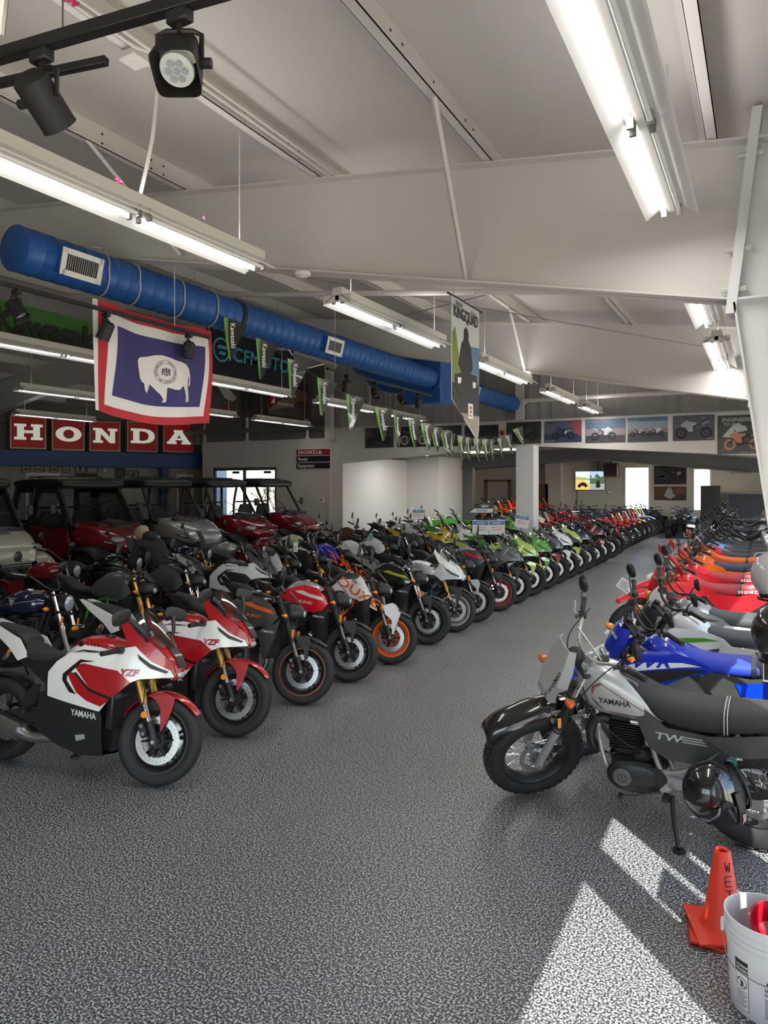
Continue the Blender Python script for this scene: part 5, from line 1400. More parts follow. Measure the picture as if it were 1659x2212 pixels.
def kickstand(k, x, zt=0.30, foot=(0.10, 0.27, 0.012)):
    g = G().tube([(x, 0.11, zt), (x - foot[0] * .5, 0.11 + (foot[1] - .11) * .55, zt * 0.5), (x - foot[0], foot[1], foot[2] + 0.01)], [0.013, 0.011, 0.010], 8)
    s = k.add('kickstand', g, 'black')
    k.add('stand_foot', G().cyl(0.032, foot[2] - 0.006, foot[2] + 0.004, 'Z', 14, (x - foot[0], foot[1], 0)), 'black', False, s)
def footpegs(k, x, z, y=0.20, role='black'):
    for s in (1, -1):
        g = G().box(x - 0.02, x + 0.02, s * (y - 0.08), s * y, z - 0.012, z + 0.012, 0.005) if s > 0 else G().box(x - 0.02, x + 0.02, -y, -(y - 0.08), z - 0.012, z + 0.012, 0.005)
        k.add('footpeg', g, role)
def signal(k, p, role='amber', st=False, out=0.07):
    for s in (1, -1):
        a = (p[0], s * p[1], p[2]); b = (p[0], s * (p[1] + out), p[2])
        i = k.add('turn_signal', G().tube([a, b], 0.008, 8), 'black', st)
        k.add('signal_lens', G().loft([(-0.028, 0.008, -0.008, 0.02, 2), (0.0, 0.02, -0.02, 0.038, 2.3), (0.014, 0.021, -0.021, 0.04, 2.3), (0.026, 0.010, -0.010, 0.02, 2)], 16, 2).mv(b[0], b[1] + s * 0.02, b[2]), role, False, i)
def chain(k, xr, xf=-0.22, zf=0.42, zr=0.31, y=0.085):
    g = G().lathe([(0.07, -0.004), (0.095, -0.004), (0.095, 0.004), (0.07, 0.004)], 28, 'Y', True).mv(xr, y, zr)
    g.tube([(xr, y, zr + 0.094), (xf, y, zf + 0.03)], 0.006, 5).tube([(xr, y, zr - 0.094), (xf, y, zf - 0.03)], 0.006, 5)
    k.add('chain_drive', g, 'engine')

# ------------------------------------------------ sport bike (full fairing)
def kit_sport():
    k = Kit((0.385, 0, 0.92), (-0.407, 0, 0.914))
    wheel(k, 0.70, 0.300, 0.12, 0.216, True, disc=0.16)
    wheel(k, -0.70, 0.312, 0.175, 0.216, False, disc=0.11, ndisc=1, discside=(-1,), rear=True)
    fork(k, 0.70, 0.30, 0.424, 0.92, 0.098, refl=False)
    for s in (1, -1): k.add('round_reflector', G().cyl(0.023, -0.006, 0.006, 'Y', 20, (0.615, s * 0.135, 0.475), b=0.003), 'amber', True)
    for s in (1, -1): caliper(k, 0.70, 0.30, s)
    arcfender(k, 0.70, 0.30, 0.335, 152, 36, 0.075, crown=0.022, taper=0.55)
    leg = [(0.46, 0.42), (0.62, 0.60), (0.74, 0.63), (0.80, 0.56), (0.765, 0.44), (0.73, 0.35), (0.70, 0.44), (0.665, 0.56), (0.58, 0.55), (0.50, 0.44)]
    leg = [(0.60, 0.60), (0.68, 0.635), (0.80, 0.60), (0.785, 0.50), (0.745, 0.40), (0.725, 0.36), (0.715, 0.42), (0.70, 0.52), (0.66, 0.57)]
    k.both('fender_side', G().panel(leg, lambda x, z: 0.073 + 0.05 * max(0, 0.55 - z), 1, 0, 0.004, 0.03), 'fender', True)
    # swing arm, frame, engine mass
    k.both('swingarm', G().extr([(-0.74, 0.27), (-0.74, 0.35), (-0.55, 0.40), (-0.20, 0.46), (-0.20, 0.36), (-0.5, 0.30)], 0.085, 0.115), 'frame')
    k.both('frame_spar', G().panel([(0.30, 0.86), (0.36, 0.78), (0.05, 0.60), (-0.16, 0.34), (-0.24, 0.34), (-0.24, 0.62), (-0.12, 0.74), (0.1, 0.80)], 0.125, 1, 0, 0.03, 0.06), 'frame')
    e = k.add('engine', G().box(-0.24, 0.20, -0.14, 0.14, 0.30, 0.58, 0.05).box(0.02, 0.26, -0.12, 0.12, 0.50, 0.74, 0.03), 'engine')
    for s in (1, -1):
        g = G().cyl(0.078, 0, 0.03, 'Y', 28, b=0.012).cyl(0.055, 0.028, 0.036, 'Y', 28, b=0.004)
        if s < 0: g = g.mir()
        k.add('engine_cover', g.mv(-0.19, s * 0.14, 0.50), 'black', False, e)
    k.add('radiator', G().box(0.34, 0.39, -0.15, 0.15, 0.36, 0.70, 0.01), 'black')
    k.add('under_tray', G().panel([(-0.25, 0.30), (0.34, 0.19), (0.34, 0.5), (0.52, 0.68), (0.62, 0.72), (0.5, 0.9), (0.1, 0.86), (-0.2, 0.7)], 0.06, 1, 0, 0.12, 0.08), 'black')
    # fairings
    def wf(x, z):
        a = 1 - max(0, (x - 0.10) / 0.86) ** 2.3 if x > 0.1 else 1 - 0.18 * ((0.1 - x) / 0.4) ** 2
        b = 1 - 0.42 * ((z - 0.64) / 0.52) ** 2
        return max(0.035, 0.215 * max(a, 0) * b + 0.012)
    W = [(0.90, 0.745), (0.87, 0.79), (0.72, 0.845), (0.57, 0.945), (0.45, 0.925), (0.30, 0.885), (0.04, 0.87), (-0.07, 0.80), (-0.14, 0.72), (-0.125, 0.555), (0.335, 0.49), (0.42, 0.60), (0.53, 0.685), (0.64, 0.725)]
    side = k.both('side_fairing', G().panel(W, wf, 1, 0.006, 0.006), 'body')
    BL = [(-0.125, 0.56), (0.335, 0.495), (0.35, 0.44), (0.34, 0.18), (0.16, 0.165), (-0.05, 0.215), (-0.28, 0.32), (-0.20, 0.43)]
    belly = k.both('belly_fairing', G().panel(BL, wf, 1, 0.0, 0.006), 'black')
    k.add('belly_pan', G().grid([[(x, y * wf(x, z) * 0.98, z - 0.01 * (1 - abs(y))) for y in (-1, -0.5, 0, 0.5, 1)] for x, z in ((-0.27, 0.325), (-0.05, 0.218), (0.16, 0.168), (0.34, 0.183))], 2), 'black')
    U = [(0.405, 1.16), (0.455, 1.10), (0.60, 1.01), (0.76, 0.93), (0.88, 0.84), (0.905, 0.765), (0.87, 0.775), (0.72, 0.825), (0.57, 0.925), (0.50, 0.95), (0.44, 1.03), (0.395, 1.10)]
    up = k.both('upper_fairing', G().panel(U, wf, 1, 0.004, 0.006), 'accent')
    curve = [(0.62, 1.0), (0.76, 0.935), (0.87, 0.85), (0.905, 0.79), (0.905, 0.75), (0.88, 0.72)]
    nose = k.add('nose_panel', G().grid([[(x + 0.03 * (1 - y * y), y * (wf(x, z) + 0.004), z + 0.012 * (1 - y * y)) for y in (-1, -0.6, -0.2, 0.2, 0.6, 1)] for x, z in curve], 2, 0.004), 'accent')
    k.add('nose_stripe', G().grid([[(x + 0.034, y * 0.045, z + 0.016) for y in (-1, 0, 1)] for x, z in curve[:4]], 2), 'black', False, nose)
    k.add('headlamp', G().loft([(0.86, 0.79, 0.735, 0.045, 3), (0.93, 0.785, 0.74, 0.035, 3), (0.945, 0.775, 0.745, 0.02, 2)], 18, 2), 'lens', False, nose)
    k.both('running_light', G().panel([(0.60, 0.895), (0.72, 0.83), (0.86, 0.782), (0.84, 0.77), (0.72, 0.80), (0.62, 0.86)], wf, 1, 0.010, 0.003, 0.02), 'black')
    # chin between the fairings
    k.add('chin', G().grid([[(x, y * wf(x, z), z) for y in (-1, 0, 1)] for x, z in ((0.90, 0.745), (0.64, 0.72), (0.53, 0.68), (0.42, 0.60))], 2), 'black')
    # screen
    k.add('windscreen', G().grid([[(x + 0.05 * (1 - abs(q)), 0.125 * f_ * sin(q * pi / 2.6) / sin(pi / 2.6), z + 0.03 * (1 - q * q)) for q in (-1, -0.5, 0, 0.5, 1)] for x, z, f_ in ((0.78, 0.93, 0.75), (0.68, 1.01, 0.98), (0.57, 1.09, 1.0), (0.47, 1.15, 0.9), (0.43, 1.165, 0.75))], 3), 'screen', ang=60)
    k.add('dash', G().box(0.50, 0.53, -0.07, 0.07, 0.95, 1.02, 0.01).rot('Y', -25, (0.5, 0, 0.98)), 'black')
    # tank
    k.add('fuel_tank', G().loft([(0.37, 0.88, 0.70, 0.10, 2.4), (0.30, 0.94, 0.68, 0.145, 2.5), (0.15, 0.965, 0.68, 0.165, 2.6), (0.02, 0.95, 0.69, 0.155, 2.5), (-0.09, 0.89, 0.70, 0.11, 2.3), (-0.17, 0.82, 0.72, 0.085, 2.2)], 28), 'tank')
    k.add('tank_cover', G().loft([(0.36, 0.905, 0.86, 0.085, 2.2), (0.28, 0.962, 0.87, 0.125, 2.3), (0.15, 0.985, 0.885, 0.14, 2.4), (0.03, 0.968, 0.88, 0.13, 2.3), (-0.07, 0.91, 0.84, 0.08, 2.2)], 26), 'accent')
    for s in (1, -1):
        k.add('tank_badge', G().cyl(0.024, -0.004, 0.004, 'Y', 20, (0.06, s * 0.136, 0.925), b=0.002), 'deco2')
        for i in range(4): k.add('tank_slot', G().box(0.12 + i * 0.028, 0.128 + i * 0.028, s * 0.138 - 0.004, s * 0.138 + 0.004, 0.915, 0.938, 0.001), 'deco2')
    k.add('tank_cap', G().cyl(0.035, 0.975, 0.992, 'Z', 18, (0.2, 0, 0), b=0.004), 'black')
    k.add('seat', G().loft([(-0.10, 0.85, 0.74, 0.08, 2.4), (-0.2, 0.835, 0.73, 0.125, 2.6), (-0.36, 0.84, 0.74, 0.14, 2.6), (-0.46, 0.88, 0.76, 0.13, 2.5), (-0.50, 0.90, 0.80, 0.10, 2.3)], 22), 'seat')
    k.add('pillion_seat', G().loft([(-0.50, 0.93, 0.84, 0.09, 2.4), (-0.58, 0.985, 0.89, 0.10, 2.5), (-0.72, 1.01, 0.94, 0.085, 2.5), (-0.84, 1.02, 0.96, 0.06, 2.3)], 20), 'seat')
    T = [(-0.42, 0.80), (-0.52, 0.92), (-0.70, 0.975), (-0.92, 1.04), (-0.98, 1.035), (-0.84, 0.95), (-0.62, 0.84), (-0.52, 0.76)]
    k.both('tail_fairing', G().panel(T, lambda x, z: 0.130 - 0.088 * max(0, (-0.5 - x) / 0.5) ** 1.3, 1, 0.004, 0.006), 'body')
    k.add('tail_core', G().loft([(-0.42, 0.86, 0.74, 0.09, 3), (-0.7, 0.96, 0.87, 0.08, 3), (-0.93, 1.025, 0.99, 0.03, 2.4)], 16), 'black')
    k.add('tail_lamp', G().box(-0.97, -0.93, -0.03, 0.03, 0.985, 1.015, 0.008), 'tail')
    k.both('subframe', G().panel([(-0.16, 0.74), (-0.12, 0.80), (-0.50, 0.78), (-0.62, 0.84), (-0.60, 0.78), (-0.42, 0.70), (-0.25, 0.60), (-0.16, 0.62)], 0.10, 1, 0, 0.02, 0.06), 'black')
    k.both('tank_side', G().panel([(0.30, 0.885), (0.04, 0.87), (-0.10, 0.79), (-0.16, 0.72), (-0.30, 0.735), (-0.36, 0.76), (-0.2, 0.79), (-0.06, 0.84), (0.1, 0.89)], lambda x, z: 0.155 + 0.03 * x, 1, 0.0, 0.01), 'black')
    k.add('plate_holder', G().extr([(-0.75, 0.90), (-0.80, 0.92), (-1.0, 0.62), (-0.97, 0.60)], -0.06, 0.06), 'black')
    signal(k, (-0.92, 0.05, 0.78), 'amber')
    # clip-ons
    for s in (1, -1):
        g = G().tube([(0.42, s * 0.10, 0.90), (0.41, s * 0.20, 0.895), (0.36, s * 0.34, 0.87)], 0.011, 8)
        b = k.add('clip_on', g, 'black', True)
        k.add('grip', G().tube([(0.395, s * 0.235, 0.888), (0.355, s * 0.355, 0.868)], 0.018, 12), 'grip', False, b)
        k.add('switch_pod', G().box(-0.025, 0.03, -0.03, 0.03, -0.025, 0.025, 0.009).mv(0.405, s * 0.195, 0.895), 'black', False, b)
        k.add('lever', G().tube([(0.44, s * 0.2, 0.892), (0.455, s * 0.28, 0.885), (0.42, s * 0.36, 0.872)], [0.006, 0.005, 0.005], 6, 3), 'black', False, b)
    # mirrors on the fairing
    for s in (1, -1):
        b = k.add('mirror_arm', G().tube([(0.66, s * 0.13, 0.985), (0.66, s * 0.17, 1.04), (0.58, s * 0.24, 1.13)], [0.014, 0.016, 0.02], 10, 4), 'black')
        g = G().loft([(-0.115, 0.016, -0.016, 0.008, 2), (-0.09, 0.044, -0.044, 0.018, 3), (0.0, 0.052, -0.052, 0.022, 3), (0.085, 0.042, -0.042, 0.018, 3), (0.115, 0.016, -0.016, 0.008, 2)], 18, 3)
        g.rot('Z', 90 - s * 12).rot('X', -s * 10)
        k.add('mirror_head', g.mv(0.55, s * 0.31, 1.15), 'black', False, b)
        mg = G().add([(-0.020, a, c) for a, c in [(-0.1, 0), (-0.08, 0.034), (0, 0.043), (0.08, 0.034), (0.1, 0), (0.08, -0.033), (0, -0.043), (-0.08, -0.033)]], [tuple(range(8))])
        mg.rot('Z', -s * 12).rot('X', -s * 10)
        k.add('mirror_glass', mg.mv(0.55, s * 0.31, 1.15), 'mirror', False, b, smooth=False)
    signal(k, (0.56, 0.19, 0.62), 'black')
    # exhaust on the right
    g = G().tube([(-0.10, -0.10, 0.25), (-0.30, -0.13, 0.235), (-0.42, -0.15, 0.28)], [0.035, 0.04, 0.05], 12, 3)
    k.add('exhaust_pipe', g, 'exhaust')
    g = G().loft([(-0.38, 0.06, -0.06, 0.048, 3), (-0.40, 0.066, -0.066, 0.052, 3), (-0.62, 0.062, -0.062, 0.052, 3), (-0.68, 0.045, -0.045, 0.04, 2.6)], 20, 2).rot('Y', 14, (-0.38, 0, 0)).mv(0, -0.17, 0.27)
    m = k.add('muffler', g, 'exhaust')
    k.both('heel_guard', G().panel([(-0.42, 0.42), (-0.30, 0.47), (-0.26, 0.62), (-0.34, 0.60), (-0.40, 0.50)], 0.15, 1, 0, 0.006), 'black')
    footpegs(k, -0.34, 0.42, 0.23)
    k.both('vent_cover', G().loft([(-0.04, 0.07, -0.07, 0.012, 4), (0.04, 0.065, -0.065, 0.014, 4)], 16, 2).rot('Y', -15).mv(0.16, 0.178, 0.34), 'vent')
    arcfender(k, -0.70, 0.312, 0.345, 120, 50, 0.08, 'black', False, 0.02, 'rear_hugger')
    chain(k, -0.70)
    kickstand(k, -0.15, 0.28, (0.06, 0.22, 0.035))
    brakehose(k, [(0.44, -0.12, 0.86), (0.60, -0.17, 0.70), (0.60, -0.13, 0.50), (0.62, -0.09, 0.40)])
    # livery
    for s, sd in ((side[0], 1), (side[1], -1)):
        k.add('colour_panel', G().panel([(0.09, 0.79), (0.18, 0.805), (0.45, 0.775), (0.57, 0.70), (0.43, 0.59), (0.25, 0.642)], wf, sd, 0.0085, 0, 0.03), 'deco', False, s)
        k.add('colour_panel', G().panel([(0.03, 0.742), (0.10, 0.735), (0.25, 0.618), (0.415, 0.578), (0.345, 0.525), (0.23, 0.555), (0.14, 0.605)], wf, sd, 0.0085, 0, 0.03), 'deco', False, s)
        k.add('black_stripe', G().panel([(0.27, 0.825), (0.14, 0.83), (0.006, 0.72), (0.006, 0.68), (0.08, 0.60), (0.14, 0.59), (0.047, 0.68), (0.047, 0.71), (0.153, 0.81)], wf, sd, 0.009, 0, 0.03), 'deco2', False, s)
        k.add('black_stripe', G().panel([(0.25, 0.642), (0.43, 0.59), (0.415, 0.578), (0.25, 0.618), (0.10, 0.735), (0.12, 0.742)], wf, sd, 0.009, 0, 0.03), 'deco2', False, s)
        T1 = (lambda a, b: (0.46 + a, sd * (wf(0.46 + a, 0.75 + b) + 0.0105), 0.745 + b)) if sd < 0 else (lambda a, b: (0.68 - a, sd * (wf(0.68 - a, 0.75 + b) + 0.0105), 0.745 + b))
        k.add('lettering', text_on(T1, 'YZF', 0.045, 0.05, 0.35 if sd < 0 else 0.35, 1.45), 'txt', False, s)
    for s, sd in ((belly[0], 1), (belly[1], -1)):
        T2 = (lambda a, b: (0.10 + a, sd * (wf(0.10 + a, 0.445 + b) + 0.004), 0.445 + b - a * 0.06)) if sd < 0 else (lambda a, b: (0.30 - a, sd * (wf(0.30 - a, 0.445 + b) + 0.004), 0.44 + b + a * 0.06))
        k.add('lettering', text_on(T2, 'YAMAHA', 0.045, 0.02, 0, 0.82), 'txt2', False, s)
    k.add('lettering', text_on(lambda a, b: (0.885 - b * 0.75, a - 0.042, 0.885 + b * 0.65), 'YAMAHA', 0.022, 0.02, 0, 0.7), 'txt2', False, nose)
    for i, p in enumerate(k.p):      # draw the nose in
        r = i
        while k.p[r][4] is not None: r = k.p[r][4]
        if k.p[r][3] or k.p[r][0] == 'rear_wheel': continue
        for v in p[1].vertices:
            if v.co.x > 0.45: v.co.x = 0.45 + (v.co.x - 0.45) * 0.80
    return k

# ------------------------------------------------ naked street bike
def kit_naked(duke=False):
    k = Kit((0.36, 0, 0.94), (-0.407, 0, 0.914))
    wheel(k, 0.70, 0.300, 0.12, 0.216, True, disc=0.155, ndisc=2, spokes=10 if duke else 5)
    ring_ = G().lathe([(0.217, -0.0475), (0.2235, -0.0475), (0.2235, -0.0465), (0.217, -0.0465)], 48, 'Y', True); ring_.join(ring_.mir())
    k.add('rim_tape', ring_.mv(0.70, 0, 0.30), 'rimtape', True)
    wheel(k, -0.70, 0.312, 0.16, 0.216, False, disc=0.11, ndisc=1, discside=(-1,), rear=True, spokes=10 if duke else 5)
    fork(k, 0.70, 0.30, 0.41, 0.96, 0.10, zmid=0.56, ru=0.029)
    for s in (1, -1): caliper(k, 0.70, 0.30, s)
    arcfender(k, 0.70, 0.30, 0.335, 140, 50, 0.07, crown=0.02, taper=0.6)
    k.both('fender_bracket', G().panel([(0.60, 0.62), (0.72, 0.635), (0.76, 0.58), (0.735, 0.42), (0.715, 0.40), (0.70, 0.50), (0.64, 0.55)] if not duke else [(0.58, 0.66), (0.70, 0.70), (0.80, 0.58), (0.76, 0.44), (0.735, 0.34), (0.715, 0.34), (0.70, 0.50), (0.62, 0.56)], 0.085, 1, 0, 0.004, 0.03), 'fender2', True)
    k.both('swingarm', G().extr([(-0.74, 0.27), (-0.74, 0.35), (-0.55, 0.40), (-0.20, 0.46), (-0.20, 0.36), (-0.5, 0.30)], 0.085, 0.115), 'swing')
    # frame tubes
    for s in (1, -1):
        y = s * 0.12
        for a, b in (((0.33, s * 0.05, 0.88), (-0.16, y, 0.62)), ((0.34, s * 0.05, 0.76), (0.10, y, 0.52)), ((-0.16, y, 0.62), (-0.20, y, 0.34)), ((0.10, y, 0.52), (0.12, y, 0.78)), ((0.10, y, 0.52), (-0.10, y, 0.67)), ((0.25, s * 0.08, 0.83), (0.22, s * 0.1, 0.63))):
            k.add('frame_tube', G().tube([a, b], 0.016, 8), 'trellis')
    e = k.add('engine', G().box(-0.22, 0.16, -0.13, 0.13, 0.26, 0.52, 0.04).box(-0.30, -0.16, -0.10, 0.10, 0.36, 0.56, 0.02), 'engine')
    g = G()
    for i in range(8): g.box(0.0 + i * 0.004, 0.20 + i * 0.004, -0.115, 0.115, 0.50 + i * 0.024, 0.515 + i * 0.024, 0.004)
    k.add('cylinder_fins', g.box(0.02, 0.20, -0.10, 0.10, 0.48, 0.70, 0.01), 'engine', False, e, stuff=True)
    k.add('cylinder_head', G().box(0.02, 0.23, -0.12, 0.12, 0.68, 0.77, 0.02), 'alu', False, e)
    for s in (1, -1):
        g = G().cyl(0.08, 0, 0.03, 'Y', 28, b=0.012).cyl(0.05, 0.028, 0.04, 'Y', 28, b=0.004)
        if s < 0: g = g.mir()
        k.add('engine_cover', g.mv(-0.10, s * 0.13, 0.40), 'black', False, e)
        g = G().cyl(0.055, 0, 0.02, 'Y', 24, b=0.008)
        if s < 0: g = g.mir()
        k.add('engine_cover', g.mv(0.06, s * 0.13, 0.36), 'alu', False, e)
    k.add('radiator', G().box(0.32, 0.37, -0.14, 0.14, 0.40, 0.72, 0.01), 'black')
    for s in (0.05, -0.05):
        k.add('header_pipe', G().tube([(0.22, s, 0.62), (0.32, s, 0.55), (0.31, s, 0.32), (0.18, s, 0.22), (-0.05, s, 0.20)], 0.02, 10, 4), 'exhaust')
    k.add('belly_pan', G().loft([(0.28, 0.30, 0.17, 0.06, 3), (0.1, 0.29, 0.14, 0.11, 3.5), (-0.18, 0.29, 0.16, 0.11, 3.5), (-0.26, 0.27, 0.20, 0.08, 3)], 20), 'belly')
    # tank and shrouds
    k.add('fuel_tank', G().loft([(0.34, 0.93, 0.74, 0.09, 2.4), (0.27, 1.0, 0.70, 0.145, 2.4), (0.12, 1.035, 0.69, 0.165, 2.5), (0.0, 1.01, 0.69, 0.15, 2.4), (-0.10, 0.93, 0.70, 0.115, 2.3), (-0.20, 0.85, 0.72, 0.085, 2.2)], 28), 'tank')
    k.add('tank_cap', G().cyl(0.037, 1.03, 1.045, 'Z', 18, (0.14, 0, 0), b=0.004), 'alu')
    wf = lambda x, z: 0.17 + 0.055 * max(0, min(1, (x + 0.1) / 0.5)) - 0.25 * max(0, x - 0.38) - 0.20 * max(0, 0.78 - z) ** 1.0 - 0.45 * max(0, z - 0.93)
    S1 = [(0.50, 0.80), (0.46, 0.88), (0.36, 0.965), (0.20, 0.99), (-0.02, 0.93), (-0.14, 0.80), (-0.05, 0.75), (0.14, 0.74), (0.34, 0.70), (0.44, 0.73)] if not duke else [(0.56, 0.60), (0.52, 0.74), (0.40, 0.95), (0.34, 1.0), (0.30, 0.95), (0.10, 0.95), (-0.05, 0.83), (0.12, 0.76), (0.32, 0.72)]
    sh = k.both('tank_shroud', G().panel(S1, wf, 1, 0.006, 0.006, smooth=0), 'body')
    S2 = [(0.36, 0.70), (0.45, 0.73), (0.52, 0.78), (0.46, 0.60), (0.38, 0.42), (0.33, 0.40), (0.31, 0.55), (0.27, 0.66)]
    lo = k.both('lower_cowl', G().panel(S2, wf, 1, 0.01, 0.006), 'body2')
    # headlight
    hl = k.add('headlight', G().loft([(0.44, 0.92, 0.80, 0.06, 3), (0.52, 0.95, 0.77, 0.10, 3), (0.60, 0.93, 0.78, 0.09, 2.8), (0.655, 0.88, 0.80, 0.05, 2.5)], 22, 4), 'hl', True)
    k.add('headlight_lens', G().loft([(0.58, 0.91, 0.80, 0.075, 3), (0.645, 0.88, 0.805, 0.055, 2.8), (0.667, 0.86, 0.82, 0.03, 2.5)], 18, 2), 'lens', False, hl)
    k.add('fly_screen', G().grid([[(x, q * w_, z) for q in (-1, 0, 1)] for x, z, w_ in ((0.60, 0.94, 0.08), (0.54, 1.0, 0.085), (0.48, 1.06, 0.06))], 3, 0.003), 'hl', True, ang=60)
    k.add('dash', G().box(0.40, 0.425, -0.06, 0.06, 1.02, 1.10, 0.008).rot('Y', -30, (0.4, 0, 1.06)), 'black', True)
    bars(k, 0.37, 1.03, 0.385, rise=0.065, back=0.13)
    mirrors(k, (0.33, 0.25, 1.08), (0.30, 0.36, 1.27), True, (0.038, 0.085) if duke else (0.05, 0.075), 2.6)
    k.add('seat', G().loft([(-0.10, 0.86, 0.75, 0.07, 2.4), (-0.2, 0.835, 0.74, 0.12, 2.6), (-0.36, 0.83, 0.745, 0.14, 2.6), (-0.50, 0.88, 0.77, 0.12, 2.5), (-0.62, 0.95, 0.84, 0.10, 2.5), (-0.80, 0.98, 0.90, 0.06, 2.3)], 22), 'seat')
    T = [(-0.28, 0.74), (-0.45, 0.80), (-0.62, 0.87), (-0.86, 0.97), (-0.92, 0.96), (-0.78, 0.86), (-0.58, 0.77), (-0.42, 0.70)]
    k.both('tail_cowl', G().panel(T, lambda x, z: 0.12 - 0.08 * max(0, (-0.45 - x) / 0.5), 1, 0.004, 0.006), 'tailc')
    k.both('side_cover', G().panel([(-0.12, 0.72), (-0.30, 0.74), (-0.42, 0.70), (-0.34, 0.58), (-0.18, 0.56)], 0.115, 1, 0, 0.02), 'black')
    k.add('tail_core', G().loft([(-0.2, 0.78, 0.66, 0.09, 3), (-0.6, 0.86, 0.76, 0.08, 3), (-0.88, 0.96, 0.92, 0.04, 2.4)], 14), 'black')
    k.add('tail_lamp', G().box(-0.93, -0.89, -0.04, 0.04, 0.93, 0.96, 0.008), 'tail')
    k.add('plate_holder', G().extr([(-0.72, 0.84), (-0.78, 0.86), (-0.98, 0.58), (-0.95, 0.56)], -0.055, 0.055), 'black')
    signal(k, (-0.90, 0.045, 0.74), 'amber'); signal(k, (0.50, 0.10, 0.80), 'amber', True, 0.06)
    g = G().tube([(-0.05, -0.06, 0.21), (-0.25, -0.12, 0.24), (-0.36, -0.15, 0.30)], 0.026, 10, 3)
    k.add('exhaust_pipe', g, 'exhaust')
    k.add('muffler', G().loft([(-0.34, 0.055, -0.055, 0.05, 3), (-0.38, 0.062, -0.062, 0.055, 3), (-0.62, 0.062, -0.062, 0.055, 3), (-0.70, 0.04, -0.04, 0.035, 2.6)], 18, 2).rot('Y', 16, (-0.34, 0, 0)).mv(0, -0.16, 0.31), 'muffler')
    footpegs(k, -0.32, 0.38, 0.23)
    arcfender(k, -0.70, 0.312, 0.345, 120, 55, 0.08, 'black', False, 0.02, 'rear_hugger')
    chain(k, -0.70)
    k.add('rear_shock', G().tube([(-0.30, 0, 0.68), (-0.40, 0, 0.42)], [0.03, 0.022, 0.03, 0.022, 0.03], 10), 'spring')
    kickstand(k, -0.12, 0.28, (0.05, 0.22, 0.035))
    brakehose(k, [(0.40, -0.10, 1.0), (0.52, -0.15, 0.82), (0.60, -0.14, 0.52), (0.62, -0.09, 0.40)])
    brakehose(k, [(0.30, 0.2, 1.06), (0.44, 0.12, 0.95), (0.36, 0.08, 0.80)])
    for s, sd in ((sh[0], 1), (sh[1], -1)):
        mp = (lambda x0, z0, sl: (lambda a, b: (x0 + a, sd * (wf(x0 + a, z0 + b + sl * a) + 0.0095), z0 + b + sl * a))) if sd < 0 else (lambda x0, z0, sl: (lambda a, b: (0.40 - (x0 - 0.0) - a, sd * (wf(0.40 - x0 - a, z0 + b - sl * a) + 0.0095), z0 + b - sl * a)))
        if not duke:
            k.add('accent_patch', G().panel([(0.46, 0.83), (0.43, 0.87), (0.26, 0.905), (0.20, 0.93), (0.10, 0.92), (0.14, 0.90), (0.30, 0.86)], wf, sd, 0.0085, 0, 0.03), 'deco', False, s)
            k.add('lettering', text_on(mp(0.15, 0.80, -0.1), 'SR SPORT', 0.03, 0.02, 0.2, 1.0), 'txt', False, s)
        else:
            k.add('lettering', text_on(mp(0.06, 0.90, -0.55), 'DUKE', 0.115, 0.015, 0.45, 1.25), 'txt', False, s)
            k.add('lettering', text_on(mp(0.24, 0.93, -0.5), '390', 0.035, 0.02, 0.2, 1.0), 'txt2', False, s)
    for s, sd in ((lo[0], 1), (lo[1], -1)):
        mp = (lambda a, b: (0.33 + a, sd * (wf(0.33 + a, 0.67 + b) + 0.014), 0.66 + b - a * 0.1)) if sd < 0 else (lambda a, b: (0.45 - a, sd * (wf(0.45 - a, 0.67 + b) + 0.014), 0.65 + b + a * 0.1))
        k.add('lettering', text_on(mp, 'CFMOTO' if not duke else 'KTM', 0.022, 0.02, 0.15, 1.0), 'txt2', False, s)
    return k

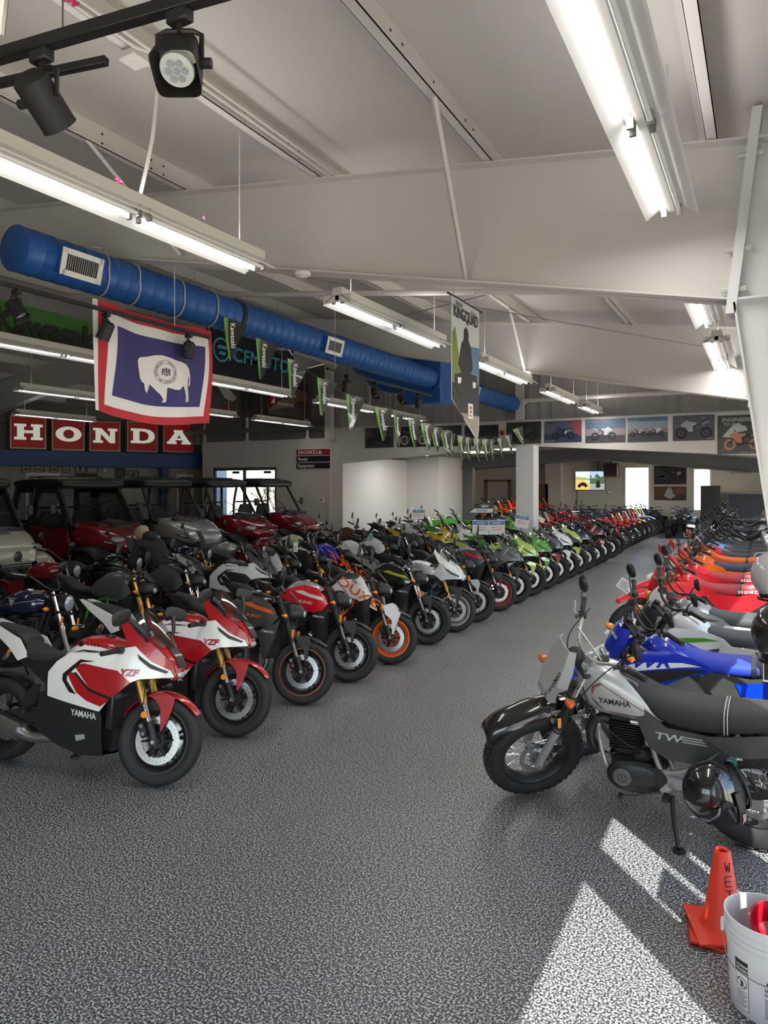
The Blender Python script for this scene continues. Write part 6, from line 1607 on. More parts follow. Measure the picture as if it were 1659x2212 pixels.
# ------------------------------------------------ dirt / dual sport bike
def kit_dirt(road=True):
    k = Kit((0.32, 0, 1.02), (-0.45, 0, 0.893))
    wheel(k, 0.735, 0.345, 0.085, 0.272, True, False, True, disc=0.13, ndisc=1, rows=4, nk=52, discside=(1,))
    wheel(k, -0.735, 0.330, 0.115, 0.238, False, False, True, disc=0.115, ndisc=1, discside=(-1,), rear=True, rows=4, nk=44)
    fork(k, 0.735, 0.345, 0.345, 1.10, 0.10, zmid=0.66, ru=0.027, rl=0.022)
    for s in (1, -1):
        k.add('fork_guard', G().tube([(0.715, s * 0.105, 0.42), (0.66, s * 0.115, 0.55), (0.60, s * 0.112, 0.68)], [0.022, 0.032, 0.024], 10, 2), 'guard', True)
    caliper(k, 0.735, 0.345, 1)
    # high front fender: long beak
    rows = []
    for q in (-1, -0.6, 0, 0.6, 1):
        rows.append([(x, q * w_, z + 0.02 * (1 - q * q) - 0.03 * abs(q) ** 3) for x, z, w_ in ((0.28, 0.79, 0.075), (0.42, 0.80, 0.10), (0.58, 0.825, 0.088), (0.76, 0.815, 0.072), (0.92, 0.765, 0.05), (0.975, 0.735, 0.025))])
    k.add('front_fender', G().grid(rows, 3, 0.005), 'fender', True, ang=60)
    # number plate / headlight mask
    rows = []
    for z, w_, x in ((1.13, 0.075, 0.46), (1.06, 0.115, 0.50), (0.97, 0.12, 0.545), (0.90, 0.085, 0.58), (0.85, 0.05, 0.59)):
        rows.append([(x - 0.05 * q * q, q * w_, z) for q in (-1, -0.5, 0, 0.5, 1)])
    pl = k.add('number_plate' if not road else 'headlight_mask', G().grid(rows, 3, 0.006), 'plate', True, ang=60)
    k.add('lettering', text_on(lambda a, b: (0.468 + (1.13 - 1.06 - b) * 0.55 + 0.008, a - 0.05, 1.06 + b), 'YAMAHA', 0.024, 0.02, 0, 0.85), 'txtm', False, pl)
    if road: k.add('headlight_lens', G().loft([(0.54, 0.95, 0.89, 0.06, 2.6), (0.585, 0.945, 0.895, 0.055, 2.6), (0.60, 0.935, 0.905, 0.04, 2.4)], 18, 2), 'lens', False, pl)
    bars(k, 0.31, 1.14, 0.40, rise=0.07, back=0.11, crossbar=True, pad=not road)
    if road: mirrors(k, (0.27, 0.25, 1.20), (0.24, 0.33, 1.36), True, (0.052, 0.058), 2.0)
    else:
        for s in (1, -1): k.add('hand_guard', G().grid([[(0.33 - 0.0 * j, s * (0.20 + 0.09 * j), z) for j in range(3)] for z in (1.155, 1.20, 1.25)], 2, 0.006), 'handg', True)
    # frame: perimeter beams
    for s in (1, -1):
        k.add('frame_beam', G().panel([(0.30, 0.98), (0.34, 0.86), (0.12, 0.70), (-0.10, 0.50), (-0.16, 0.38), (-0.24, 0.38), (-0.22, 0.55), (-0.06, 0.76), (0.14, 0.88)], 0.115, s, 0, 0.03, 0.06), 'frameb')
    k.add('down_tube', G().tube([(0.33, 0, 0.84), (0.25, 0, 0.55), (0.16, 0.04, 0.33), (-0.15, 0.06, 0.31)], 0.02, 8, 3), 'frameb')
    k.add('skid_plate', G().loft([(0.26, 0.46, 0.38, 0.06, 3), (0.16, 0.36, 0.30, 0.09, 3.5), (-0.16, 0.33, 0.28, 0.09, 3.5)], 14, 3), 'black')
    e = k.add('engine', G().box(-0.18, 0.16, -0.11, 0.11, 0.34, 0.54, 0.04), 'engine')
    g = G().box(0.03, 0.17, -0.07, 0.07, 0.52, 0.74, 0.01)
    for i in range(7): g.box(0.01, 0.19, -0.09, 0.09, 0.55 + i * 0.024, 0.558 + i * 0.024)
    k.add('cylinder', g, 'engine', False, e, stuff=True)
    for s in (1, -1):
        g = G().cyl(0.075, 0, 0.035, 'Y', 26, b=0.012).cyl(0.045, 0.03, 0.045, 'Y', 20, b=0.004)
        if s < 0: g = g.mir()
        k.add('engine_cover', g.mv(0.03, s * 0.11, 0.43), 'alu', False, e)
    for s in (1, -1): k.add('radiator', G().box(0.28, 0.32, s * 0.10 - 0.04, s * 0.10 + 0.04, 0.66, 0.92, 0.006), 'alu')
    k.add('header_pipe', G().tube([(0.16, 0, 0.70), (0.28, -0.04, 0.66), (0.24, -0.10, 0.50), (0.05, -0.14, 0.48), (-0.2, -0.12, 0.60), (-0.40, -0.12, 0.74)], 0.021, 10, 4), 'exhaust')
    k.add('muffler', G().loft([(-0.38, 0.055, -0.055, 0.042, 2.6), (-0.42, 0.06, -0.06, 0.046, 2.6), (-0.72, 0.06, -0.06, 0.046, 2.6), (-0.78, 0.035, -0.035, 0.03, 2.3)], 18, 2).rot('Y', 14, (-0.38, 0, 0)).mv(0, -0.14, 0.74), 'muffler')
    k.both('swingarm', G().extr([(-0.78, 0.29), (-0.78, 0.37), (-0.55, 0.42), (-0.20, 0.47), (-0.20, 0.38), (-0.5, 0.33)], 0.075, 0.10), 'alu')
    # tank, shrouds, seat
    k.add('fuel_tank', G().loft([(0.30, 0.97, 0.82, 0.07, 2.4), (0.22, 1.03, 0.78, 0.12, 2.4), (0.10, 1.03, 0.78, 0.13, 2.5), (-0.02, 0.96, 0.80, 0.10, 2.3), (-0.1, 0.90, 0.82, 0.06, 2.2)], 24), 'tank')
    k.add('tank_cap', G().cyl(0.032, 1.02, 1.05, 'Z', 18, (0.16, 0, 0), b=0.005), 'black')
    wf = lambda x, z: 0.115 + 0.115 * max(0, min(1, (x + 0.05) / 0.42)) ** 1.3 - 0.20 * max(0, 0.80 - z) - 0.35 * max(0, z - 0.95)
    SH = [(0.50, 0.86), (0.40, 0.92), (0.24, 0.98), (0.04, 0.96), (-0.12, 0.90), (-0.18, 0.84), (0.0, 0.80), (0.14, 0.72), (0.22, 0.62), (0.28, 0.60), (0.38, 0.68), (0.46, 0.78)]
    sh = k.both('radiator_shroud', G().panel(SH, wf, 1, 0.004, 0.006), 'body')
    for s, sd in ((sh[0], 1), (sh[1], -1)):
        k.add('shroud_stripe', G().panel([(0.44, 0.86), (0.30, 0.90), (0.02, 0.90), (-0.10, 0.88), (0.06, 0.865), (0.30, 0.84)], wf, sd, 0.007, 0, 0.04), 'deco', False, s)
        k.add('shroud_inset', G().panel([(0.36, 0.82), (0.10, 0.85), (-0.14, 0.86), (-0.02, 0.81), (0.16, 0.75), (0.26, 0.70)], wf, sd, 0.0072, 0, 0.04), 'deco2', False, s)
    secs = [(0.17, 1.03, 0.97, 0.05, 2.4), (0.05, 0.985, 0.88, 0.085, 2.6), (-0.12, 0.935, 0.83, 0.105, 3), (-0.35, 0.925, 0.83, 0.12, 3.2), (-0.60, 0.945, 0.86, 0.115, 3.2), (-0.80, 0.965, 0.90, 0.09, 3), (-0.86, 0.965, 0.92, 0.07, 2.6)]
    k.add('seat', G().loft(secs, 24), 'seat')
    k.add('seat_strap', G().loft([(-0.40, 0.934, 0.82, 0.124, 3.2), (-0.43, 0.937, 0.822, 0.124, 3.2)], 24, 1, False), 'black')
    k.add('seat_rear_cover', G().loft([(-0.44, 0.9335, 0.832, 0.1215, 3.2), (-0.60, 0.949, 0.861, 0.118, 3.2), (-0.79, 0.968, 0.901, 0.094, 3)], 24), 'seat2')
    wf2 = lambda x, z: 0.125 + 0.02 * max(0, 1 - abs(x + 0.35) / 0.3)
    SP = [(-0.08, 0.80), (-0.14, 0.85), (-0.40, 0.84), (-0.80, 0.91), (-0.66, 0.76), (-0.52, 0.66), (-0.32, 0.62), (-0.18, 0.68)]
    sp = k.both('side_plate', G().panel(SP, wf2, 1, 0, 0.006), 'side')
    for s, sd in ((sp[0], 1), (sp[1], -1)):
        k.add('side_panel', G().panel([(-0.30, 0.80), (-0.62, 0.85), (-0.74, 0.87), (-0.62, 0.76), (-0.46, 0.68), (-0.34, 0.72)], wf2, sd, 0.004, 0, 0.05), 'deco3', False, s)
        mp = (lambda a, b: (-0.62 + a, sd * (wf2(-0.6 + a, .8) + 0.008), 0.80 + b)) if sd < 0 else (lambda a, b: (-0.34 - a, sd * (wf2(-0.34 - a, .8) + 0.008), 0.80 + b + a * 0.03))
        k.add('lettering', text_on(mp, 'Kawasaki', 0.036, 0.02, 0.1, 1.15), 'txtk', False, s)
        mq = (lambda a, b: (-0.70 + a, sd * (0.126), 0.885 + b)) if sd < 0 else (lambda a, b: (-0.40 - a, sd * (0.126 - 0.03 * a), 0.868 + b + a * 0.05))
        k.add('lettering', (slab(mq, 'HONDA', 0, 0.036, 0.05, 0.006)), 'txth', False, s)
        mr = (lambda a, b: (0.02 + a, sd * (wf(0.02 + a, .87) + 0.009), 0.865 + b)) if sd < 0 else (lambda a, b: (0.36 - a, sd * (wf(0.36 - a, .88) + 0.009), 0.865 + b))
        k.add('lettering', text_on(mr, 'WR', 0.075, 0.02, 0.6, 1.5), 'txtw', False, s)
    rows = []
    for q in (-1, -0.5, 0, 0.5, 1):
        rows.append([(x, q * w_, z + 0.012 * (1 - q * q)) for x, z, w_ in ((-0.50, 0.84, 0.10), (-0.75, 0.885, 0.095), (-0.95, 0.935, 0.075), (-1.12, 0.975, 0.05))])
    k.add('rear_fender', G().grid(rows, 3, 0.006), 'rfender', ang=60)
    if road:
        k.add('tail_lamp', G().box(-1.12, -1.06, -0.04, 0.04, 0.90, 0.955, 0.01), 'tail')
        signal(k, (-0.98, 0.04, 0.88), 'amber'); signal(k, (0.46, 0.09, 0.99), 'amber', True, 0.09)
    footpegs(k, -0.22, 0.42, 0.22, 'alu')
    chain(k, -0.735, -0.15, 0.44, 0.33, 0.07)
    k.add('rear_shock', G().tube([(-0.22, 0, 0.82), (-0.32, 0, 0.46)], [0.04, 0.028, 0.04, 0.028, 0.04, 0.028, 0.04], 10), 'spring')
    kickstand(k, -0.18, 0.36, (0.06, 0.26, 0.03))
    brakehose(k, [(0.30, 0.2, 1.18), (0.46, 0.14, 1.05), (0.58, 0.12, 0.78), (0.66, 0.10, 0.48)])
    brakehose(k, [(0.26, -0.25, 1.20), (0.42, -0.12, 1.10), (0.30, 0, 0.98)])
    return k
# ------------------------------------------------ fat-tyred dual sport (silver)
def kit_fat():
    k = Kit((0.30, 0, 0.98), (-0.44, 0, 0.898))
    wheel(k, 0.665, 0.335, 0.140, 0.232, True, False, True, disc=0.115, ndisc=1, discside=(1,), rows=5, nk=42)
    wheel(k, -0.66, 0.335, 0.185, 0.185, False, False, True, disc=0, rear=True, rows=5, nk=30)
    fork(k, 0.665, 0.335, 0.32, 1.02, 0.11, usd=False, zmid=0.60, ru=0.031, rl=0.019, boot=True)
    caliper(k, 0.665, 0.335, 1, 0.09, dx=-0.08, dz=0.05)
    # high black fender close to the tyre, with silver bracket
    rows = []
    for q in (-1, -0.85, -0.4, 0, 0.4, 0.85, 1):
        rows.append([(x, q * w_, z + 0.03 * (1 - q * q) - 0.035 * abs(q) ** 6) for x, z, w_ in ((0.38, 0.675, 0.07), (0.50, 0.715, 0.10), (0.66, 0.725, 0.105), (0.85, 0.69, 0.10), (0.96, 0.635, 0.088), (0.985, 0.60, 0.075))])
    k.add('front_fender', G().grid(rows, 3, 0.006), 'fender', True, ang=60)
    for s in (1, -1): k.add('fender_bracket', G().panel([(0.44, 0.72), (0.56, 0.73), (0.57, 0.66), (0.53, 0.56), (0.49, 0.56), (0.48, 0.64)], 0.095, s, 0, 0.012), 'alu', True)
    # angular headlight mask
    M_ = [((0.47, 1.13, 0.075), (0.52, 1.12, 0.05)), ]
    rows = []
    for x, z, w_, bx in ((0.42, 1.16, 0.10, 0.03), (0.475, 1.05, 0.140, 0.045), (0.53, 0.94, 0.150, 0.055), (0.565, 0.885, 0.10, 0.05), (0.575, 0.82, 0.08, 0.05), (0.555, 0.77, 0.06, 0.04)):
        rows.append([(x - bx, -w_, z), (x, -w_ * 0.72, z), (x + 0.006, 0, z), (x, w_ * 0.72, z), (x - bx, w_, z)])
    pl = k.add('headlight_mask', G().grid(rows, 1, 0.006), 'plate', True, ang=20)
    lens = G().grid([[(x + 0.006, q * w_, z) for q in (-1, 0, 1)] for x, z, w_ in ((0.572, 0.885, 0.05), (0.582, 0.855, 0.05), (0.578, 0.82, 0.042))], 2, 0.004)
    k.add('headlight_lens', lens, 'lens', False, pl)
    k.add('lettering', text_on(lambda a, b: (0.508 + b * 0.45 + 0.004, 0.076 - a * 0.0 + 0.0, 0) if False else (0.487 + (1.06 - (1.03 - a * 0.92)) * 0.0 + (1.035 - (1.03 - a)) * 0.53 + 0.006, 0.112 - b * 0.95, 1.04 - a * 0.86), 'YAMAHA', 0.032, 0.02, 0, 0.85), 'ink', False, pl)
    signal(k, (0.49, 0.11, 0.90), 'amberd', True, 0.09)
    k.add('gauge', G().cyl(0.048, -0.02, 0.03, 'Z', 22, b=0.006).rot('Y', 35).mv(0.37, 0.02, 1.08), 'black', True)
    bars(k, 0.285, 1.07, 0.41, rise=0.07, back=0.17, crossbar=True, role='barm')
    k.add('bar_clamp', G().box(0.25, 0.32, -0.05, 0.05, 1.03, 1.10, 0.012), 'alu', True)
    mirrors(k, (0.18, 0.26, 1.14), (0.13, 0.36, 1.31), True, (0.038, 0.072), 2.0, 0.005, 'black')
    # frame
    for s in (1, -1):
        k.add('frame_tube', G().tube([(0.28, s * 0.03, 0.92), (0.22, s * 0.04, 0.70), (0.20, s * 0.05, 0.46), (0.12, s * 0.07, 0.30), (-0.10, s * 0.08, 0.28)], 0.017, 8, 4), 'alum')
        k.add('frame_tube', G().tube([(-0.08, s * 0.10, 0.74), (-0.13, s * 0.11, 0.50), (-0.20, s * 0.11, 0.30)], 0.017, 8, 3), 'alum')
        k.add('frame_tube', G().tube([(-0.58, s * 0.12, 0.72), (-0.38, s * 0.12, 0.50), (-0.24, s * 0.11, 0.42)], 0.014, 8, 2), 'alum')
    k.both('foot_bracket', G().panel([(-0.12, 0.42), (-0.34, 0.44), (-0.24, 0.34), (-0.20, 0.26), (-0.13, 0.30)], 0.12, 1, 0, 0.012), 'alu')
    # engine
    e = k.add('engine', G().box(-0.16, 0.14, -0.11, 0.11, 0.27, 0.44, 0.05).box(-0.10, 0.02, -0.09, 0.09, 0.40, 0.50, 0.03), 'engine')
    for i in range(11):
        k.add('cooling_fin', G().box(-0.045, 0.145, -0.088, 0.088, 0.49 + i * 0.0165, 0.497 + i * 0.0165, 0.003), 'black', False, e)
    k.add('cylinder', G().box(-0.02, 0.12, -0.062, 0.062, 0.44, 0.70, 0.015), 'engine', False, e)
    k.add('cylinder_head', G().box(-0.035, 0.135, -0.08, 0.08, 0.665, 0.715, 0.012), 'black', False, e)
    k.add('head_plug', G().loft([(-0.03, 0.015, -0.015, 0.012, 2.2), (0.03, 0.015, -0.015, 0.012, 2.2)], 14, 1).mv(-0.02, 0.088, 0.68), 'chrome', False, e)
    for s in (1, -1):
        g = G().loft([(-0.15, 0.40, 0.28, 0.02, 2.2), (-0.10, 0.44, 0.25, 0.035, 2.2), (0.05, 0.44, 0.24, 0.045, 2.2), (0.13, 0.40, 0.27, 0.03, 2.2), (0.155, 0.36, 0.31, 0.012, 2.2)], 26, 4).mv(0, s * 0.11, 0)
        k.add('engine_cover', g, 'engine', False, e)
        g = G().cyl(0.056, 0, 0.024, 'Y', 28, b=0.006)
        if s < 0: g = g.mir()
        c = k.add('engine_cap', g.mv(0.055, s * 0.148, 0.35), 'alug', False, e)
        g = G().lathe([(0.022, 0), (0.026, 0), (0.026, 0.003), (0.022, 0.003)], 24, 'Y', True).box(-0.002, 0.002, 0, 0.003, -0.012, 0.012)
        k.add('cap_mark', g.mv(0.055, s * 0.170, 0.35), 'black', False, e)
    k.add('belly_guard', G().loft([(0.16, 0.34, 0.27, 0.05, 3), (0.08, 0.27, 0.235, 0.10, 4), (-0.10, 0.25, 0.23, 0.10, 4)], 14, 3), 'alu')
    k.both('chain_cover', G().panel([(-0.02, 0.44), (-0.16, 0.43), (-0.20, 0.36), (-0.15, 0.30), (-0.04, 0.30)], 0.12, 1, 0.015, 0.03), 'black')
    k.add('carburettor', G().box(-0.14, -0.06, -0.04, 0.05, 0.52, 0.60, 0.012).cyl(0.032, 0.03, 0.075, 'Y', 14, (-0.10, 0, 0.56)).box(-0.12, -0.08, 0.03, 0.07, 0.60, 0.64, 0.006), 'alu')
    k.add('exhaust_pipe', G().tube([(0.12, 0.03, 0.64), (0.20, 0.05, 0.66), (0.255, 0.055, 0.60), (0.26, 0.04, 0.48), (0.20, -0.02, 0.42), (0.10, -0.13, 0.40), (-0.25, -0.15, 0.50), (-0.4, -0.15, 0.60)], 0.030, 12, 4), 'black')
    k.add('engine_bracket', G().panel([(0.22, 0.62), (0.13, 0.50), (0.15, 0.44), (0.20, 0.46)], 0.06, 1, 0, 0.01), 'alu')
    k.add('muffler', G().loft([(-0.38, 0.05, -0.05, 0.045, 2.6), (-0.75, 0.06, -0.06, 0.05, 2.6), (-0.80, 0.04, -0.04, 0.04, 2.4)], 18, 2).rot('Y', 10, (-0.38, 0, 0)).mv(0, -0.16, 0.62), 'black')
    # tank, seat, covers
    tank = k.add('fuel_tank', G().loft([(0.34, 0.95, 0.82, 0.05, 2.4), (0.30, 1.0, 0.76, 0.10, 2.6), (0.20, 1.02, 0.705, 0.138, 2.9), (0.06, 0.975, 0.695, 0.148, 2.9), (-0.07, 0.88, 0.69, 0.138, 2.7), (-0.15, 0.79, 0.695, 0.11, 2.4), (-0.19, 0.735, 0.70, 0.08, 2.2)], 34), 'tank')
    k.add('tank_cap', G().cyl(0.036, 1.0, 1.035, 'Z', 18, (0.18, 0, 0), b=0.006), 'black')
    def tw(x, z):   # tank side surface
        x = min(max(x, -0.18), 0.33)
        S_ = [(0.34, 0.95, 0.82, 0.05, 2.4), (0.30, 1.0, 0.76, 0.10, 2.6), (0.20, 1.02, 0.705, 0.138, 2.9), (0.06, 0.975, 0.695, 0.148, 2.9), (-0.07, 0.88, 0.69, 0.138, 2.7), (-0.15, 0.79, 0.695, 0.11, 2.4), (-0.19, 0.735, 0.70, 0.08, 2.2)]
        for a, b in zip(S_, S_[1:]):
            if b[0] <= x <= a[0]:
                t_ = (x - a[0]) / (b[0] - a[0]); zt, zb, hw, n = (a[i] + (b[i] - a[i]) * t_ for i in (1, 2, 3, 4))
                q = min(abs((z - (zt + zb) / 2) / ((zt - zb) / 2)), 0.97)
                return hw * (1 - q ** n) ** (1 / n)
        return 0.1
    LO = [(0.245, 0.83), (0.215, 0.90), (0.17, 0.925), (0.05, 0.86), (-0.13, 0.755), (-0.15, 0.735), (0.15, 0.735)]
    def inset(pl, d):
        cx_ = sum(p[0] for p in pl) / len(pl); cz_ = sum(p[1] for p in pl) / len(pl)
        return [(cx_ + (a - cx_) * (1 - d), cz_ + (b - cz_) * (1 - d)) for a, b in pl]
    for s in (1, -1):
        k.add('tank_stripe', G().panel(LO, tw, s, 0.0035, 0, 0.03, [inset(LO, 0.045)]), 'ink', False, tank)
        k.add('tank_stripe', G().panel(inset(LO, 0.07), tw, s, 0.0035, 0, 0.03, [inset(LO, 0.105)]), 'red', False, tank)
        mp = (lambda a, b: (0.185 - a, tw(0.185 - a, 0.80 + b) + 0.004, 0.80 + b)) if s > 0 else (lambda a, b: (0.02 + a, -tw(0.02 + a, 0.80 + b) - 0.004, 0.80 + b))
        k.add('lettering', text_on(mp, 'YAMAHA', 0.036, 0.025, 0, 0.92), 'ink', False, tank)
    secs = [(0.10, 1.0, 0.93, 0.05, 2.4), (0.03, 0.975, 0.87, 0.09, 2.5), (-0.08, 0.91, 0.76, 0.12, 2.8), (-0.22, 0.855, 0.70, 0.135, 3.2), (-0.45, 0.845, 0.69, 0.145, 3.4), (-0.65, 0.86, 0.73, 0.14, 3.2), (-0.88, 0.87, 0.78, 0.12, 3), (-0.96, 0.86, 0.80, 0.10, 2.8)]
    st = k.add('seat', G().loft(secs, 28), 'seat')
    k.add('seat_strap', G().loft([(-0.50, 0.852, 0.688, 0.149, 3.4), (-0.53, 0.855, 0.692, 0.149, 3.4)], 28, 1, False), 'black', False, st)
    k.add('seat_seam', G().loft([(-0.505, 0.8525, 0.687, 0.1500, 3.4), (-0.5085, 0.853, 0.688, 0.1500, 3.4)], 28, 1, False).loft([(-0.522, 0.8545, 0.690, 0.1500, 3.4), (-0.5255, 0.855, 0.691, 0.1500, 3.4)], 28, 1, False), 'stitch', False, st, stuff=True)
    SC_ = [(-0.02, 0.75), (-0.08, 0.80), (-0.20, 0.70), (-0.46, 0.69), (-0.55, 0.60), (-0.44, 0.50), (-0.20, 0.50), (-0.10, 0.56), (-0.06, 0.66)]
    wf = lambda x, z: 0.135 - 0.05 * max(0, 0.62 - z)
    sc = k.both('side_cover', G().panel(SC_, wf, 1, 0, 0.008), 'side')
    RC = [(-0.40, 0.69), (-0.46, 0.70), (-0.94, 0.79), (-0.97, 0.77), (-0.90, 0.68), (-0.80, 0.64), (-0.62, 0.60), (-0.53, 0.60)]
    k.both('rear_side_cover', G().panel(RC, lambda x, z: 0.15 - 0.1 * max(0, -0.6 - x), 1, 0, 0.008), 'side2')
    for s, sd in ((sc[0], 1), (sc[1], -1)):
        F = (lambda a, b: (-0.13 - a, 0.138, 0.625 + b)) if sd > 0 else (lambda a, b: (-0.40 + a, -0.138, 0.625 + b))
        k.add('lettering', text_on(F, 'TW', 0.045, 0.02, 0.25, 1.5), 'silver', False, s)
        g = G()
        for i in range(3): g.add([F(a, b) for a, b in ((0.155 + i * -0.006, 0.004 + i * 0.015), (0.29 - i * 0.012, 0.004 + i * 0.015), (0.285 - i * 0.012, 0.011 + i * 0.015), (0.157 - i * 0.006, 0.011 + i * 0.015))], [(0, 1, 2, 3)])
        k.add('print_stripes', g, 'silver', False, s, stuff=True)
    rows = []
    for q in (-1, -0.5, 0, 0.5, 1): rows.append([(x, q * w_, z + 0.015 * (1 - q * q)) for x, z, w_ in ((-0.60, 0.73, 0.12), (-0.85, 0.79, 0.115), (-1.05, 0.80, 0.10), (-1.15, 0.77, 0.085))])
    k.add('rear_fender', G().grid(rows, 3, 0.006), 'side2', ang=60)
    k.add('tail_lamp', G().box(-1.16, -1.09, -0.05, 0.05, 0.76, 0.82, 0.012), 'tail')
    signal(k, (-0.98, 0.09, 0.76), 'amberd')
    k.both('swingarm', G().extr([(-0.70, 0.30), (-0.70, 0.37), (-0.5, 0.39), (-0.20, 0.40), (-0.20, 0.34), (-0.5, 0.32)], 0.125, 0.15), 'alu')
    k.add('chain_guard', G().panel([(-0.30, 0.44), (-0.40, 0.46), (-0.74, 0.44), (-0.78, 0.40), (-0.66, 0.37), (-0.34, 0.38)], 0.155, 1, 0, 0.006, 0.02, [circ(-0.44, 0.42, 0.016, 8), circ(-0.50, 0.42, 0.016, 8), circ(-0.57, 0.415, 0.018, 8), circ(-0.64, 0.41, 0.016, 8)]), 'black')
    k.add('sprocket', G().lathe([(0.07, -0.003), (0.10, -0.003), (0.10, 0.003), (0.07, 0.003)], 28, 'Y', True).mv(-0.66, 0.115, 0.335), 'alu')
    footpegs(k, -0.20, 0.30, 0.24, 'black')
    k.add('shift_lever', G().tube([(-0.16, 0.15, 0.30), (-0.02, 0.18, 0.26), (0.06, 0.19, 0.245)], 0.007, 8).box(0.05, 0.075, 0.17, 0.215, 0.235, 0.257, 0.005), 'black')
    g = G().tube([(-0.22, 0.13, 0.28), (-0.245, 0.22, 0.14), (-0.275, 0.30, 0.065)], [0.016, 0.014, 0.013], 10)
    s = k.add('kickstand', g, 'black')
    k.add('stand_foot', G().cyl(0.035, 0.045, 0.058, 'Z', 18, (-0.278, 0.305, 0)), 'black', False, s)
    brakehose(k, [(0.16, 0.24, 1.16), (0.30, 0.20, 1.02), (0.44, 0.16, 0.80), (0.47, 0.15, 0.58), (0.56, 0.13, 0.42)])
    brakehose(k, [(0.14, -0.26, 1.18), (0.34, -0.12, 1.14), (0.40, 0.0, 1.06), (0.36, 0.05, 0.90)])
    brakehose(k, [(0.30, 0.10, 0.92), (0.22, 0.14, 0.72), (0.05, 0.15, 0.58), (-0.08, 0.13, 0.52)], False)
    return k

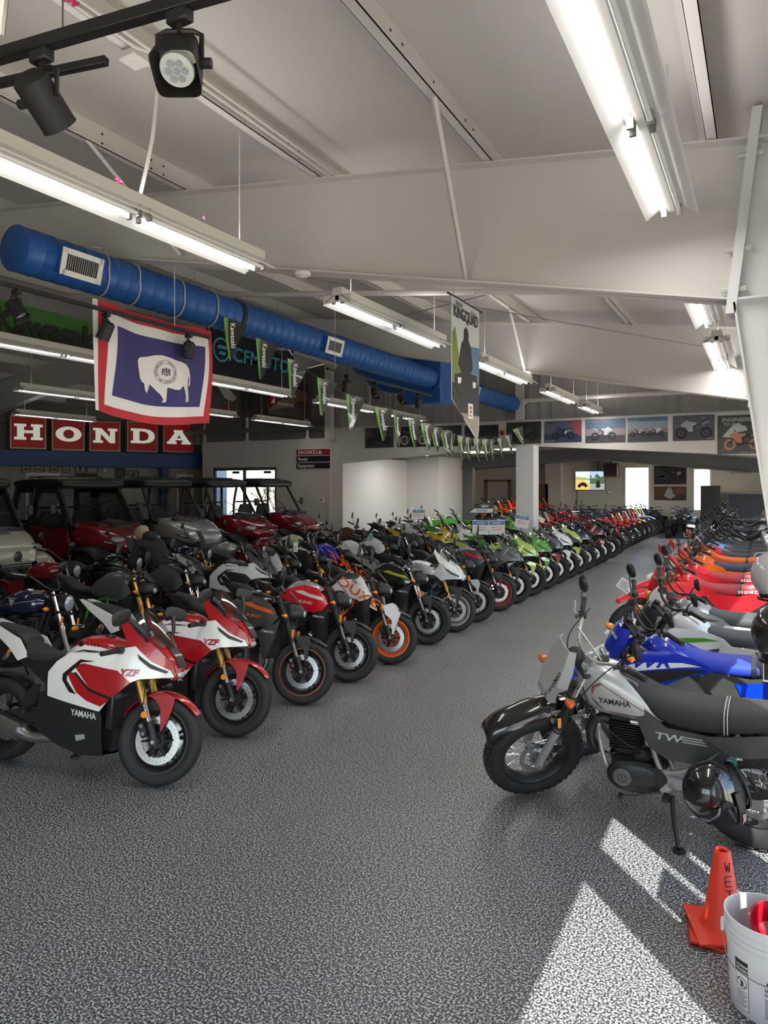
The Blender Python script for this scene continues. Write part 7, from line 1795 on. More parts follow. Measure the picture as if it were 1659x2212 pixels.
# ------------------------------------------------ cruiser
def kit_cruiser():
    k = Kit((0.46, 0, 0.92), (-0.5, 0, 0.866))
    wheel(k, 0.82, 0.315, 0.13, 0.22, True, disc=0.15, ndisc=2)
    wheel(k, -0.78, 0.315, 0.18, 0.205, False, disc=0.12, ndisc=1, discside=(-1,), rear=True)
    fork(k, 0.82, 0.315, 0.50, 0.96, 0.11, usd=False, zmid=0.60, ru=0.030, rl=0.021)
    arcfender(k, 0.82, 0.315, 0.345, 170, 50, 0.078, 'body', crown=0.03, taper=0.9)
    arcfender(k, -0.78, 0.315, 0.36, 165, 35, 0.105, 'body', False, 0.04, 'rear_fender', 0.9)
    hl = k.add('headlight', G().loft([(0.50, 0.06, -0.06, 0.06, 2), (0.56, 0.095, -0.095, 0.095, 2), (0.64, 0.09, -0.09, 0.09, 2)], 24, 4).mv(0, 0, 0.86), 'hl', True)
    k.add('headlight_lens', G().loft([(0.638, 0.085, -0.085, 0.085, 2), (0.655, 0.06, -0.06, 0.06, 2), (0.662, 0.03, -0.03, 0.03, 2)], 24, 2).mv(0, 0, 0.86), 'lens', False, hl)
    bars(k, 0.42, 1.0, 0.40, rise=0.11, back=0.24)
    mirrors(k, (0.25, 0.28, 1.14), (0.22, 0.38, 1.28), True, (0.06, 0.055), 2.0)
    tk = k.add('fuel_tank', G().loft([(0.38, 0.90, 0.80, 0.06, 2.2), (0.28, 0.965, 0.72, 0.14, 2.3), (0.10, 0.975, 0.70, 0.165, 2.4), (-0.08, 0.92, 0.70, 0.13, 2.3), (-0.24, 0.82, 0.71, 0.06, 2.2)], 30), 'tank')
    k.add('tank_cap', G().cyl(0.04, 0.965, 0.99, 'Z', 18, (0.12, 0, 0), b=0.008), 'chrome')
    k.add('seat', G().loft([(-0.16, 0.83, 0.70, 0.08, 2.4), (-0.32, 0.77, 0.66, 0.16, 2.5), (-0.48, 0.79, 0.66, 0.16, 2.5), (-0.58, 0.84, 0.72, 0.12, 2.3), (-0.80, 0.83, 0.74, 0.10, 2.3), (-0.92, 0.79, 0.74, 0.06, 2.2)], 24), 'seat')
    e = k.add('engine', G().box(-0.30, 0.20, -0.15, 0.15, 0.20, 0.44, 0.05), 'engine')
    for a in (-22, 22):
        g = G()
        for i in range(10): g.box(-0.07, 0.07, -0.10, 0.10, 0.10 + i * 0.022, 0.110 + i * 0.022, 0.004)
        g.box(-0.05, 0.05, -0.08, 0.08, 0, 0.34, 0.01)
        k.add('cylinder', g.rot('Y', a).mv(-0.04, 0, 0.36), 'engine', False, e, stuff=True)
    for s in (1, -1):
        g = G().cyl(0.10, 0, 0.035, 'Y', 30, b=0.012)
        if s < 0: g = g.mir()
        k.add('engine_cover', g.mv(0.02, s * 0.15, 0.33), 'alu', False, e)
    k.both('frame_tube', G().tube([(0.42, 0.03, 0.84), (0.32, 0.05, 0.5), (0.26, 0.09, 0.22), (-0.35, 0.11, 0.20), (-0.50, 0.12, 0.40), (-0.78, 0.12, 0.33)], 0.018, 8, 3), 'frame')
    k.both('side_cover', G().panel([(-0.18, 0.70), (-0.46, 0.66), (-0.44, 0.50), (-0.30, 0.46), (-0.18, 0.54)], 0.13, 1, 0, 0.02), 'body')
    k.add('muffler', G().tube([(0.12, -0.12, 0.55), (0.22, -0.16, 0.40), (0.10, -0.17, 0.24), (-0.35, -0.18, 0.22), (-0.95, -0.18, 0.27)], [0.022, 0.022, 0.026, 0.042, 0.045], 12, 4), 'exhaust')
    k.add('radiator', G().box(0.30, 0.35, -0.09, 0.09, 0.36, 0.68, 0.01), 'black')
    k.add('tail_lamp', G().box(-1.10, -1.06, -0.05, 0.05, 0.58, 0.62, 0.01), 'tail')
    signal(k, (0.52, 0.12, 0.78), 'amber', True); signal(k, (-1.0, 0.09, 0.56), 'amber')
    footpegs(k, 0.24, 0.26, 0.27); kickstand(k, 0.05, 0.22, (0.05, 0.26, 0.03))
    k.both('saddle_bag', G().loft([(-0.48, 0.12, -0.12, 0.06, 5), (-0.52, 0.15, -0.14, 0.08, 5), (-0.88, 0.15, -0.14, 0.08, 5), (-0.92, 0.12, -0.12, 0.06, 5)], 24, 2).mv(0, 0.26, 0.55), 'bag')
    for s in (1, -1):
        F = (lambda a, b: (0.16 - a, 0.166, 0.83 + b)) if s > 0 else (lambda a, b: (0.0 + a, -0.166, 0.83 + b))
        g = G()
        for pl in ([(0, 0.05), (0.12, 0.05), (0.12, 0.06), (0, 0.06)], [(0.02, 0.042), (0.10, 0.042), (0.06, -0.04)], ): g.add([F(a, b) for a, b in pl], [tuple(range(len(pl)))])
        k.add('tank_badge', g, 'txt', False, tk)
        k.add('tank_line', G().panel([(0.33, 0.87), (-0.18, 0.78), (-0.18, 0.784), (0.33, 0.876)], lambda x, z: 0.168 - 0.35 * max(0, abs(x - 0.08) - 0.12), s, 0.002, 0, 0.03), 'txt', False, tk)
    k.add('sissy_screen', G().grid([[(x - 0.03 * abs(q), q * w_, z) for q in (-1, -.5, 0, .5, 1)] for x, z, w_ in ((0.56, 0.98, 0.10), (0.48, 1.14, 0.15), (0.40, 1.26, 0.10))], 3, 0.003), 'shield', True, ang=60)
    return k

# ------------------------------------------------ scooter
def kit_scooter():
    k = Kit((0.42, 0, 0.92), (-0.42, 0, 0.907))
    wheel(k, 0.64, 0.24, 0.11, 0.15, True, disc=0.10, ndisc=1)
    wheel(k, -0.62, 0.24, 0.12, 0.15, False, disc=0, rear=True)
    fork(k, 0.64, 0.24, 0.40, 0.80, 0.08, usd=False, zmid=0.42, ru=0.025, rl=0.018)
    arcfender(k, 0.64, 0.24, 0.275, 165, 20, 0.075, 'body', crown=0.03, taper=0.7)
    k.add('front_shield', G().grid([[(x - 0.10 * q * q, q * w_, z) for q in (-1, -.6, 0, .6, 1)] for x, z, w_ in ((0.50, 0.95, 0.11), (0.55, 0.80, 0.20), (0.54, 0.62, 0.20), (0.48, 0.45, 0.16), (0.36, 0.30, 0.15))], 3, 0.02), 'body', ang=60)
    hl = k.add('headlight', G().loft([(0.38, 1.02, 0.94, 0.10, 2.5), (0.46, 1.05, 0.92, 0.12, 2.5), (0.53, 1.02, 0.93, 0.09, 2.4)], 22), 'body', True)
    k.add('headlight_lens', G().loft([(0.51, 1.01, 0.935, 0.07, 2.3), (0.55, 0.99, 0.95, 0.045, 2.2)], 18, 2), 'lens', False, hl)
    bars(k, 0.40, 1.0, 0.33, rise=0.05, back=0.10)
    mirrors(k, (0.36, 0.24, 1.05), (0.34, 0.33, 1.24), True, (0.055, 0.055), 2.0)
    k.add('floorboard', G().box(-0.10, 0.38, -0.16, 0.16, 0.26, 0.33, 0.03), 'black')
    k.add('rear_body', G().loft([(-0.08, 0.70, 0.32, 0.13, 3), (-0.25, 0.74, 0.36, 0.18, 3), (-0.6, 0.76, 0.48, 0.18, 2.8), (-0.86, 0.74, 0.62, 0.10, 2.5), (-0.94, 0.72, 0.66, 0.05, 2.3)], 26), 'body')
    k.add('seat', G().loft([(-0.06, 0.80, 0.72, 0.10, 2.5), (-0.30, 0.81, 0.72, 0.15, 2.8), (-0.55, 0.85, 0.74, 0.15, 2.8), (-0.84, 0.86, 0.76, 0.10, 2.5)], 24), 'seat')
    k.add('engine', G().box(-0.62, -0.15, -0.12, 0.12, 0.20, 0.36, 0.04), 'engine')
    k.add('muffler', G().tube([(-0.30, -0.14, 0.26), (-0.45, -0.17, 0.28), (-0.85, -0.18, 0.34)], [0.03, 0.05, 0.05], 12), 'black')
    k.add('rear_rack', G().tube([(-0.70, 0.12, 0.80), (-0.98, 0.09, 0.86), (-0.98, -0.09, 0.86), (-0.70, -0.12, 0.80)], 0.009, 8), 'black')
    k.add('tail_lamp', G().box(-0.96, -0.92, -0.05, 0.05, 0.64, 0.70, 0.012), 'tail')
    kickstand(k, -0.1, 0.25, (0.05, 0.2, 0.03))
    return k

# ------------------------------------------------ quad
def kit_quad():
    k = Kit((0.42, 0, 0.8), (-0.3, 0, 0.95))
    def awheel(x, y, r, w, steer=False):
        T = lambda g: g.mv(x, y, r)
        rr = r * 0.52; h = r - rr
        half = [(rr - 0.005, 0.42 * w), (rr + 0.3 * h, 0.5 * w), (rr + 0.7 * h, 0.5 * w), (r - 0.02, 0.42 * w), (r - 0.012, 0)]
        ri = k.add('wheel', T(G().lathe([(rr, -0.3 * w), (rr, 0.44 * w), (rr - 0.02, 0.42 * w), (rr - 0.03, 0.2 * w), (0.05, 0.25 * w), (0.001, 0.27 * w)] if y > 0 else [(rr, 0.3 * w), (rr, -0.44 * w), (rr - 0.02, -0.42 * w), (rr - 0.03, -0.2 * w), (0.05, -0.25 * w), (0.001, -0.27 * w)], 28, 'Y')), 'rim')
        k.add('tyre', T(G().lathe([(a, -b) for a, b in half] + [(a, b) for a, b in half[::-1][1:]], 36, 'Y', k=2, cap=False)), 'tyre', False, ri)
        g = G()
        for i in range(24):
            for j in (-0.36, -0.12, 0.12, 0.36):
                a = 2 * pi * (i + (0.5 if abs(j) > 0.2 else 0)) / 24
                b = G().box(-0.01, 0.014, -w * 0.10, w * 0.10, -0.022, 0.022).xf(Matrix.Rotation(-a, 4, 'Y') @ Matrix.Translation((r - 0.012 - (0.018 if abs(j) > 0.2 else 0), j * w, 0)))
                g.join(b)
        k.add('tread_knobs', T(g), 'knob', False, ri, stuff=True, smooth=False)
    for x in (0.62, -0.62):
        for s in (1, -1): awheel(x, s * 0.42, 0.31, 0.22)
    k.add('front_body', G().loft([(0.10, 0.86, 0.55, 0.16, 3), (0.35, 0.92, 0.55, 0.22, 3), (0.65, 0.90, 0.56, 0.26, 3), (0.92, 0.80, 0.56, 0.22, 3)], 26), 'body')
    for x0 in (0.62, -0.62):
        for s in (1, -1):
            rows = []
            for q in (0, 0.5, 1): rows.append([(x0 + 0.40 * cos(radians(a)), s * (0.24 + 0.30 * q), 0.31 + 0.40 * sin(radians(a)) - 0.03 * q * q) for a in (165, 130, 95, 60, 25)])
            k.add('fender', G().grid(rows, 3, 0.008), 'body', ang=60)
    k.add('rear_body', G().loft([(-0.30, 0.80, 0.62, 0.20, 3), (-0.85, 0.84, 0.68, 0.26, 3)], 20), 'body')
    k.add('seat', G().loft([(0.08, 0.92, 0.80, 0.09, 2.6), (-0.15, 0.90, 0.76, 0.14, 3), (-0.45, 0.92, 0.78, 0.16, 3), (-0.62, 0.96, 0.82, 0.13, 3)], 22), 'seat')
    for s in (1, -1): k.add('headlight_lens', G().loft([(0.86, 0.82, 0.72, 0.05, 2.4), (0.93, 0.80, 0.74, 0.035, 2.2)], 16, 2).mv(0, s * 0.15, 0), 'lens')
    for nm, x0, x1, z in (('front_rack', 0.45, 0.95, 0.97), ('rear_rack', -0.98, -0.50, 0.93)):
        g = G()
        for i in range(5): y = -0.32 + i * 0.16; g.tube([(x0, y, z), (x1, y, z)], 0.009, 6)
        for x in (x0, x1): g.tube([(x, -0.32, z), (x, 0.32, z)], 0.011, 6)
        for s in (-0.2, 0.2): g.tube([((x0 + x1) / 2, s, z), ((x0 + x1) / 2, s, z - 0.12)], 0.01, 6)
        k.add(nm, g, 'black', stuff=True)
    bars(k, 0.22, 1.05, 0.38, rise=0.07, back=0.12)
    k.add('steering_post', G().tube([(0.42, 0, 0.8), (0.24, 0, 1.04)], 0.02, 8).box(0.17, 0.28, -0.06, 0.06, 1.02, 1.10, 0.02), 'black')
    k.add('bumper', G().tube([(0.9, -0.22, 0.5), (1.02, -0.2, 0.6), (1.02, -0.2, 0.82), (1.02, 0.2, 0.82), (1.02, 0.2, 0.6), (0.9, 0.22, 0.5)], 0.016, 8), 'black')
    k.add('chassis', G().box(-0.7, 0.75, -0.14, 0.14, 0.26, 0.58, 0.05), 'engine')
    for x0 in (0.62, -0.62): k.add('axle', G().cyl(0.025, -0.40, 0.40, 'Y', 10, (x0, 0, 0.31)), 'engine')
    return k

# ------------------------------------------------ side-by-side utility vehicle
def kit_utv(cab=True, long=True):
    k = Kit()
    RB = -1.05
    def awheel(x, y, r, w):
        T = lambda g: g.mv(x, y, r)
        rr = r * 0.5; h = r - rr
        half = [(rr - 0.005, 0.42 * w), (rr + 0.3 * h, 0.5 * w), (rr + 0.7 * h, 0.5 * w), (r - 0.03, 0.42 * w), (r - 0.018, 0)]
        s = 1 if y > 0 else -1
        g = G().lathe([(rr, -0.3 * w * s), (rr, 0.44 * w * s), (rr - 0.02, 0.42 * w * s), (rr - 0.04, 0.2 * w * s), (0.06, 0.22 * w * s), (0.001, 0.25 * w * s)], 32, 'Y')
        for i in range(7):
            a = 2 * pi * i / 7
            g.tube([(0.03 * cos(a), 0.27 * w * s, 0.03 * sin(a)), ((rr - 0.02) * cos(a), 0.36 * w * s, (rr - 0.02) * sin(a))], [0.02, 0.014], 6)
        ri = k.add('wheel', T(g), 'rim')
        k.add('tyre', T(G().lathe([(a, -b) for a, b in half] + [(a, b) for a, b in half[::-1][1:]], 40, 'Y', k=2, cap=False)), 'tyre', False, ri)
        g = G()
        for i in range(26):
            for j in (-0.38, -0.13, 0.13, 0.38):
                a = 2 * pi * (i + (0.5 if abs(j) > 0.2 else 0)) / 26
                g.join(G().box(-0.012, 0.02, -w * 0.11, w * 0.11, -0.026, 0.026).xf(Matrix.Rotation(-a, 4, 'Y') @ Matrix.Translation((r - 0.018 - (0.024 if abs(j) > 0.2 else 0), j * w, 0))))
        k.add('tread_knobs', T(g), 'knob', False, ri, stuff=True, smooth=False)
    for x in (0.95, RB):
        for s in (1, -1): awheel(x, s * 0.66, 0.36, 0.25)
    # hood
    hood = k.add('hood', G().loft([(0.42, 1.25, 0.85, 0.60, 6), (0.62, 1.26, 0.82, 0.60, 6), (0.95, 1.20, 0.78, 0.56, 5), (1.25, 1.09, 0.74, 0.46, 4.5), (1.45, 0.99, 0.72, 0.36, 4), (1.52, 0.92, 0.76, 0.28, 3)], 34), 'body')
    k.add('hood_scoop', G().loft([(0.62, 1.30, 1.22, 0.16, 4), (0.85, 1.27, 1.18, 0.22, 4), (1.05, 1.21, 1.12, 0.14, 4)], 20), 'body2', False, hood)
    for s in (1, -1):
        k.add('hood_vent', G().box(0.80, 0.92, s * 0.34 - 0.10, s * 0.34 + 0.10, 1.20, 1.245, 0.008).rot('Y', 12, (0.86, 0, 1.22)), 'black', False, hood)
        k.add('hood_stripe', G().add([(0.55, s * 0.30, 1.284), (1.0, s * 0.26, 1.226), (1.0, s * 0.20, 1.232), (0.55, s * 0.22, 1.288)], [(0, 1, 2, 3)]), 'deco', False, hood)
        hl = k.add('headlight', G().loft([(1.20, 0.06, -0.05, 0.12, 2.6), (1.34, 0.055, -0.045, 0.13, 2.6), (1.42, 0.03, -0.03, 0.09, 2.4)], 20, 3).rot('Z', s * 22, (1.3, 0, 0)).mv(0, s * 0.36, 0.97), 'lens')
        rows = []
        for q in (0, 0.4, 0.8, 1.0): rows.append([(0.95 + 0.50 * cos(radians(a)), s * (0.46 + 0.34 * q), 0.36 + 0.50 * sin(radians(a)) - 0.06 * (q > 0.9)) for a in (170, 140, 110, 80, 50, 20)])
        k.add('front_fender', G().grid(rows, 2, 0.012), 'fender', ang=50)
        rows = []
        for q in (0, 0.4, 0.8, 1.0): rows.append([(RB + 0.48 * cos(radians(a)), s * (0.46 + 0.34 * q), 0.36 + 0.48 * sin(radians(a)) - 0.06 * (q > 0.9)) for a in (160, 130, 95, 60, 20)])
        k.add('rear_fender', G().grid(rows, 2, 0.012), 'fender', ang=50)
        k.add('grille_cheek', G().panel([(1.20, 0.70), (1.46, 0.74), (1.50, 0.90), (1.36, 0.92), (1.22, 0.90)], lambda x, z: 0.40 - 0.3 * max(0, x - 1.2), s, 0, 0.02), 'body2')
    k.add('grille', G().box(1.42, 1.50, -0.26, 0.26, 0.66, 0.84, 0.03), 'black')
    g = G()
    for i in range(5): g.box(1.495, 1.51, -0.24, 0.24, 0.675 + i * 0.034, 0.688 + i * 0.034)
    k.add('grille_bars', g, 'alu', stuff=True)
    k.add('bumper', G().tube([(1.2, -0.40, 0.42), (1.55, -0.36, 0.48), (1.62, -0.30, 0.66), (1.62, 0.30, 0.66), (1.55, 0.36, 0.48), (1.2, 0.40, 0.42)], 0.025, 10, 2).tube([(1.6, -0.28, 0.55), (1.6, 0.28, 0.55)], 0.018, 8), 'black')
    k.add('chassis', G().box(-1.4, 1.3, -0.40, 0.40, 0.34, 0.60, 0.06).box(-0.55, 0.55, -0.70, 0.70, 0.36, 0.50, 0.05), 'frame')
    for x in (0.95, RB):
        for s in (1, -1):
            k.add('suspension_arm', G().tube([(x, s * 0.25, 0.45), (x + 0.02, s * 0.58, 0.36)], 0.022, 8), 'frame')
            k.add('shock_absorber', G().tube([(x - 0.05, s * 0.50, 0.42), (x - 0.08, s * 0.40, 0.95)], [0.045, 0.03] * 7, 12), 'spring')
    k.add('cargo_bed', G().box(-1.60, -0.60, -0.66, 0.66, 0.86, 0.92, 0.02).box(-1.60, -0.60, -0.70, -0.66, 0.86, 1.14, 0.01).box(-1.60, -0.60, 0.66, 0.70, 0.86, 1.14, 0.01).box(-1.62, -1.58, -0.70, 0.70, 0.86, 1.14, 0.01), 'bed')
    # cabin
    ZR = 2.0
    for s in (1, -1):
        y = s * 0.66
        k.add('roof_pillar', G().tube([(0.52, y, 1.20), (0.30, s * 0.63, 1.55), (0.06, s * 0.60, 1.93)], 0.032, 10, 2), 'black')
        k.add('roof_pillar', G().tube([(-0.62, y, 0.85), (-0.66, s * 0.66, 1.4), (-0.60, s * 0.60, 1.93)], 0.032, 10, 3), 'black')
        k.add('roof_rail', G().tube([(0.06, s * 0.60, 1.93), (-0.60, s * 0.60, 1.95), (-1.15 if long else -0.62, s * 0.60, 1.93)], 0.03, 10), 'black')
        if long: k.add('roof_pillar', G().tube([(-1.20, y, 1.10), (-1.24, s * 0.64, 1.5), (-1.15, s * 0.60, 1.93)], 0.030, 10, 3), 'black')
        D = [(0.46, 0.56), (0.50, 0.80), (0.44, 1.16), (-0.10, 1.14), (-0.54, 1.20), (-0.58, 0.90), (-0.42, 0.56)]
        d = k.add('door', G().panel(D, 0.70, s, 0, 0.03, 0.2), 'door')
        k.add('door_handle', G().box(-0.46, -0.34, s * 0.705 - 0.012, s * 0.705 + 0.012, 1.04, 1.08, 0.006), 'black', False, d)
        if cab:
            O = [(0.44, 1.16), (0.30, 1.46), (0.06, 1.88), (-0.58, 1.90), (-0.62, 1.20), (-0.10, 1.13)]
            I = [(0.32, 1.22), (0.22, 1.44), (0.02, 1.78), (-0.44, 1.80), (-0.50, 1.62), (-0.46, 1.30), (-0.20, 1.21)]
            k.add('door_upper', G().panel(O, lambda x, z: 0.70 - 0.10 * (z - 1.14) / 0.76, s, 0, 0.03, 0.15, [I]), 'black')
            k.add('door_window', G().panel(I, lambda x, z: 0.70 - 0.10 * (z - 1.14) / 0.76, s, -0.015, 0, 0.2), 'glass')
            if long:
                O = [(-0.64, 1.20), (-0.60, 1.90), (-1.16, 1.88), (-1.24, 1.2)]
                I = [(-0.72, 1.28), (-0.70, 1.80), (-1.08, 1.79), (-1.14, 1.28)]
                k.add('rear_panel', G().panel(O, lambda x, z: 0.70 - 0.10 * (z - 1.14) / 0.76, s, 0, 0.03, 0.15, [I]), 'black')
                k.add('rear_window', G().panel(I, lambda x, z: 0.70 - 0.10 * (z - 1.14) / 0.76, s, -0.015, 0, 0.2), 'glass')
    k.add('windscreen', G().add([(0.52, -0.60, 1.24), (0.52, 0.60, 1.24), (0.09, 0.57, 1.90), (0.09, -0.57, 1.90)], [(0, 1, 2, 3)]), 'glass' if cab else 'glass2')
    k.add('cowl', G().box(0.40, 0.60, -0.64, 0.64, 1.14, 1.24, 0.03), 'black')
    k.add('wiper', G().tube([(0.54, 0.1, 1.25), (0.42, 0.02, 1.45), (0.34, -0.25, 1.56)], 0.008, 6), 'black')
    k.add('roof', G().loft([(0.30, 1.97, 1.92, 0.52, 4), (0.20, 2.05, 1.88, 0.64, 5), (-0.20, 2.09, 1.87, 0.67, 5), ((-1.1 if long else -0.62), 2.05, 1.87, 0.65, 5), ((-1.28 if long else -0.75), 1.98, 1.92, 0.60, 4)], 34), 'roof')
    for s in (-0.3, 0, 0.3): k.add('roof_rib', G().box(-0.95 if long else -0.55, 0.05, s - 0.05, s + 0.05, 2.05, 2.105, 0.015), 'roof')
    k.add('crossbar', G().tube([(0.08, -0.60, 1.92), (0.08, 0.60, 1.92)], 0.03, 10), 'black')
    k.add('crossbar', G().tube([(-0.62, -0.62, 1.5), (-0.62, 0.62, 1.5)], 0.02, 8), 'black')
    k.add('dashboard', G().loft([(0.48, 1.16, 0.80, 0.60, 4), (0.20, 1.14, 0.86, 0.58, 4)], 22, 3), 'black')
    k.add('steering_wheel', G().lathe([(0.165, 0)] and [(0.165 + 0.013 * cos(q * pi / 3), 0.013 * sin(q * pi / 3)) for q in range(6)], 26, 'X', True).rot('Y', 28).tube([(0, 0, 0), (0.1, 0, -0.05)], 0.02, 8).tube([(0, -0.15, 0), (0, 0.15, 0)], 0.012, 6).mv(0.10, 0.32, 1.20), 'black')
    for y in (0.34, -0.10 if False else 0.0, -0.34):
        if y == 0: continue
        st = k.add('seat', G().box(-0.48, 0.02, y - 0.25, y + 0.25, 0.72, 0.86, 0.04), 'useat')
        k.add('seat_back', G().loft([(0, 0.26, -0.26, 0.07, 4), (0.42, 0.24, -0.24, 0.06, 4), (0.60, 0.14, -0.14, 0.05, 4)], 20, 3).rot('X', 90).rot('Y', -98).mv(-0.50, y, 0.84), 'useat', False, st)
    for s in (1, -1):
        a = k.add('mirror_arm', G().tube([(0.30, s * 0.66, 1.50), (0.36, s * 0.84, 1.50)], 0.01, 6), 'black')
        k.add('mirror_head', G().box(0.33, 0.37, s * 0.90 - 0.06, s * 0.90 + 0.06, 1.42, 1.60, 0.02), 'black', False, a)
    return k

# ------------------------------------------------ helmet
def helmet(loc, rot, m, label, vis=True, sticker=None, s=1.0):
    t = thing('helmet', label, 'helmet', loc, 0, None, rot)
    t.scale = (s, s, s)
    v = []; f = []
    n, mm = 28, 16
    g = G()
    def shellpt(th, ph, R=1.0):
        # th around z, ph from top; x = front
        x = 0.142 * sin(ph) * cos(th); y = 0.118 * sin(ph) * sin(th); z = 0.132 * cos(ph)
        if x > 0 and z < 0: x += 0.035 * min(1, -z / 0.09)
        if z < -0.03: y *= 1 - 0.9 * (abs(z) - 0.03)
        return (x * R, y * R, z * R)
    rows = [[shellpt(2 * pi * i / n, pi * 0.76 * j / mm) for i in range(n + 1)] for j in range(mm + 1)]
    rows = [[(x, y, max(z, -0.125)) for x, y, z in r] for r in rows]
    fa = []
    vv = [p for r in rows for p in r]
    for j in range(mm):
        for i in range(n):
            a = shellpt(2 * pi * (i + .5) / n, pi * .76 * (j + .5) / mm)
            if a[0] > 0.075 and -0.055 < a[2] < 0.058: continue       # eye port
            fa.append((j * (n + 1) + i, (j + 1) * (n + 1) + i, (j + 1) * (n + 1) + i + 1, j * (n + 1) + i + 1))
    sh = link('shell', G().shell(vv, fa, 0.006), m, t, ang=60)
    link('liner', G().lathe([(0.09, -0.115), (0.10, -0.09), (0.10, 0.0), (0.07, 0.08), (0.001, 0.1)], 24, 'Z'), BLKM, t)
    rows = [[shellpt(a, pi * b, 1.02) for a in [radians(q) for q in range(-84, 85, 12)]] for b in (0.33, 0.42, 0.52, 0.62)]
    link('visor', G().grid(rows, 1, 0.002), glassy('dark_visor', (0.08, 0.08, 0.09), 0.12), t)
    rows = [[(x * 1.01, y * 1.035, z) for x, y, z in [shellpt(a, pi * b, 1.02) for a in [radians(q) for q in range(-100, 101, 10)]]] for b in (0.625, 0.68, 0.735)]
    link('chin_bar', G().grid(rows, 1, 0.008), BLKM if m is not BLKG else BLKM, t, ang=60)
    for sd in (1, -1): link('visor_pivot', G().tube([(0.012, sd * 0.119, 0.0), (0.012, sd * 0.127, 0.0)], 0.02, 16).tube([(0.02, sd * 0.121, 0.0), (0.10, sd * 0.10, -0.03)], [0.016, 0.008], 8), BLKM, t)
    link('neck_trim', G().lathe([(0.088, -0.128), (0.104, -0.128), (0.106, -0.118), (0.09, -0.118)], 28, 'Z', True), BLKM, t)
    if sticker:
        link('sticker', G().grid([[shellpt(radians(a), pi * b, 1.13) for a in range(26, 71, 6)] for b in (0.655, 0.70)], 1), WHTF, t)
        link('lettering', text_on(lambda a, b: shellpt(radians(29) + a / 0.10, pi * 0.695 - b / 0.132, 1.142), sticker, 0.015, 0.02, 0, 0.85), REDG, t)
    return t

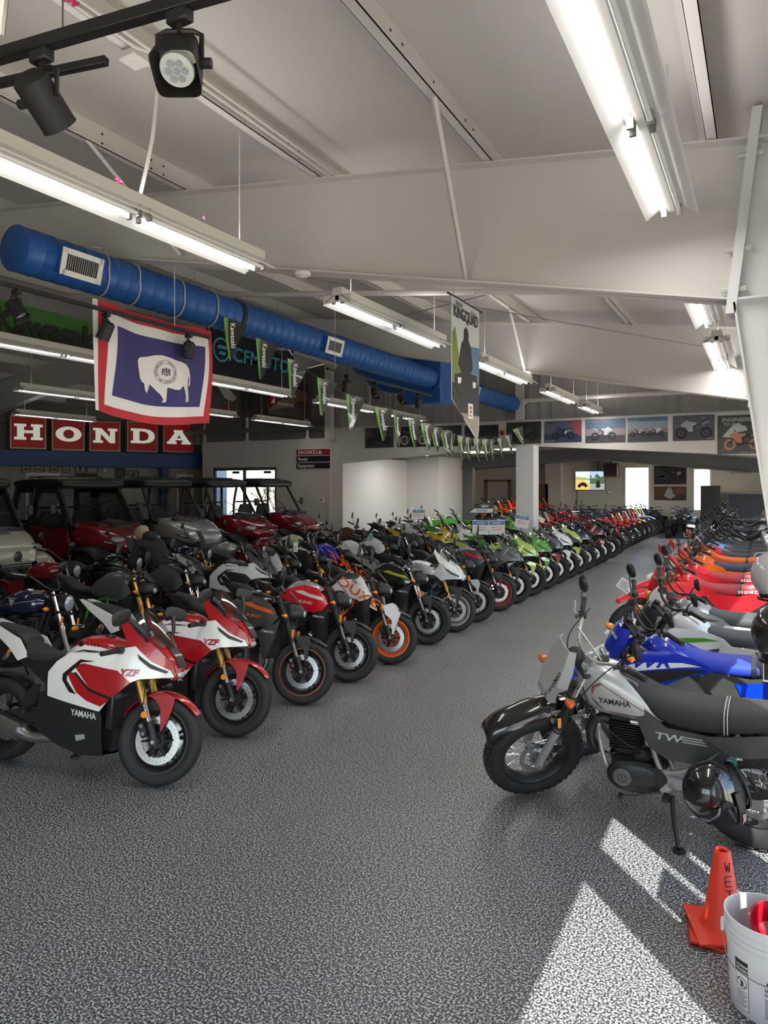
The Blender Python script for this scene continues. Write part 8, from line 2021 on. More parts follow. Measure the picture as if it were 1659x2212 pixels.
# ------------------------------------------------ person bent over behind the bikes
def person(loc, heading):
    t = thing('person', 'person in a dark hoodie and grey cap bending over behind the bikes', 'person', loc, heading)
    J = dict(pelvis=(-0.12, 0, 0.92), waist=(-0.02, 0, 1.05), chest=(0.22, 0, 1.22), neck=(0.36, 0, 1.28), headb=(0.42, 0, 1.30),
             shl=(0.28, 0.19, 1.24), ell=(0.36, 0.26, 0.98), wrl=(0.50, 0.20, 0.80), shr=(0.28, -0.19, 1.24), elr=(0.36, -0.26, 0.98), wrr=(0.50, -0.18, 0.80),
             hl=(-0.12, 0.10, 0.88), knl=(0.02, 0.13, 0.48), anl=(-0.06, 0.13, 0.09), hr=(-0.12, -0.10, 0.88), knr=(0.02, -0.13, 0.48), anr=(-0.06, -0.13, 0.09))
    def skin(name, chain, rad, m, sub=1):
        me = bpy.data.meshes.new(name)
        names = list(dict.fromkeys(q for e in chain for q in e))
        me.from_pydata([J[q] if isinstance(q, str) else q for q in names], [(names.index(a), names.index(b)) for a, b in chain], [])
        o = bpy.data.objects.new(name, me); COL.objects.link(o); o.parent = t
        md = o.modifiers.new('s', 'SKIN'); md.use_smooth_shade = True
        for i, q in enumerate(names):
            r = rad[q]; me.skin_vertices[0].data[i].radius = r if isinstance(r, tuple) else (r, r)
        me.skin_vertices[0].data[0].use_root = True
        o.modifiers.new('d', 'SUBSURF').levels = 2; o.modifiers['d'].render_levels = 2
        me.materials.append(m)
        return o
    cloth = mat('hoodie_navy', (0.014, 0.015, 0.022), 0.85); jean = mat('jeans', (0.02, 0.025, 0.04), 0.85); skinm = mat('skin', (0.42, 0.25, 0.18), 0.5)
    skin('body', [('pelvis', 'waist'), ('waist', 'chest'), ('chest', 'neck'), ('neck', 'headb'), ('chest', 'shl'), ('shl', 'ell'), ('ell', 'wrl'), ('chest', 'shr'), ('shr', 'elr'), ('elr', 'wrr')],
         dict(pelvis=(0.15, 0.13), waist=(0.15, 0.125), chest=(0.17, 0.13), neck=0.062, headb=0.055, shl=0.075, ell=0.052, wrl=0.038, shr=0.075, elr=0.052, wrr=0.038), cloth)
    skin('trousers', [('pelvis', 'hl'), ('hl', 'knl'), ('knl', 'anl'), ('pelvis', 'hr'), ('hr', 'knr'), ('knr', 'anr')], dict(pelvis=(0.15, 0.13), hl=0.10, knl=0.07, anl=0.055, hr=0.10, knr=0.07, anr=0.055), jean)
    hd = link('head', G().loft([(-0.10, 0.05, -0.06, 0.05, 2.2), (-0.07, 0.09, -0.09, 0.072, 2.2), (0.0, 0.11, -0.115, 0.078, 2.3), (0.07, 0.10, -0.12, 0.068, 2.3), (0.095, 0.06, -0.10, 0.045, 2.2)], 24).rot('Y', 50).mv(0.50, 0, 1.36), skinm, t)
    link('nose', G().loft([(0.09, 0.01, -0.03, 0.008, 2), (0.115, -0.01, -0.035, 0.014, 2), (0.12, -0.025, -0.035, 0.008, 2)], 10, 2).rot('Y', 50).mv(0.50, 0, 1.36), skinm, hd)
    for s in (1, -1):
        link('ear', G().loft([(-0.02, 0.03, -0.03, 0.012, 2), (0.015, 0.03, -0.03, 0.008, 2)], 12, 2).mv(0, s * 0.08, -0.01).rot('Y', 50).mv(0.50, 0, 1.36), skinm, hd)
        link('eye', G().cyl(0.010, 0, 0.006, 'X', 10, (0.085, s * 0.03, 0.01)).rot('Y', 50).mv(0.50, 0, 1.36), BLK, hd)
        w = J['wrl'] if s > 0 else J['wrr']
        h = link('hand', G().loft([(0.0, 0.018, -0.018, 0.026, 2.5), (0.05, 0.016, -0.016, 0.042, 2.6), (0.095, 0.012, -0.012, 0.040, 2.6)], 14, 2).rot('Y', 50).mv(*w), skinm, t)
        for q in range(4):
            y = (q - 1.5) * 0.02
            L = (0.055, 0.068, 0.072, 0.06)[q]
            link('finger', G().tube([(0.09, y, 0), (0.09 + L * 0.55, y * 1.1, -0.012), (0.09 + L * 0.8, y * 1.1, -0.045)], [0.009, 0.008, 0.0065], 8, 2).rot('Y', 50).mv(*w), skinm, h)
        link('thumb', G().tube([(0.03, -s * 0.035, 0), (0.06, -s * 0.062, -0.012), (0.088, -s * 0.06, -0.03)], [0.011, 0.010, 0.008], 8, 2).rot('Y', 50).mv(*w), skinm, h)
        a = J['anl'] if s > 0 else J['anr']
        link('boot', G().loft([(-0.09, 0.10, 0.0, 0.04, 3), (0.0, 0.11, 0.0, 0.048, 3), (0.10, 0.07, 0.0, 0.05, 3), (0.19, 0.045, 0.0, 0.035, 2.5)], 18).mv(a[0], a[1], 0), BLKM, t)
    capm = mat('cap_grey', (0.30, 0.29, 0.28), 0.8)
    cp = link('cap', G().loft([(-0.115, 0.07, 0.0, 0.03, 2.3), (-0.09, 0.105, -0.01, 0.075, 2.3), (0.0, 0.135, 0.0, 0.088, 2.4), (0.07, 0.11, 0.035, 0.076, 2.4), (0.10, 0.06, 0.04, 0.04, 2.2)], 24).rot('Y', 50).mv(0.50, 0, 1.36), capm, t)
    link('cap_brim', G().grid([[(0.07 + 0.10 * q, y * (1 - 0.3 * q), 0.045 - 0.03 * q - 1.2 * y * y) for y in (-.07, -.035, 0, .035, .07)] for q in (0, .5, 1)], 2, 0.004).rot('Y', 50).mv(0.50, 0, 1.36), capm, cp)
    link('hood', G().loft([(-0.10, 0.05, -0.03, 0.08, 2.2), (-0.02, 0.09, -0.04, 0.11, 2.3), (0.05, 0.07, -0.05, 0.09, 2.3)], 20).rot('Y', 20).mv(0.30, 0, 1.33), cloth, t)
    return t
# ================================================================ PLACING THE VEHICLES
GRN = mat('gloss_green', (0.07, 0.34, 0.02), 0.22, 0, 1.0); LIME = mat('gloss_lime', (0.42, 0.58, 0.10), 0.22, 0, 1.0)
ORG = mat('ktm_orange', (0.80, 0.13, 0.01), 0.3, 0, 0.8); BLUG = mat('gloss_blue', (0.012, 0.035, 0.50), 0.25, 0, 1.0)
GRY = mat('matte_grey', (0.075, 0.078, 0.085), 0.38, 0.2, 0.4); SIL = mat('gloss_silver', (0.42, 0.43, 0.45), 0.28, 0.5, 0.8)
DRED = mat('candy_red', (0.22, 0.006, 0.012), 0.2, 0.2, 1.0); YEL = mat('gloss_yellow', (0.68, 0.48, 0.01), 0.25, 0, 1.0)
NAVY = mat('dark_blue', (0.008, 0.012, 0.045), 0.15, 0.2, 1.0); CREAM = mat('cream_paint', (0.55, 0.56, 0.36), 0.3, 0, 0.6)
FRED = mat('plastic_red', (0.72, 0.012, 0.022), 0.32, 0, 0.5); FSEAT = mat('red_seat', (0.40, 0.03, 0.045), 0.6, bump=(200, 0.2))
BSEAT = mat('blue_seat', (0.02, 0.05, 0.52), 0.55, bump=(200, 0.25)); NSEAT = mat('navy_seat', (0.03, 0.05, 0.10), 0.6); OSEAT = mat('orange_seat', (0.78, 0.16, 0.03), 0.6); GSEAT = mat('grey_seat', (0.06, 0.065, 0.075), 0.6, bump=(200, 0.2))
SILM = mat('satin_silver', (0.50, 0.51, 0.52), 0.33, 0.35, 0.5); FRS = mat('satin_frame', (0.52, 0.52, 0.50), 0.36, 0.8)
PLST = mat('plastic_white', (0.76, 0.77, 0.78), 0.35, 0, 0.4); LBL = mat('light_blue', (0.22, 0.36, 0.60), 0.35, 0, 0.5); SDK = mat('side_grey', (0.05, 0.052, 0.052), 0.4, 0, 0.3)
BRONZ = mat('brown_leather', (0.14, 0.06, 0.03), 0.6); TEALG = mat('teal_tag', (0.10, 0.42, 0.45), 0.5); SANDP = mat('sand_paint', (0.46, 0.44, 0.36), 0.35, 0.2, 0.6)
DEF.update(tank=BLKG, muffler=BLK, swing=BLK, trellis=BLKM, belly=BLK, tailc=BLK, spring=STEEL, fender2=BLK, frameb=FRS, side=BLK, rfender=BLK, ink=BLKM, silver=SILM, stitch=WHTF, alum=FRS, alug=mat('cover_grey', (0.16, 0.16, 0.165), 0.45, 0.5),
           red=REDG, side2=SDK, useat=SEATM, roof=BLK, door=BLK, bed=BLK, glass2=CLEAR, vent=BLK, barm=FRS, amberd=mat('amber_dark', (0.55, 0.09, 0.01), 0.3, 0, 0.5))
KS, KN, KK, KD, KR, KF = kit_sport(), kit_naked(), kit_naked(True), kit_dirt(True), kit_dirt(False), kit_fat()
KC, KV, KQ, KU, KU2 = kit_cruiser(), kit_scooter(), kit_quad(), kit_utv(True, True), kit_utv(False, False)
R7 = dict(body=WHTG, tank=WHTG, accent=REDG, fender=REDG, deco=REDG, deco2=BLKG, txt=REDG, txt2=WHTF, forku=GOLD, vent=SILM, exhaust=STEEL)
def sp(b, a=None, f=None, **k): return dict(dict(body=b, tank=b, accent=a or b, fender=f or BLK, deco=BLKG, deco2=BLKG), **k)
def nk(t, s=None, lo=None, **k): return dict(dict(tank=t, body=s or t, body2=lo or BLK), **k)
OFF = {id(KS): 0.70, id(KN): 0.70, id(KK): 0.70, id(KD): 0.735, id(KR): 0.735, id(KF): 0.665, id(KC): 0.82, id(KV): 0.64, id(KQ): 0.9}
def row(kit, X, Y, pal, label, heading=8, steer=12, lean=9, name='motorcycle', cat='motorcycle', group=None, z=0.004, skip=()):
    h = radians(heading); o = OFF[id(kit)]
    return kit.put(pal, name, label, cat, (X - o * cos(h), Y - o * sin(h), z), h, lean, steer, group, skip)
LX = -3.9
row(KS, -3.74, 3.60, R7, 'red and white faired sport bike at the front left, nearest of the left row', 9, 13, 8)
row(KS, -3.90, 4.60, R7, 'red and white faired sport bike directly behind the identical nearest one', 9, 13, 8)
row(KN, LX, 5.57, nk(BLKG, GRY, GRY, deco=ORG, txt=ORG, txt2=PLST, rimtape=ORG), 'grey and black naked bike with orange flash and orange rim line', 8, 16)
row(KN, LX, 6.44, nk(SIL, FRED, BLK, deco=PLST, txt=PLST, txt2=PLST), 'naked bike with red shroud and silver tank between the grey one and the orange-wheeled one', 8, 14)
row(KK, -3.85, 7.30, nk(BLK, PLST, BLK, trellis=ORG, rim=ORG, txt=ORG, txt2=BLKM, fender2=PLST, forku=BLK), 'white and orange naked bike with bright orange front wheel', 8, 10)
row(KN, LX, 8.43, nk(BLKG, BLKG, BLK, deco=mat('thin_lime', (0.35, 0.4, 0.02), 0.4), txt2=PLST, forku=CHROME), 'gloss black naked bike with bright chrome forks after the orange-wheeled one', 8, 8)
row(KS, LX, 9.32, sp(SIL, PLST, BLK, deco=BLKG, rim=SIL, forku=GOLD, screen=SCREEN), 'silver-white faired sport bike with silver wheels', 6, 14)
row(KN, LX, 10.15, nk(GRY, BLK, BLK, fender2=SIL, txt=PLST), 'black naked bike with white side lettering and grey fender bracket', 8, 12)
row(KN, LX, 11.2, nk(SIL, GRY, BLK, rim=mat('rim_red', (0.35, 0.02, 0.03), 0.3), deco=FRED), 'grey naked bike with a red-rimmed front wheel', 8, 14)
row(KS, LX, 12.05, sp(GRY, GRY, BLK, deco=BLK), 'dark grey faired sport bike next after the red-rimmed one', 8, 14)
row(KS, LX, 13.0, sp(LIME, LIME, LIME, deco=PLST, txt=BLK), 'pale lime and white faired sport bike with lime fender', 8, 14)
row(KS, LX, 13.95, sp(GRN, GRN, GRN, deco=BLKG, screen=SCREEN), 'bright green faired sport bike, greenest in the left row', 8, 14)
row(KS, LX, 14.8, sp(BLKG, GRY, DRED, deco=FRED), 'black faired sport bike with dark red fender beyond the bright green one', 8, 14)
row(KS, LX, 15.7, sp(PLST, PLST, PLST, deco=GRY), 'white faired sport bike with white fender and grey side', 8, 14)
row(KS, LX, 16.6, sp(BLK, LIME, LIME, deco=LIME), 'black faired sport bike with lime nose and lime fender', 8, 14)
row(KS, LX, 17.5, sp(BLKG, NAVY, BLK), 'black-blue faired sport bike beyond the lime-nosed one', 8, 14)
row(KN, LX, 18.5, nk(BLKG), 'black naked bike well along the left row before the maroon one', 8, 12)
row(KS, LX, 19.4, sp(DRED, BLKG, DRED), 'maroon and black faired sport bike far along the left row', 8, 14)
row(KN, LX, 20.6, nk(BLK, DRED, BLK), 'dark red naked bike just before the tall black one', 8, 12)
row(KN, -3.95, 21.8, nk(BLK, BLK, BLK), 'tall black naked bike just before the red dirt bikes', 8, -6)
for i, (Y, p, lab) in enumerate(((23.4, dict(body=FRED, tank=FRED, fender=FRED, rfender=FRED, side=FRED, plate=FRED, seat=SEATM, guard=FRED), 'red dirt bike with chrome spokes, nearest of the far left dirt bikes'),
    (24.65, dict(body=FRED, tank=FRED, fender=FRED, rfender=FRED, side=FRED, plate=PLST, seat=FSEAT, forku=GOLD, guard=FRED), 'red dirt bike with gold forks, second of the far dirt bikes'),
    (25.9, dict(body=FRED, tank=FRED, fender=FRED, rfender=FRED, side=FRED, plate=PLST, seat=FSEAT, forku=GOLD), 'red dirt bike with gold forks, third of the far dirt bikes'),
    (27.1, dict(body=FRED, tank=FRED, fender=YEL, rfender=FRED, side=YEL, plate=FRED, seat=SEATM, forku=GOLD), 'red and yellow dirt bike among the far dirt bikes'),
    (28.3, dict(body=BLUG, tank=BLUG, fender=BLUG, rfender=BLUG, side=BLUG, plate=PLST, seat=BSEAT, forku=GOLD), 'blue dirt bike with gold forks at the far end of the left row'),
    (29.5, dict(body=PLST, tank=BLUG, fender=PLST, rfender=PLST, side=PLST, plate=PLST, seat=SEATM, forku=GOLD), 'white and blue dirt bike with gold forks at the far end of the left row'),
    (30.6, dict(body=BLK, tank=GRN, fender=BLK, plate=BLK), 'black and green dirt bike, last of the left row'))):
    row(KR if i else KD, -4.08, Y, p, lab, 4, 8)

# second row
X2 = -6.35
row(KC, -6.2, 4.85, dict(body=NAVY, tank=NAVY, bag=BLKM, txt=SIL, hl=BLK, exhaust=BLK), 'dark blue cruiser with a shield badge on the tank behind the nearest sport bike', 10, 10)
row(KN, X2, 6.0, nk(GRY, GRY, BLK, trellis=GRN, forku=GOLD, tank=GRY), 'grey naked bike with bright green frame and gold fork', 8, 12)
row(KN, X2, 6.85, nk(BLK, GRY, BLK, forku=CHROME), 'matte black naked bike with chrome fork in front of the bent person', 8, 12)
row(KS, X2, 8.15, sp(PLST, GRY, BLK, deco=BLK, tank=PLST), 'white and black faired bike behind the grey naked bike with orange flash', 8, 12)
row(KK, X2, 9.0, nk(BLK, PLST, BLK, trellis=ORG, txt=None, forku=BLK), 'black naked bike with orange frame tubes in the second row', 8, 12)
row(KN, X2, 9.8, nk(SIL, BLK, BLK, forku=GOLD, seat=BRONZ), 'silver-tanked naked bike with golden fork in the second row', 8, 12)
row(KN, X2, 10.6, nk(BLUG, BLUG, BLK), 'blue-tanked naked bike in the second row', 8, 12)
row(KN, X2, 11.45, nk(PLST, PLST, BLK), 'white-tanked naked bike beside the blue-tanked one in the second row', 8, 12)
row(KN, X2, 12.3, nk(SIL, PLST, BLK, forku=BLK), 'white and silver naked bike, second of the two pale ones in the second row', 8, 12)
row(KN, X2, 13.2, nk(BLK, BLK, BLK, forku=CHROME), 'black naked bike with a bright fork beyond the two pale ones', 8, 12)
row(KN, X2, 14.1, nk(BLKG, GRY, BLK), 'black and grey naked bike just before the yellow sport bike', 8, 12)
row(KS, X2, 15.1, sp(YEL, YEL, BLK, deco=BLK), 'bright yellow faired sport bike in the second row', 8, 12)
row(KS, X2, 16.05, sp(PLST, PLST, BLK, deco=GRY), 'white faired sport bike right after the yellow one', 8, 12)
row(KS, X2, 17.0, sp(GRN, BLK, BLK), 'green and black faired sport bike after the white one in the second row', 8, 12)
row(KN, X2, 17.95, nk(LIME, LIME, BLK), 'lime-tanked naked bike under the leftmost large price card', 8, 12)
row(KN, X2, 18.9, nk(LIME, BLK, BLK), 'lime and black naked bike under the second large price card', 8, 12)
row(KS, X2, 19.9, sp(GRN, GRN, GRN), 'green faired sport bike under the rightmost price card', 8, 12)
for i, (Y, kit, p, lab) in enumerate(((20.9, KN, nk(BLK), 'black naked bike left of the white column base'), (21.9, KN, nk(NAVY), 'dark blue naked bike in the second row by the white column'), (22.9, KR, dict(body=ORG, tank=ORG, fender=ORG, rfender=ORG, side=PLST, plate=ORG, seat=SEATM), 'orange dirt bike in the second row past the white column'), (24.0, KR, dict(body=PLST, tank=ORG, fender=ORG, rfender=PLST, side=PLST, plate=PLST), 'white and orange dirt bike in the second row past the white column'),
    (25.2, KR, dict(body=FRED, tank=FRED, fender=FRED, rfender=FRED, side=YEL, plate=FRED), 'red and yellow dirt bike in the second row right of the white column'), (26.4, KN, nk(BLK), 'black naked bike in the second row beyond the red and yellow dirt bike'), (27.6, KR, dict(body=FRED, tank=FRED, fender=FRED, rfender=YEL, side=FRED, plate=FRED), 'red dirt bike with yellow tail in the second row beyond the column'), (28.8, KN, nk(BLK, GRY), 'grey-black naked bike near the end of the second row'), (29.8, KN, nk(BLKG, NAVY), 'black and navy naked bike ending the second row'))):
    row(kit, -6.4, Y, p, lab, 8, 12)
# third row
X3 = -8.5
third = [(5.3, KC, dict(body=BLKG, tank=BLKG, shield=SCREEN, txt=None), 'black cruiser with tall dark shield at the far left third row'), (6.75, KC, dict(body=DRED, tank=DRED, shield=None), 'dark red cruiser at the far left with a white hang tag'),
    (7.9, KC, dict(body=BLKG, tank=BLKG, shield=BLKM), 'black cruiser with round dark windshield left of the bent person'), (9.5, KC, dict(body=NAVY, tank=NAVY, shield=BLKM), 'navy cruiser with round windshield right of the bent person'), (10.6, KC, dict(body=BLKG, tank=SIL, shield=None, seat=BRONZ), 'silver-tanked cruiser with brown seat in the third row'),
    (11.8, KC, dict(body=DRED, tank=DRED, txt=SIL), 'red-tanked cruiser with silver badge before the white wall'), (12.8, KC, dict(body=CREAM, tank=CREAM), 'cream-tanked small cruiser beside the red-tanked one'), (13.8, KC, dict(body=BLKG, tank=BLKG), 'black cruiser next to the cream-tanked one in the third row'),
    (14.9, KN, nk(BLK, BRONZ), 'bronze and black retro bike in the third row'), (15.9, KV, dict(body=BLK, hl=BLK), 'black scooter with rear rack before the white wall'), (16.8, KV, dict(body=CREAM), 'pale yellow-green scooter before the white wall'),
    (17.9, KN, nk(PLST, PLST, BLK, forku=CHROME), 'white naked bike beyond the pale scooter'), (19.0, KD, dict(body=PLST, tank=PLST, fender=PLST, plate=PLST), 'white dual-sport bike with the small price card'), (20.1, KR, dict(body=GRN, tank=GRN, fender=GRN, rfender=GRN, side=GRN, plate=GRN), 'green dirt bike, nearest of the green ones at the back'),
    (21.3, KR, dict(body=GRN, tank=BLK, fender=GRN, rfender=GRN, side=BLK, plate=GRN), 'green and black dirt bike, second of the green ones at the back')]
for Y, kit, p, lab in third: row(kit, X3, Y, p, lab, 8, 12)
# dirt bikes up on a low riser at the back
RIS = mat('riser_grey', (0.2, 0.2, 0.2), 0.7)
t = thing('display_riser', 'low dark display platform under the raised dirt bikes at the back', 'platform', (-9.2, 29.0, 0))
link('deck', G().box(-1.9, 1.25, -4.6, 4.2, 0.24, 0.30, 0.01), RIS, t)
for x in (-1.7, 1.1):
    for y in (-4.4, 4.0): link('leg', G().box(x - 0.05, x + 0.05, y - 0.05, y + 0.05, 0, 0.24), RIS, t)
for i, (Y, p, lab) in enumerate(((24.9, dict(body=ORG, tank=ORG, fender=ORG, rfender=ORG, side=PLST, plate=ORG, seat=OSEAT, handg=BLK), 'orange dirt bike on the riser, leftmost seen left of the white column'), (26.0, dict(body=PLST, tank=ORG, fender=ORG, rfender=PLST, side=PLST, plate=ORG), 'white and orange dirt bike on the riser, second from the left'), (27.2, dict(body=ORG, tank=BLK, fender=ORG, rfender=ORG, side=PLST, plate=ORG), 'orange and black dirt bike on the riser just left of the white column'),
    (28.9, dict(body=FRED, tank=FRED, fender=FRED, rfender=FRED, side=FRED, plate=FRED, seat=FSEAT), 'red dirt bike on the riser just right of the white column'), (30.4, dict(body=FRED, tank=FRED, fender=FRED, rfender=FRED, side=PLST, plate=FRED, seat=FSEAT), 'red dirt bike on the riser, middle one right of the column'), (32.2, dict(body=FRED, tank=ORG, fender=FRED, rfender=FRED, side=FRED, plate=ORG), 'red-orange dirt bike on the riser, rightmost below the television'))):
    row(KR, -8.75, Y, p, lab, 8, 8, 4, z=0.314)
# quads at the very back
for i, (X, Y, p, lab) in enumerate(((-7.0, 32.6, dict(body=BLKG), 'black quad at the back below the left far window'), (-5.7, 32.65, dict(body=GRY), 'grey quad at the back below the left far window'), (-4.35, 32.6, dict(body=BLK, fender=BLK), 'dark quad at the back below the posters'), (-3.05, 32.5, dict(body=NAVY), 'dark blue quad in front of the tall black board'), (-2.9, 30.0, dict(body=BLKG), 'black quad nearer the aisle at the back'))):
    KQ.put(p, 'quad_bike', lab, 'quad', (X, Y, 0.0), radians(-90 + (i % 2) * 8), 0, 8, 'quads at the back')

# right-hand row, noses pointing left
RXF = -1.42
row(KF, -1.37, 4.70, dict(tank=SILM, plate=SILM, fender=BLKG, forkl=SIL, side=SDK, side2=SDK, spoke=CHROME), 'silver and black fat-tyred dual-sport bike with square mask, nearest in the right row', 178, 42, 9)
row(KD, -1.22, 5.52, dict(body=BLUG, tank=BLUG, fender=BLUG, plate=BLUG, rfender=BLUG, side=SDK, seat=BSEAT, seat2=mat('seat_slate', (0.06, 0.065, 0.13), 0.6, bump=(200, .2)), deco=PLST, deco2=BLK, deco3=mat('vivid_blue', (0.0, 0.04, 0.75), 0.3, 0, 0.5), txtw=BLUG, txtm=PLST, guard=BLK), 'blue dual-sport bike with blue mask and blue seat, second in the right row', 180, 34, 9)
row(KD, -1.15, 6.45, dict(body=PLST, tank=PLST, fender=PLST, plate=BLK, rfender=PLST, side=PLST, seat=GSEAT, seat2=GSEAT, deco=GRN, txtk=BLKM, guard=BLK), 'white dual-sport bike with grey seat and green flash, third in the right row', 180, 34, 9)
row(KD, -1.2, 7.35, dict(body=SIL, tank=SIL, fender=PLST, plate=PLST, rfender=PLST, side=PLST, seat=GSEAT, seat2=GSEAT, deco=GRY), 'silver-grey dual-sport bike with grey seat, fourth in the right row', 180, 34, 9)
CRF = dict(body=FRED, tank=FRED, fender=FRED, plate=FRED, rfender=FRED, side=FRED, seat=FSEAT, seat2=FRED, guard=FRED, pad=mat('pad_red', (0.5, 0.02, 0.03), 0.6), handg=FRED, txth=PLST, deco=FRED, deco2=FRED, forku=GOLD)
row(KR, RXF, 9.25, CRF, 'bright red dirt bike, nearer of the lettered red pair in the right row', 180, 30, 7)
row(KR, RXF, 10.35, dict(CRF, plate=PLST), 'bright red dirt bike, farther of the lettered red pair in the right row', 180, 30, 7)
row(KR, RXF, 11.7, dict(body=ORG, tank=ORG, fender=PLST, plate=ORG, rfender=ORG, side=ORG, seat=NSEAT, seat2=NSEAT, forku=BLK), 'dirt bike with dark blue seat and orange tail in the right row', 180, 30, 7)
row(KR, RXF, 12.7, dict(body=ORG, tank=ORG, fender=ORG, plate=ORG, rfender=ORG, side=ORG, seat=OSEAT, seat2=OSEAT, handg=ORG), 'dirt bike with bright orange seat in the right row', 180, 30, 7)
row(KD, RXF, 13.6, dict(body=FRED, tank=FRED, fender=BLK, plate=BLK, side=PLST, seat=GSEAT, seat2=GSEAT), 'red and white dual-sport bike with dark seat just beyond the orange-seated one', 180, 30, 7)
row(KD, RXF, 14.5, dict(body=LBL, tank=LBL, fender=LBL, plate=PLST, side=LBL, seat=GSEAT, seat2=GSEAT), 'light blue and black dual-sport bike, nearer of the light blue pair', 180, 30, 7)
row(KD, RXF, 15.4, dict(body=LBL, tank=BLK, fender=BLK, plate=LBL, side=LBL, seat=GSEAT, seat2=GSEAT), 'light blue and black dual-sport bike, farther of the light blue pair', 180, 30, 7)
ords = ['first', 'second', 'third', 'fourth', 'fifth', 'sixth', 'seventh', 'eighth', 'ninth', 'tenth', 'eleventh', 'twelfth', 'thirteenth', 'fourteenth']
cyc = [(KD, dict(body=BLK, tank=BLKG, fender=BLK, plate=BLK, seat=GSEAT, seat2=GSEAT), 'black dual-sport bike'), (KN, nk(BLKG, BLKG), 'gloss black naked bike'), (KC, dict(body=BLKG, tank=BLKG, shield=SCREEN), 'black cruiser'), (KN, nk(GRY, GRY), 'dark grey naked bike'), (KC, dict(body=DRED, tank=BLKG, shield=None), 'black and dark red cruiser')]
for i in range(14):
    kit, p, d = cyc[i % 5]
    row(kit, RXF - 0.02 * i, 16.4 + i * 1.02, p, '%s, %s past the light blue pair in the right row' % (d, ords[i]), 180, 28, 8)
for i in range(4):
    t = thing('hard_case', 'silver and black luggage case behind the seats at the right edge, %s' % ['nearest', 'second', 'third', 'farthest'][i], 'case', (0.36 - 0.03 * i, 13.1 + i * 1.0, 1.0), radians(4), 'luggage cases at the right edge', (radians(-6), 0, radians(4)))
    link('shell', G().loft([(-0.36, 0.06, -0.05, 0.16, 4), (-0.32, 0.16, -0.08, 0.21, 4), (0.0, 0.22, -0.08, 0.23, 4), (0.28, 0.20, -0.08, 0.22, 4), (0.34, 0.12, -0.05, 0.18, 4)], 26), SIL, t)
    for s in (-0.1, 0.1): link('rib', G().box(-0.30, 0.26, s - 0.03, s + 0.03, 0.12, 0.225, 0.02), BLK, t)
    link('foot_rail', G().box(-0.25, 0.25, -0.12, 0.12, -0.13, -0.07, 0.02), BLK, t)

# side-by-sides behind the third row
UY = [(7.1, KU, dict(body=SANDP, body2=GRY, deco=None, door=SANDP, fender=SANDP, glass=SCREEN, spring=BLKM), 'sand-coloured side-by-side at the far left edge'),
      (9.1, KU, dict(body=DRED, body2=BLK, door=DRED, fender=BLK, glass=SCREEN, spring=STEEL), 'dark red enclosed side-by-side with black cab'),
      (11.0, KU, dict(body=SIL, body2=GRY, deco=DRED, door=BLK, fender=BLK, glass2=CLEAR, spring=mat('spring_red', (0.4, 0.02, 0.03), 0.4)), 'silver side-by-side with red hood graphics'),
      (13.0, KU, dict(body=DRED, body2=BLK, door=DRED, fender=BLK, glass=CLEAR), 'dark red open side-by-side with black roof, second from the white wall'),
      (15.0, KU2, dict(body=DRED, body2=BLK, door=BLK, fender=BLK, glass2=None), 'dark red open side-by-side nearest the white wall')]
for i, (Y, kit, p, lab) in enumerate(UY):
    sk = () if i < 2 else ('door_upper', 'door_window', 'rear_window', 'rear_panel')
    o = kit.put(p, 'utility_vehicle', lab, 'vehicle', (-12.22, Y + 0.95, 0), radians(-4), 0, 0, None, sk)
    o.scale = (1.16, 1.12, 1.07) if i == 1 else (1.04, 1.06, 1.07)
    if i == 0: o.location = (-12.3, 7.45, 0)
    if i == 1: o.location = (-12.3, 9.95, 0)
person((-7.5, 7.3, 0.0), radians(165))

# helmets
_hx = Vector((0.25, 0.13, -1)).normalized(); _hz = Vector((-0.88, -0.474, -0.28)); _hz = (_hz - _hx * _hz.dot(_hx)).normalized(); _hy = _hz.cross(_hx)
h = helmet((-0.26, 4.27, 0.415), Matrix((_hx, _hy, _hz)).transposed().to_euler(), BLKG, 'glossy black full-face helmet hung on the silver bike, chin piece down', sticker='SIMPSON', s=1.18)
link('chin_strap', G().tube([(0.02, 0.05, -0.10), (0.0, 0.10, -0.16), (-0.03, 0.02, -0.17)], 0.006, 6, 4), BLKM, h)
for i, (x, y, z, m, lab) in enumerate(((0.085, 4.0, 1.37, mat('helmet_dark', (0.03, 0.028, 0.027), 0.15, 0.3, 1.0), 'dark grey helmet at the right edge on a stand, lower one'), (0.07, 4.80, 1.56, mat('helmet_grey', (0.42, 0.41, 0.43), 0.25, 0, 1.0), 'pale grey helmet at the right edge on a stand, upper one'))):
    helmet((x, y, z), (0, 0, radians(35)), m, lab, s=1.15)
    t = thing('helmet_stand', ['slim post stand under the dark helmet', 'slim post stand under the pale grey helmet'][i], 'stand', (x + 0.08, y, 0))
    link('post', G().tube([(0.12, 0, 0.01), (0.12, 0, z - 0.25), (0.0, 0, z - 0.19), (-0.04, 0, z - 0.16)], 0.012, 8), STEEL, t)
    link('base', G().cyl(0.13, 0, 0.012, 'Z', 20, (0.12, 0, 0)), BLK, t)
    link('cradle', G().cyl(0.07, z - 0.17, z - 0.155, 'Z', 16, (-0.05, 0, 0)), BLK, t)
t = thing('info_card', 'black and white card hanging below the dark helmet at the right edge', 'card', (0.045, 3.99, 1.10))
link('sheet', G().box(-0.06, 0.06, -0.002, 0.0, 0.02, 0.14), PAPER, t)
link('print', G().box(-0.055, -0.03, -0.003, -0.002, 0.03, 0.135), BLKM, t); link('print', G().box(-0.02, 0.0, -0.003, -0.002, 0.06, 0.135), BLKM, t)
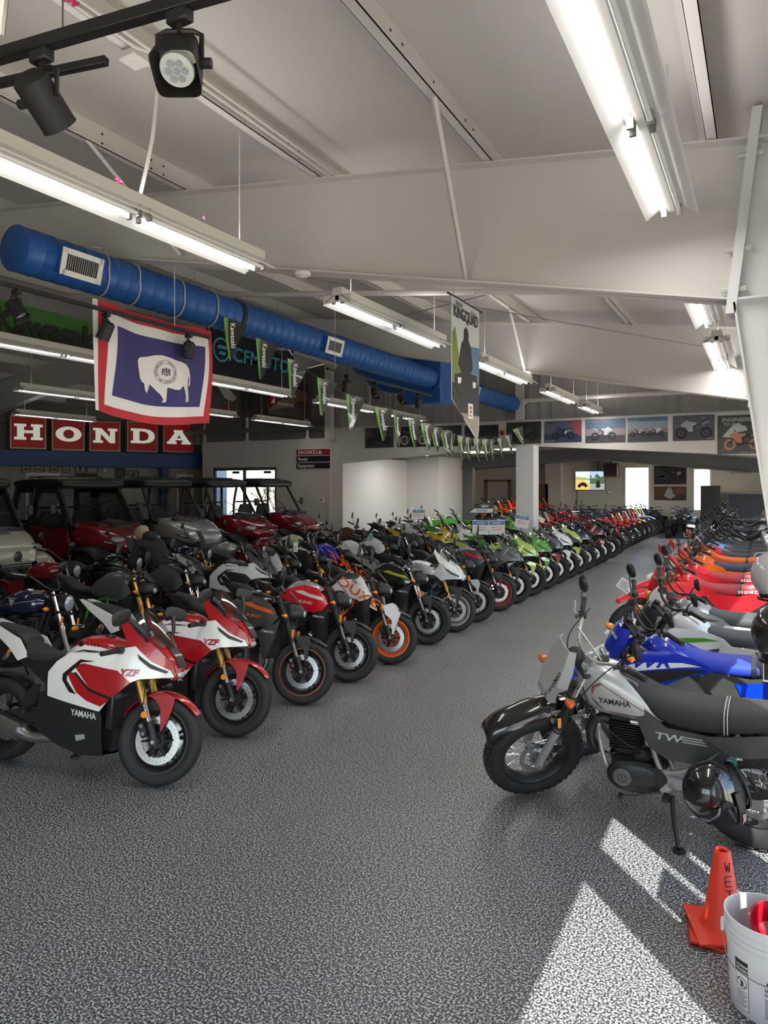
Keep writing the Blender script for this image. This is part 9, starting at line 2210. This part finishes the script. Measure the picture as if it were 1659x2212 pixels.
# hang tags on the silver bike
for i, (x, y, z, w, h_, m, lab, nm) in enumerate(((-0.22, 4.45, 0.545, 0.045, 0.05, ORG, 'small orange and white tag hanging behind the black helmet', 'hang_tag'), (-0.17, 4.44, 0.52, 0.05, 0.075, TEALG, 'turquoise tag hanging beside the orange one above the black helmet', 'hang_tag'), (-0.145, 4.47, 0.54, 0.055, 0.115, mat('clear_bag', (0.55, 0.60, 0.66), 0.3), 'clear plastic bag hanging behind the turquoise tag', 'plastic_bag'))):
    t = thing(nm, lab, 'tag' if i < 2 else 'bag', (x, y, z), radians(-20 + i * 12))
    g = G().grid([[(a * w, 0.004 * sin(a * 5 + b * 4), b * h_) for a in (-.5, -.2, .2, .5)] for b in (0, .33, .66, 1)], 2, 0.001)
    link('sheet', g, m, t)
    if i < 2:
        link('string', G().tube([(0, 0, h_), (0.004, 0.01, h_ + 0.04)], 0.001, 4), PAPER, t)
        for q in range(3): link('print_line', G().box(-w * 0.38, w * 0.3, -0.0055, -0.0045, h_ * (0.2 + q * 0.2), h_ * (0.24 + q * 0.2)), BLKM if i else PAPER, t)
t = thing('price_tag', 'white printed tag hanging among the handlebars of the white dual-sport bike', 'tag', (-1.02, 6.22, 1.28), radians(12), None, (radians(-12), radians(35), radians(10)))
link('sheet', G().box(-0.06, 0.06, -0.001, 0.001, -0.09, 0.0), PAPER, t)
for q in range(8): link('print_line', G().box(-0.05, 0.045 - 0.01 * (q % 3), -0.0025, -0.001, -0.082 + q * 0.0095, -0.079 + q * 0.0095), BLKM, t)
CB = mat('card_blue', (0.08, 0.22, 0.5), 0.5); CR = mat('card_red', (0.6, 0.05, 0.04), 0.5)
for i, (x, y, z, w, h_, lab, big) in enumerate(((-5.35, 14.25, 1.02, 0.34, 0.30, 'large price card with blue heading, left one of the adjoining pair', 1), (-5.05, 14.45, 1.02, 0.34, 0.30, 'large price card with blue heading, right one of the adjoining pair', 1), (-5.1, 16.3, 1.06, 0.32, 0.30, 'tilted price card with blue heading, alone right of the pair', 1), (-6.5, 13.6, 1.35, 0.24, 0.20, 'smaller price card with blue heading over the white naked bike', 1))):
    t = thing('price_card', lab, 'card', (x, y, z), 0, 'price cards on the bikes', (0, radians([2, -2, 9, 0][i]), radians(18)))
    link('sheet', G().box(-w / 2, w / 2, -0.003, 0.0, 0, h_), PAPER, t)
    link('heading', G().box(-w / 2 + 0.01, w / 2 - 0.01, -0.005, -0.003, h_ * 0.68, h_ * 0.96), CB, t)
    link('heading_text', text_on(lambda a, b: (a, -0.007, h_ * 0.77 + b), 'FINANCING', h_ * 0.10, 0.02, 0, 0.8, True), PAPER, t)
    for q, s_ in enumerate(('PAYMENTS AS LOW', 'AS $99 A MONTH')): link('print_text', text_on(lambda a, b: (a, -0.006, h_ * (0.48 - q * 0.17) + b), s_, h_ * 0.085, 0.02, 0, 0.75 if w > .25 else .8, True), CR, t)
    link('holder', G().tube([(0, 0.004, -0.16), (0, 0.004, 0.1)], 0.006, 6), BLK, t)
t = thing('dealer_sign', 'teardrop sign reading NEW SUZUKI above the bikes', 'sign', (-6.15, 15.6, 1.42), 0, None, (0, 0, radians(15)))
TD = catmull([(0, 0.02), (0.10, 0.10), (0.25, 0.20), (0.42, 0.25), (0.54, 0.22), (0.59, 0.12), (0.56, 0.02), (0.50, 0.0), (0.2, 0.0)], 3, True)
link('plate', G().extr(TD, -0.006, 0.0), mat('slate_print', (0.05, 0.06, 0.08), 0.4), t)
link('lower_band', G().extr([(0.03, 0.01), (0.14, 0.10), (0.58, 0.10), (0.565, 0.02), (0.5, 0.006), (0.2, 0.006)], -0.008, -0.006), PAPER, t)
link('lettering', text_on(lambda a, b: (0.30 + a, -0.010, 0.125 + b), 'NEW', 0.07, 0.02, 0, 0.8), PAPER, t)
link('lettering', text_on(lambda a, b: (0.18 + a, -0.010, 0.03 + b), 'SUZUKI', 0.05, 0.03, 0, 1.1), CB, t)
link('holder', G().tube([(0.35, 0.004, -0.25), (0.35, 0.004, 0.05)], 0.007, 6), BLK, t)
for i, (x, y, z, m, lab) in enumerate(((-6.75, 9.50, 1.14, PAPER, 'long white hang tag with code print in the second row'), (-6.75, 12.0, 1.14, TEALG, 'teal hang tag in the second row right of the pale bikes'), (-6.75, 8.7, 1.14, PAPER, 'small white hang tag on the bike with orange frame tubes'), (-9.08, 6.44, 1.17, PAPER, 'white hang tag on the dark red cruiser'))):
    t = thing('hang_tag', lab, 'tag', (x, y, z), radians(30))
    link('sheet', G().box(-0.035, 0.035, -0.001, 0.001, -0.15, 0.0), m, t)
    for q in range(4): link('print_line', G().box(-0.025, 0.02, -0.002, -0.001, -0.12 + q * 0.02, -0.113 + q * 0.02), BLKM, t)
    link('string', G().tube([(0, 0, 0), (0.01, 0.01, 0.05)], 0.001, 4), PAPER, t)
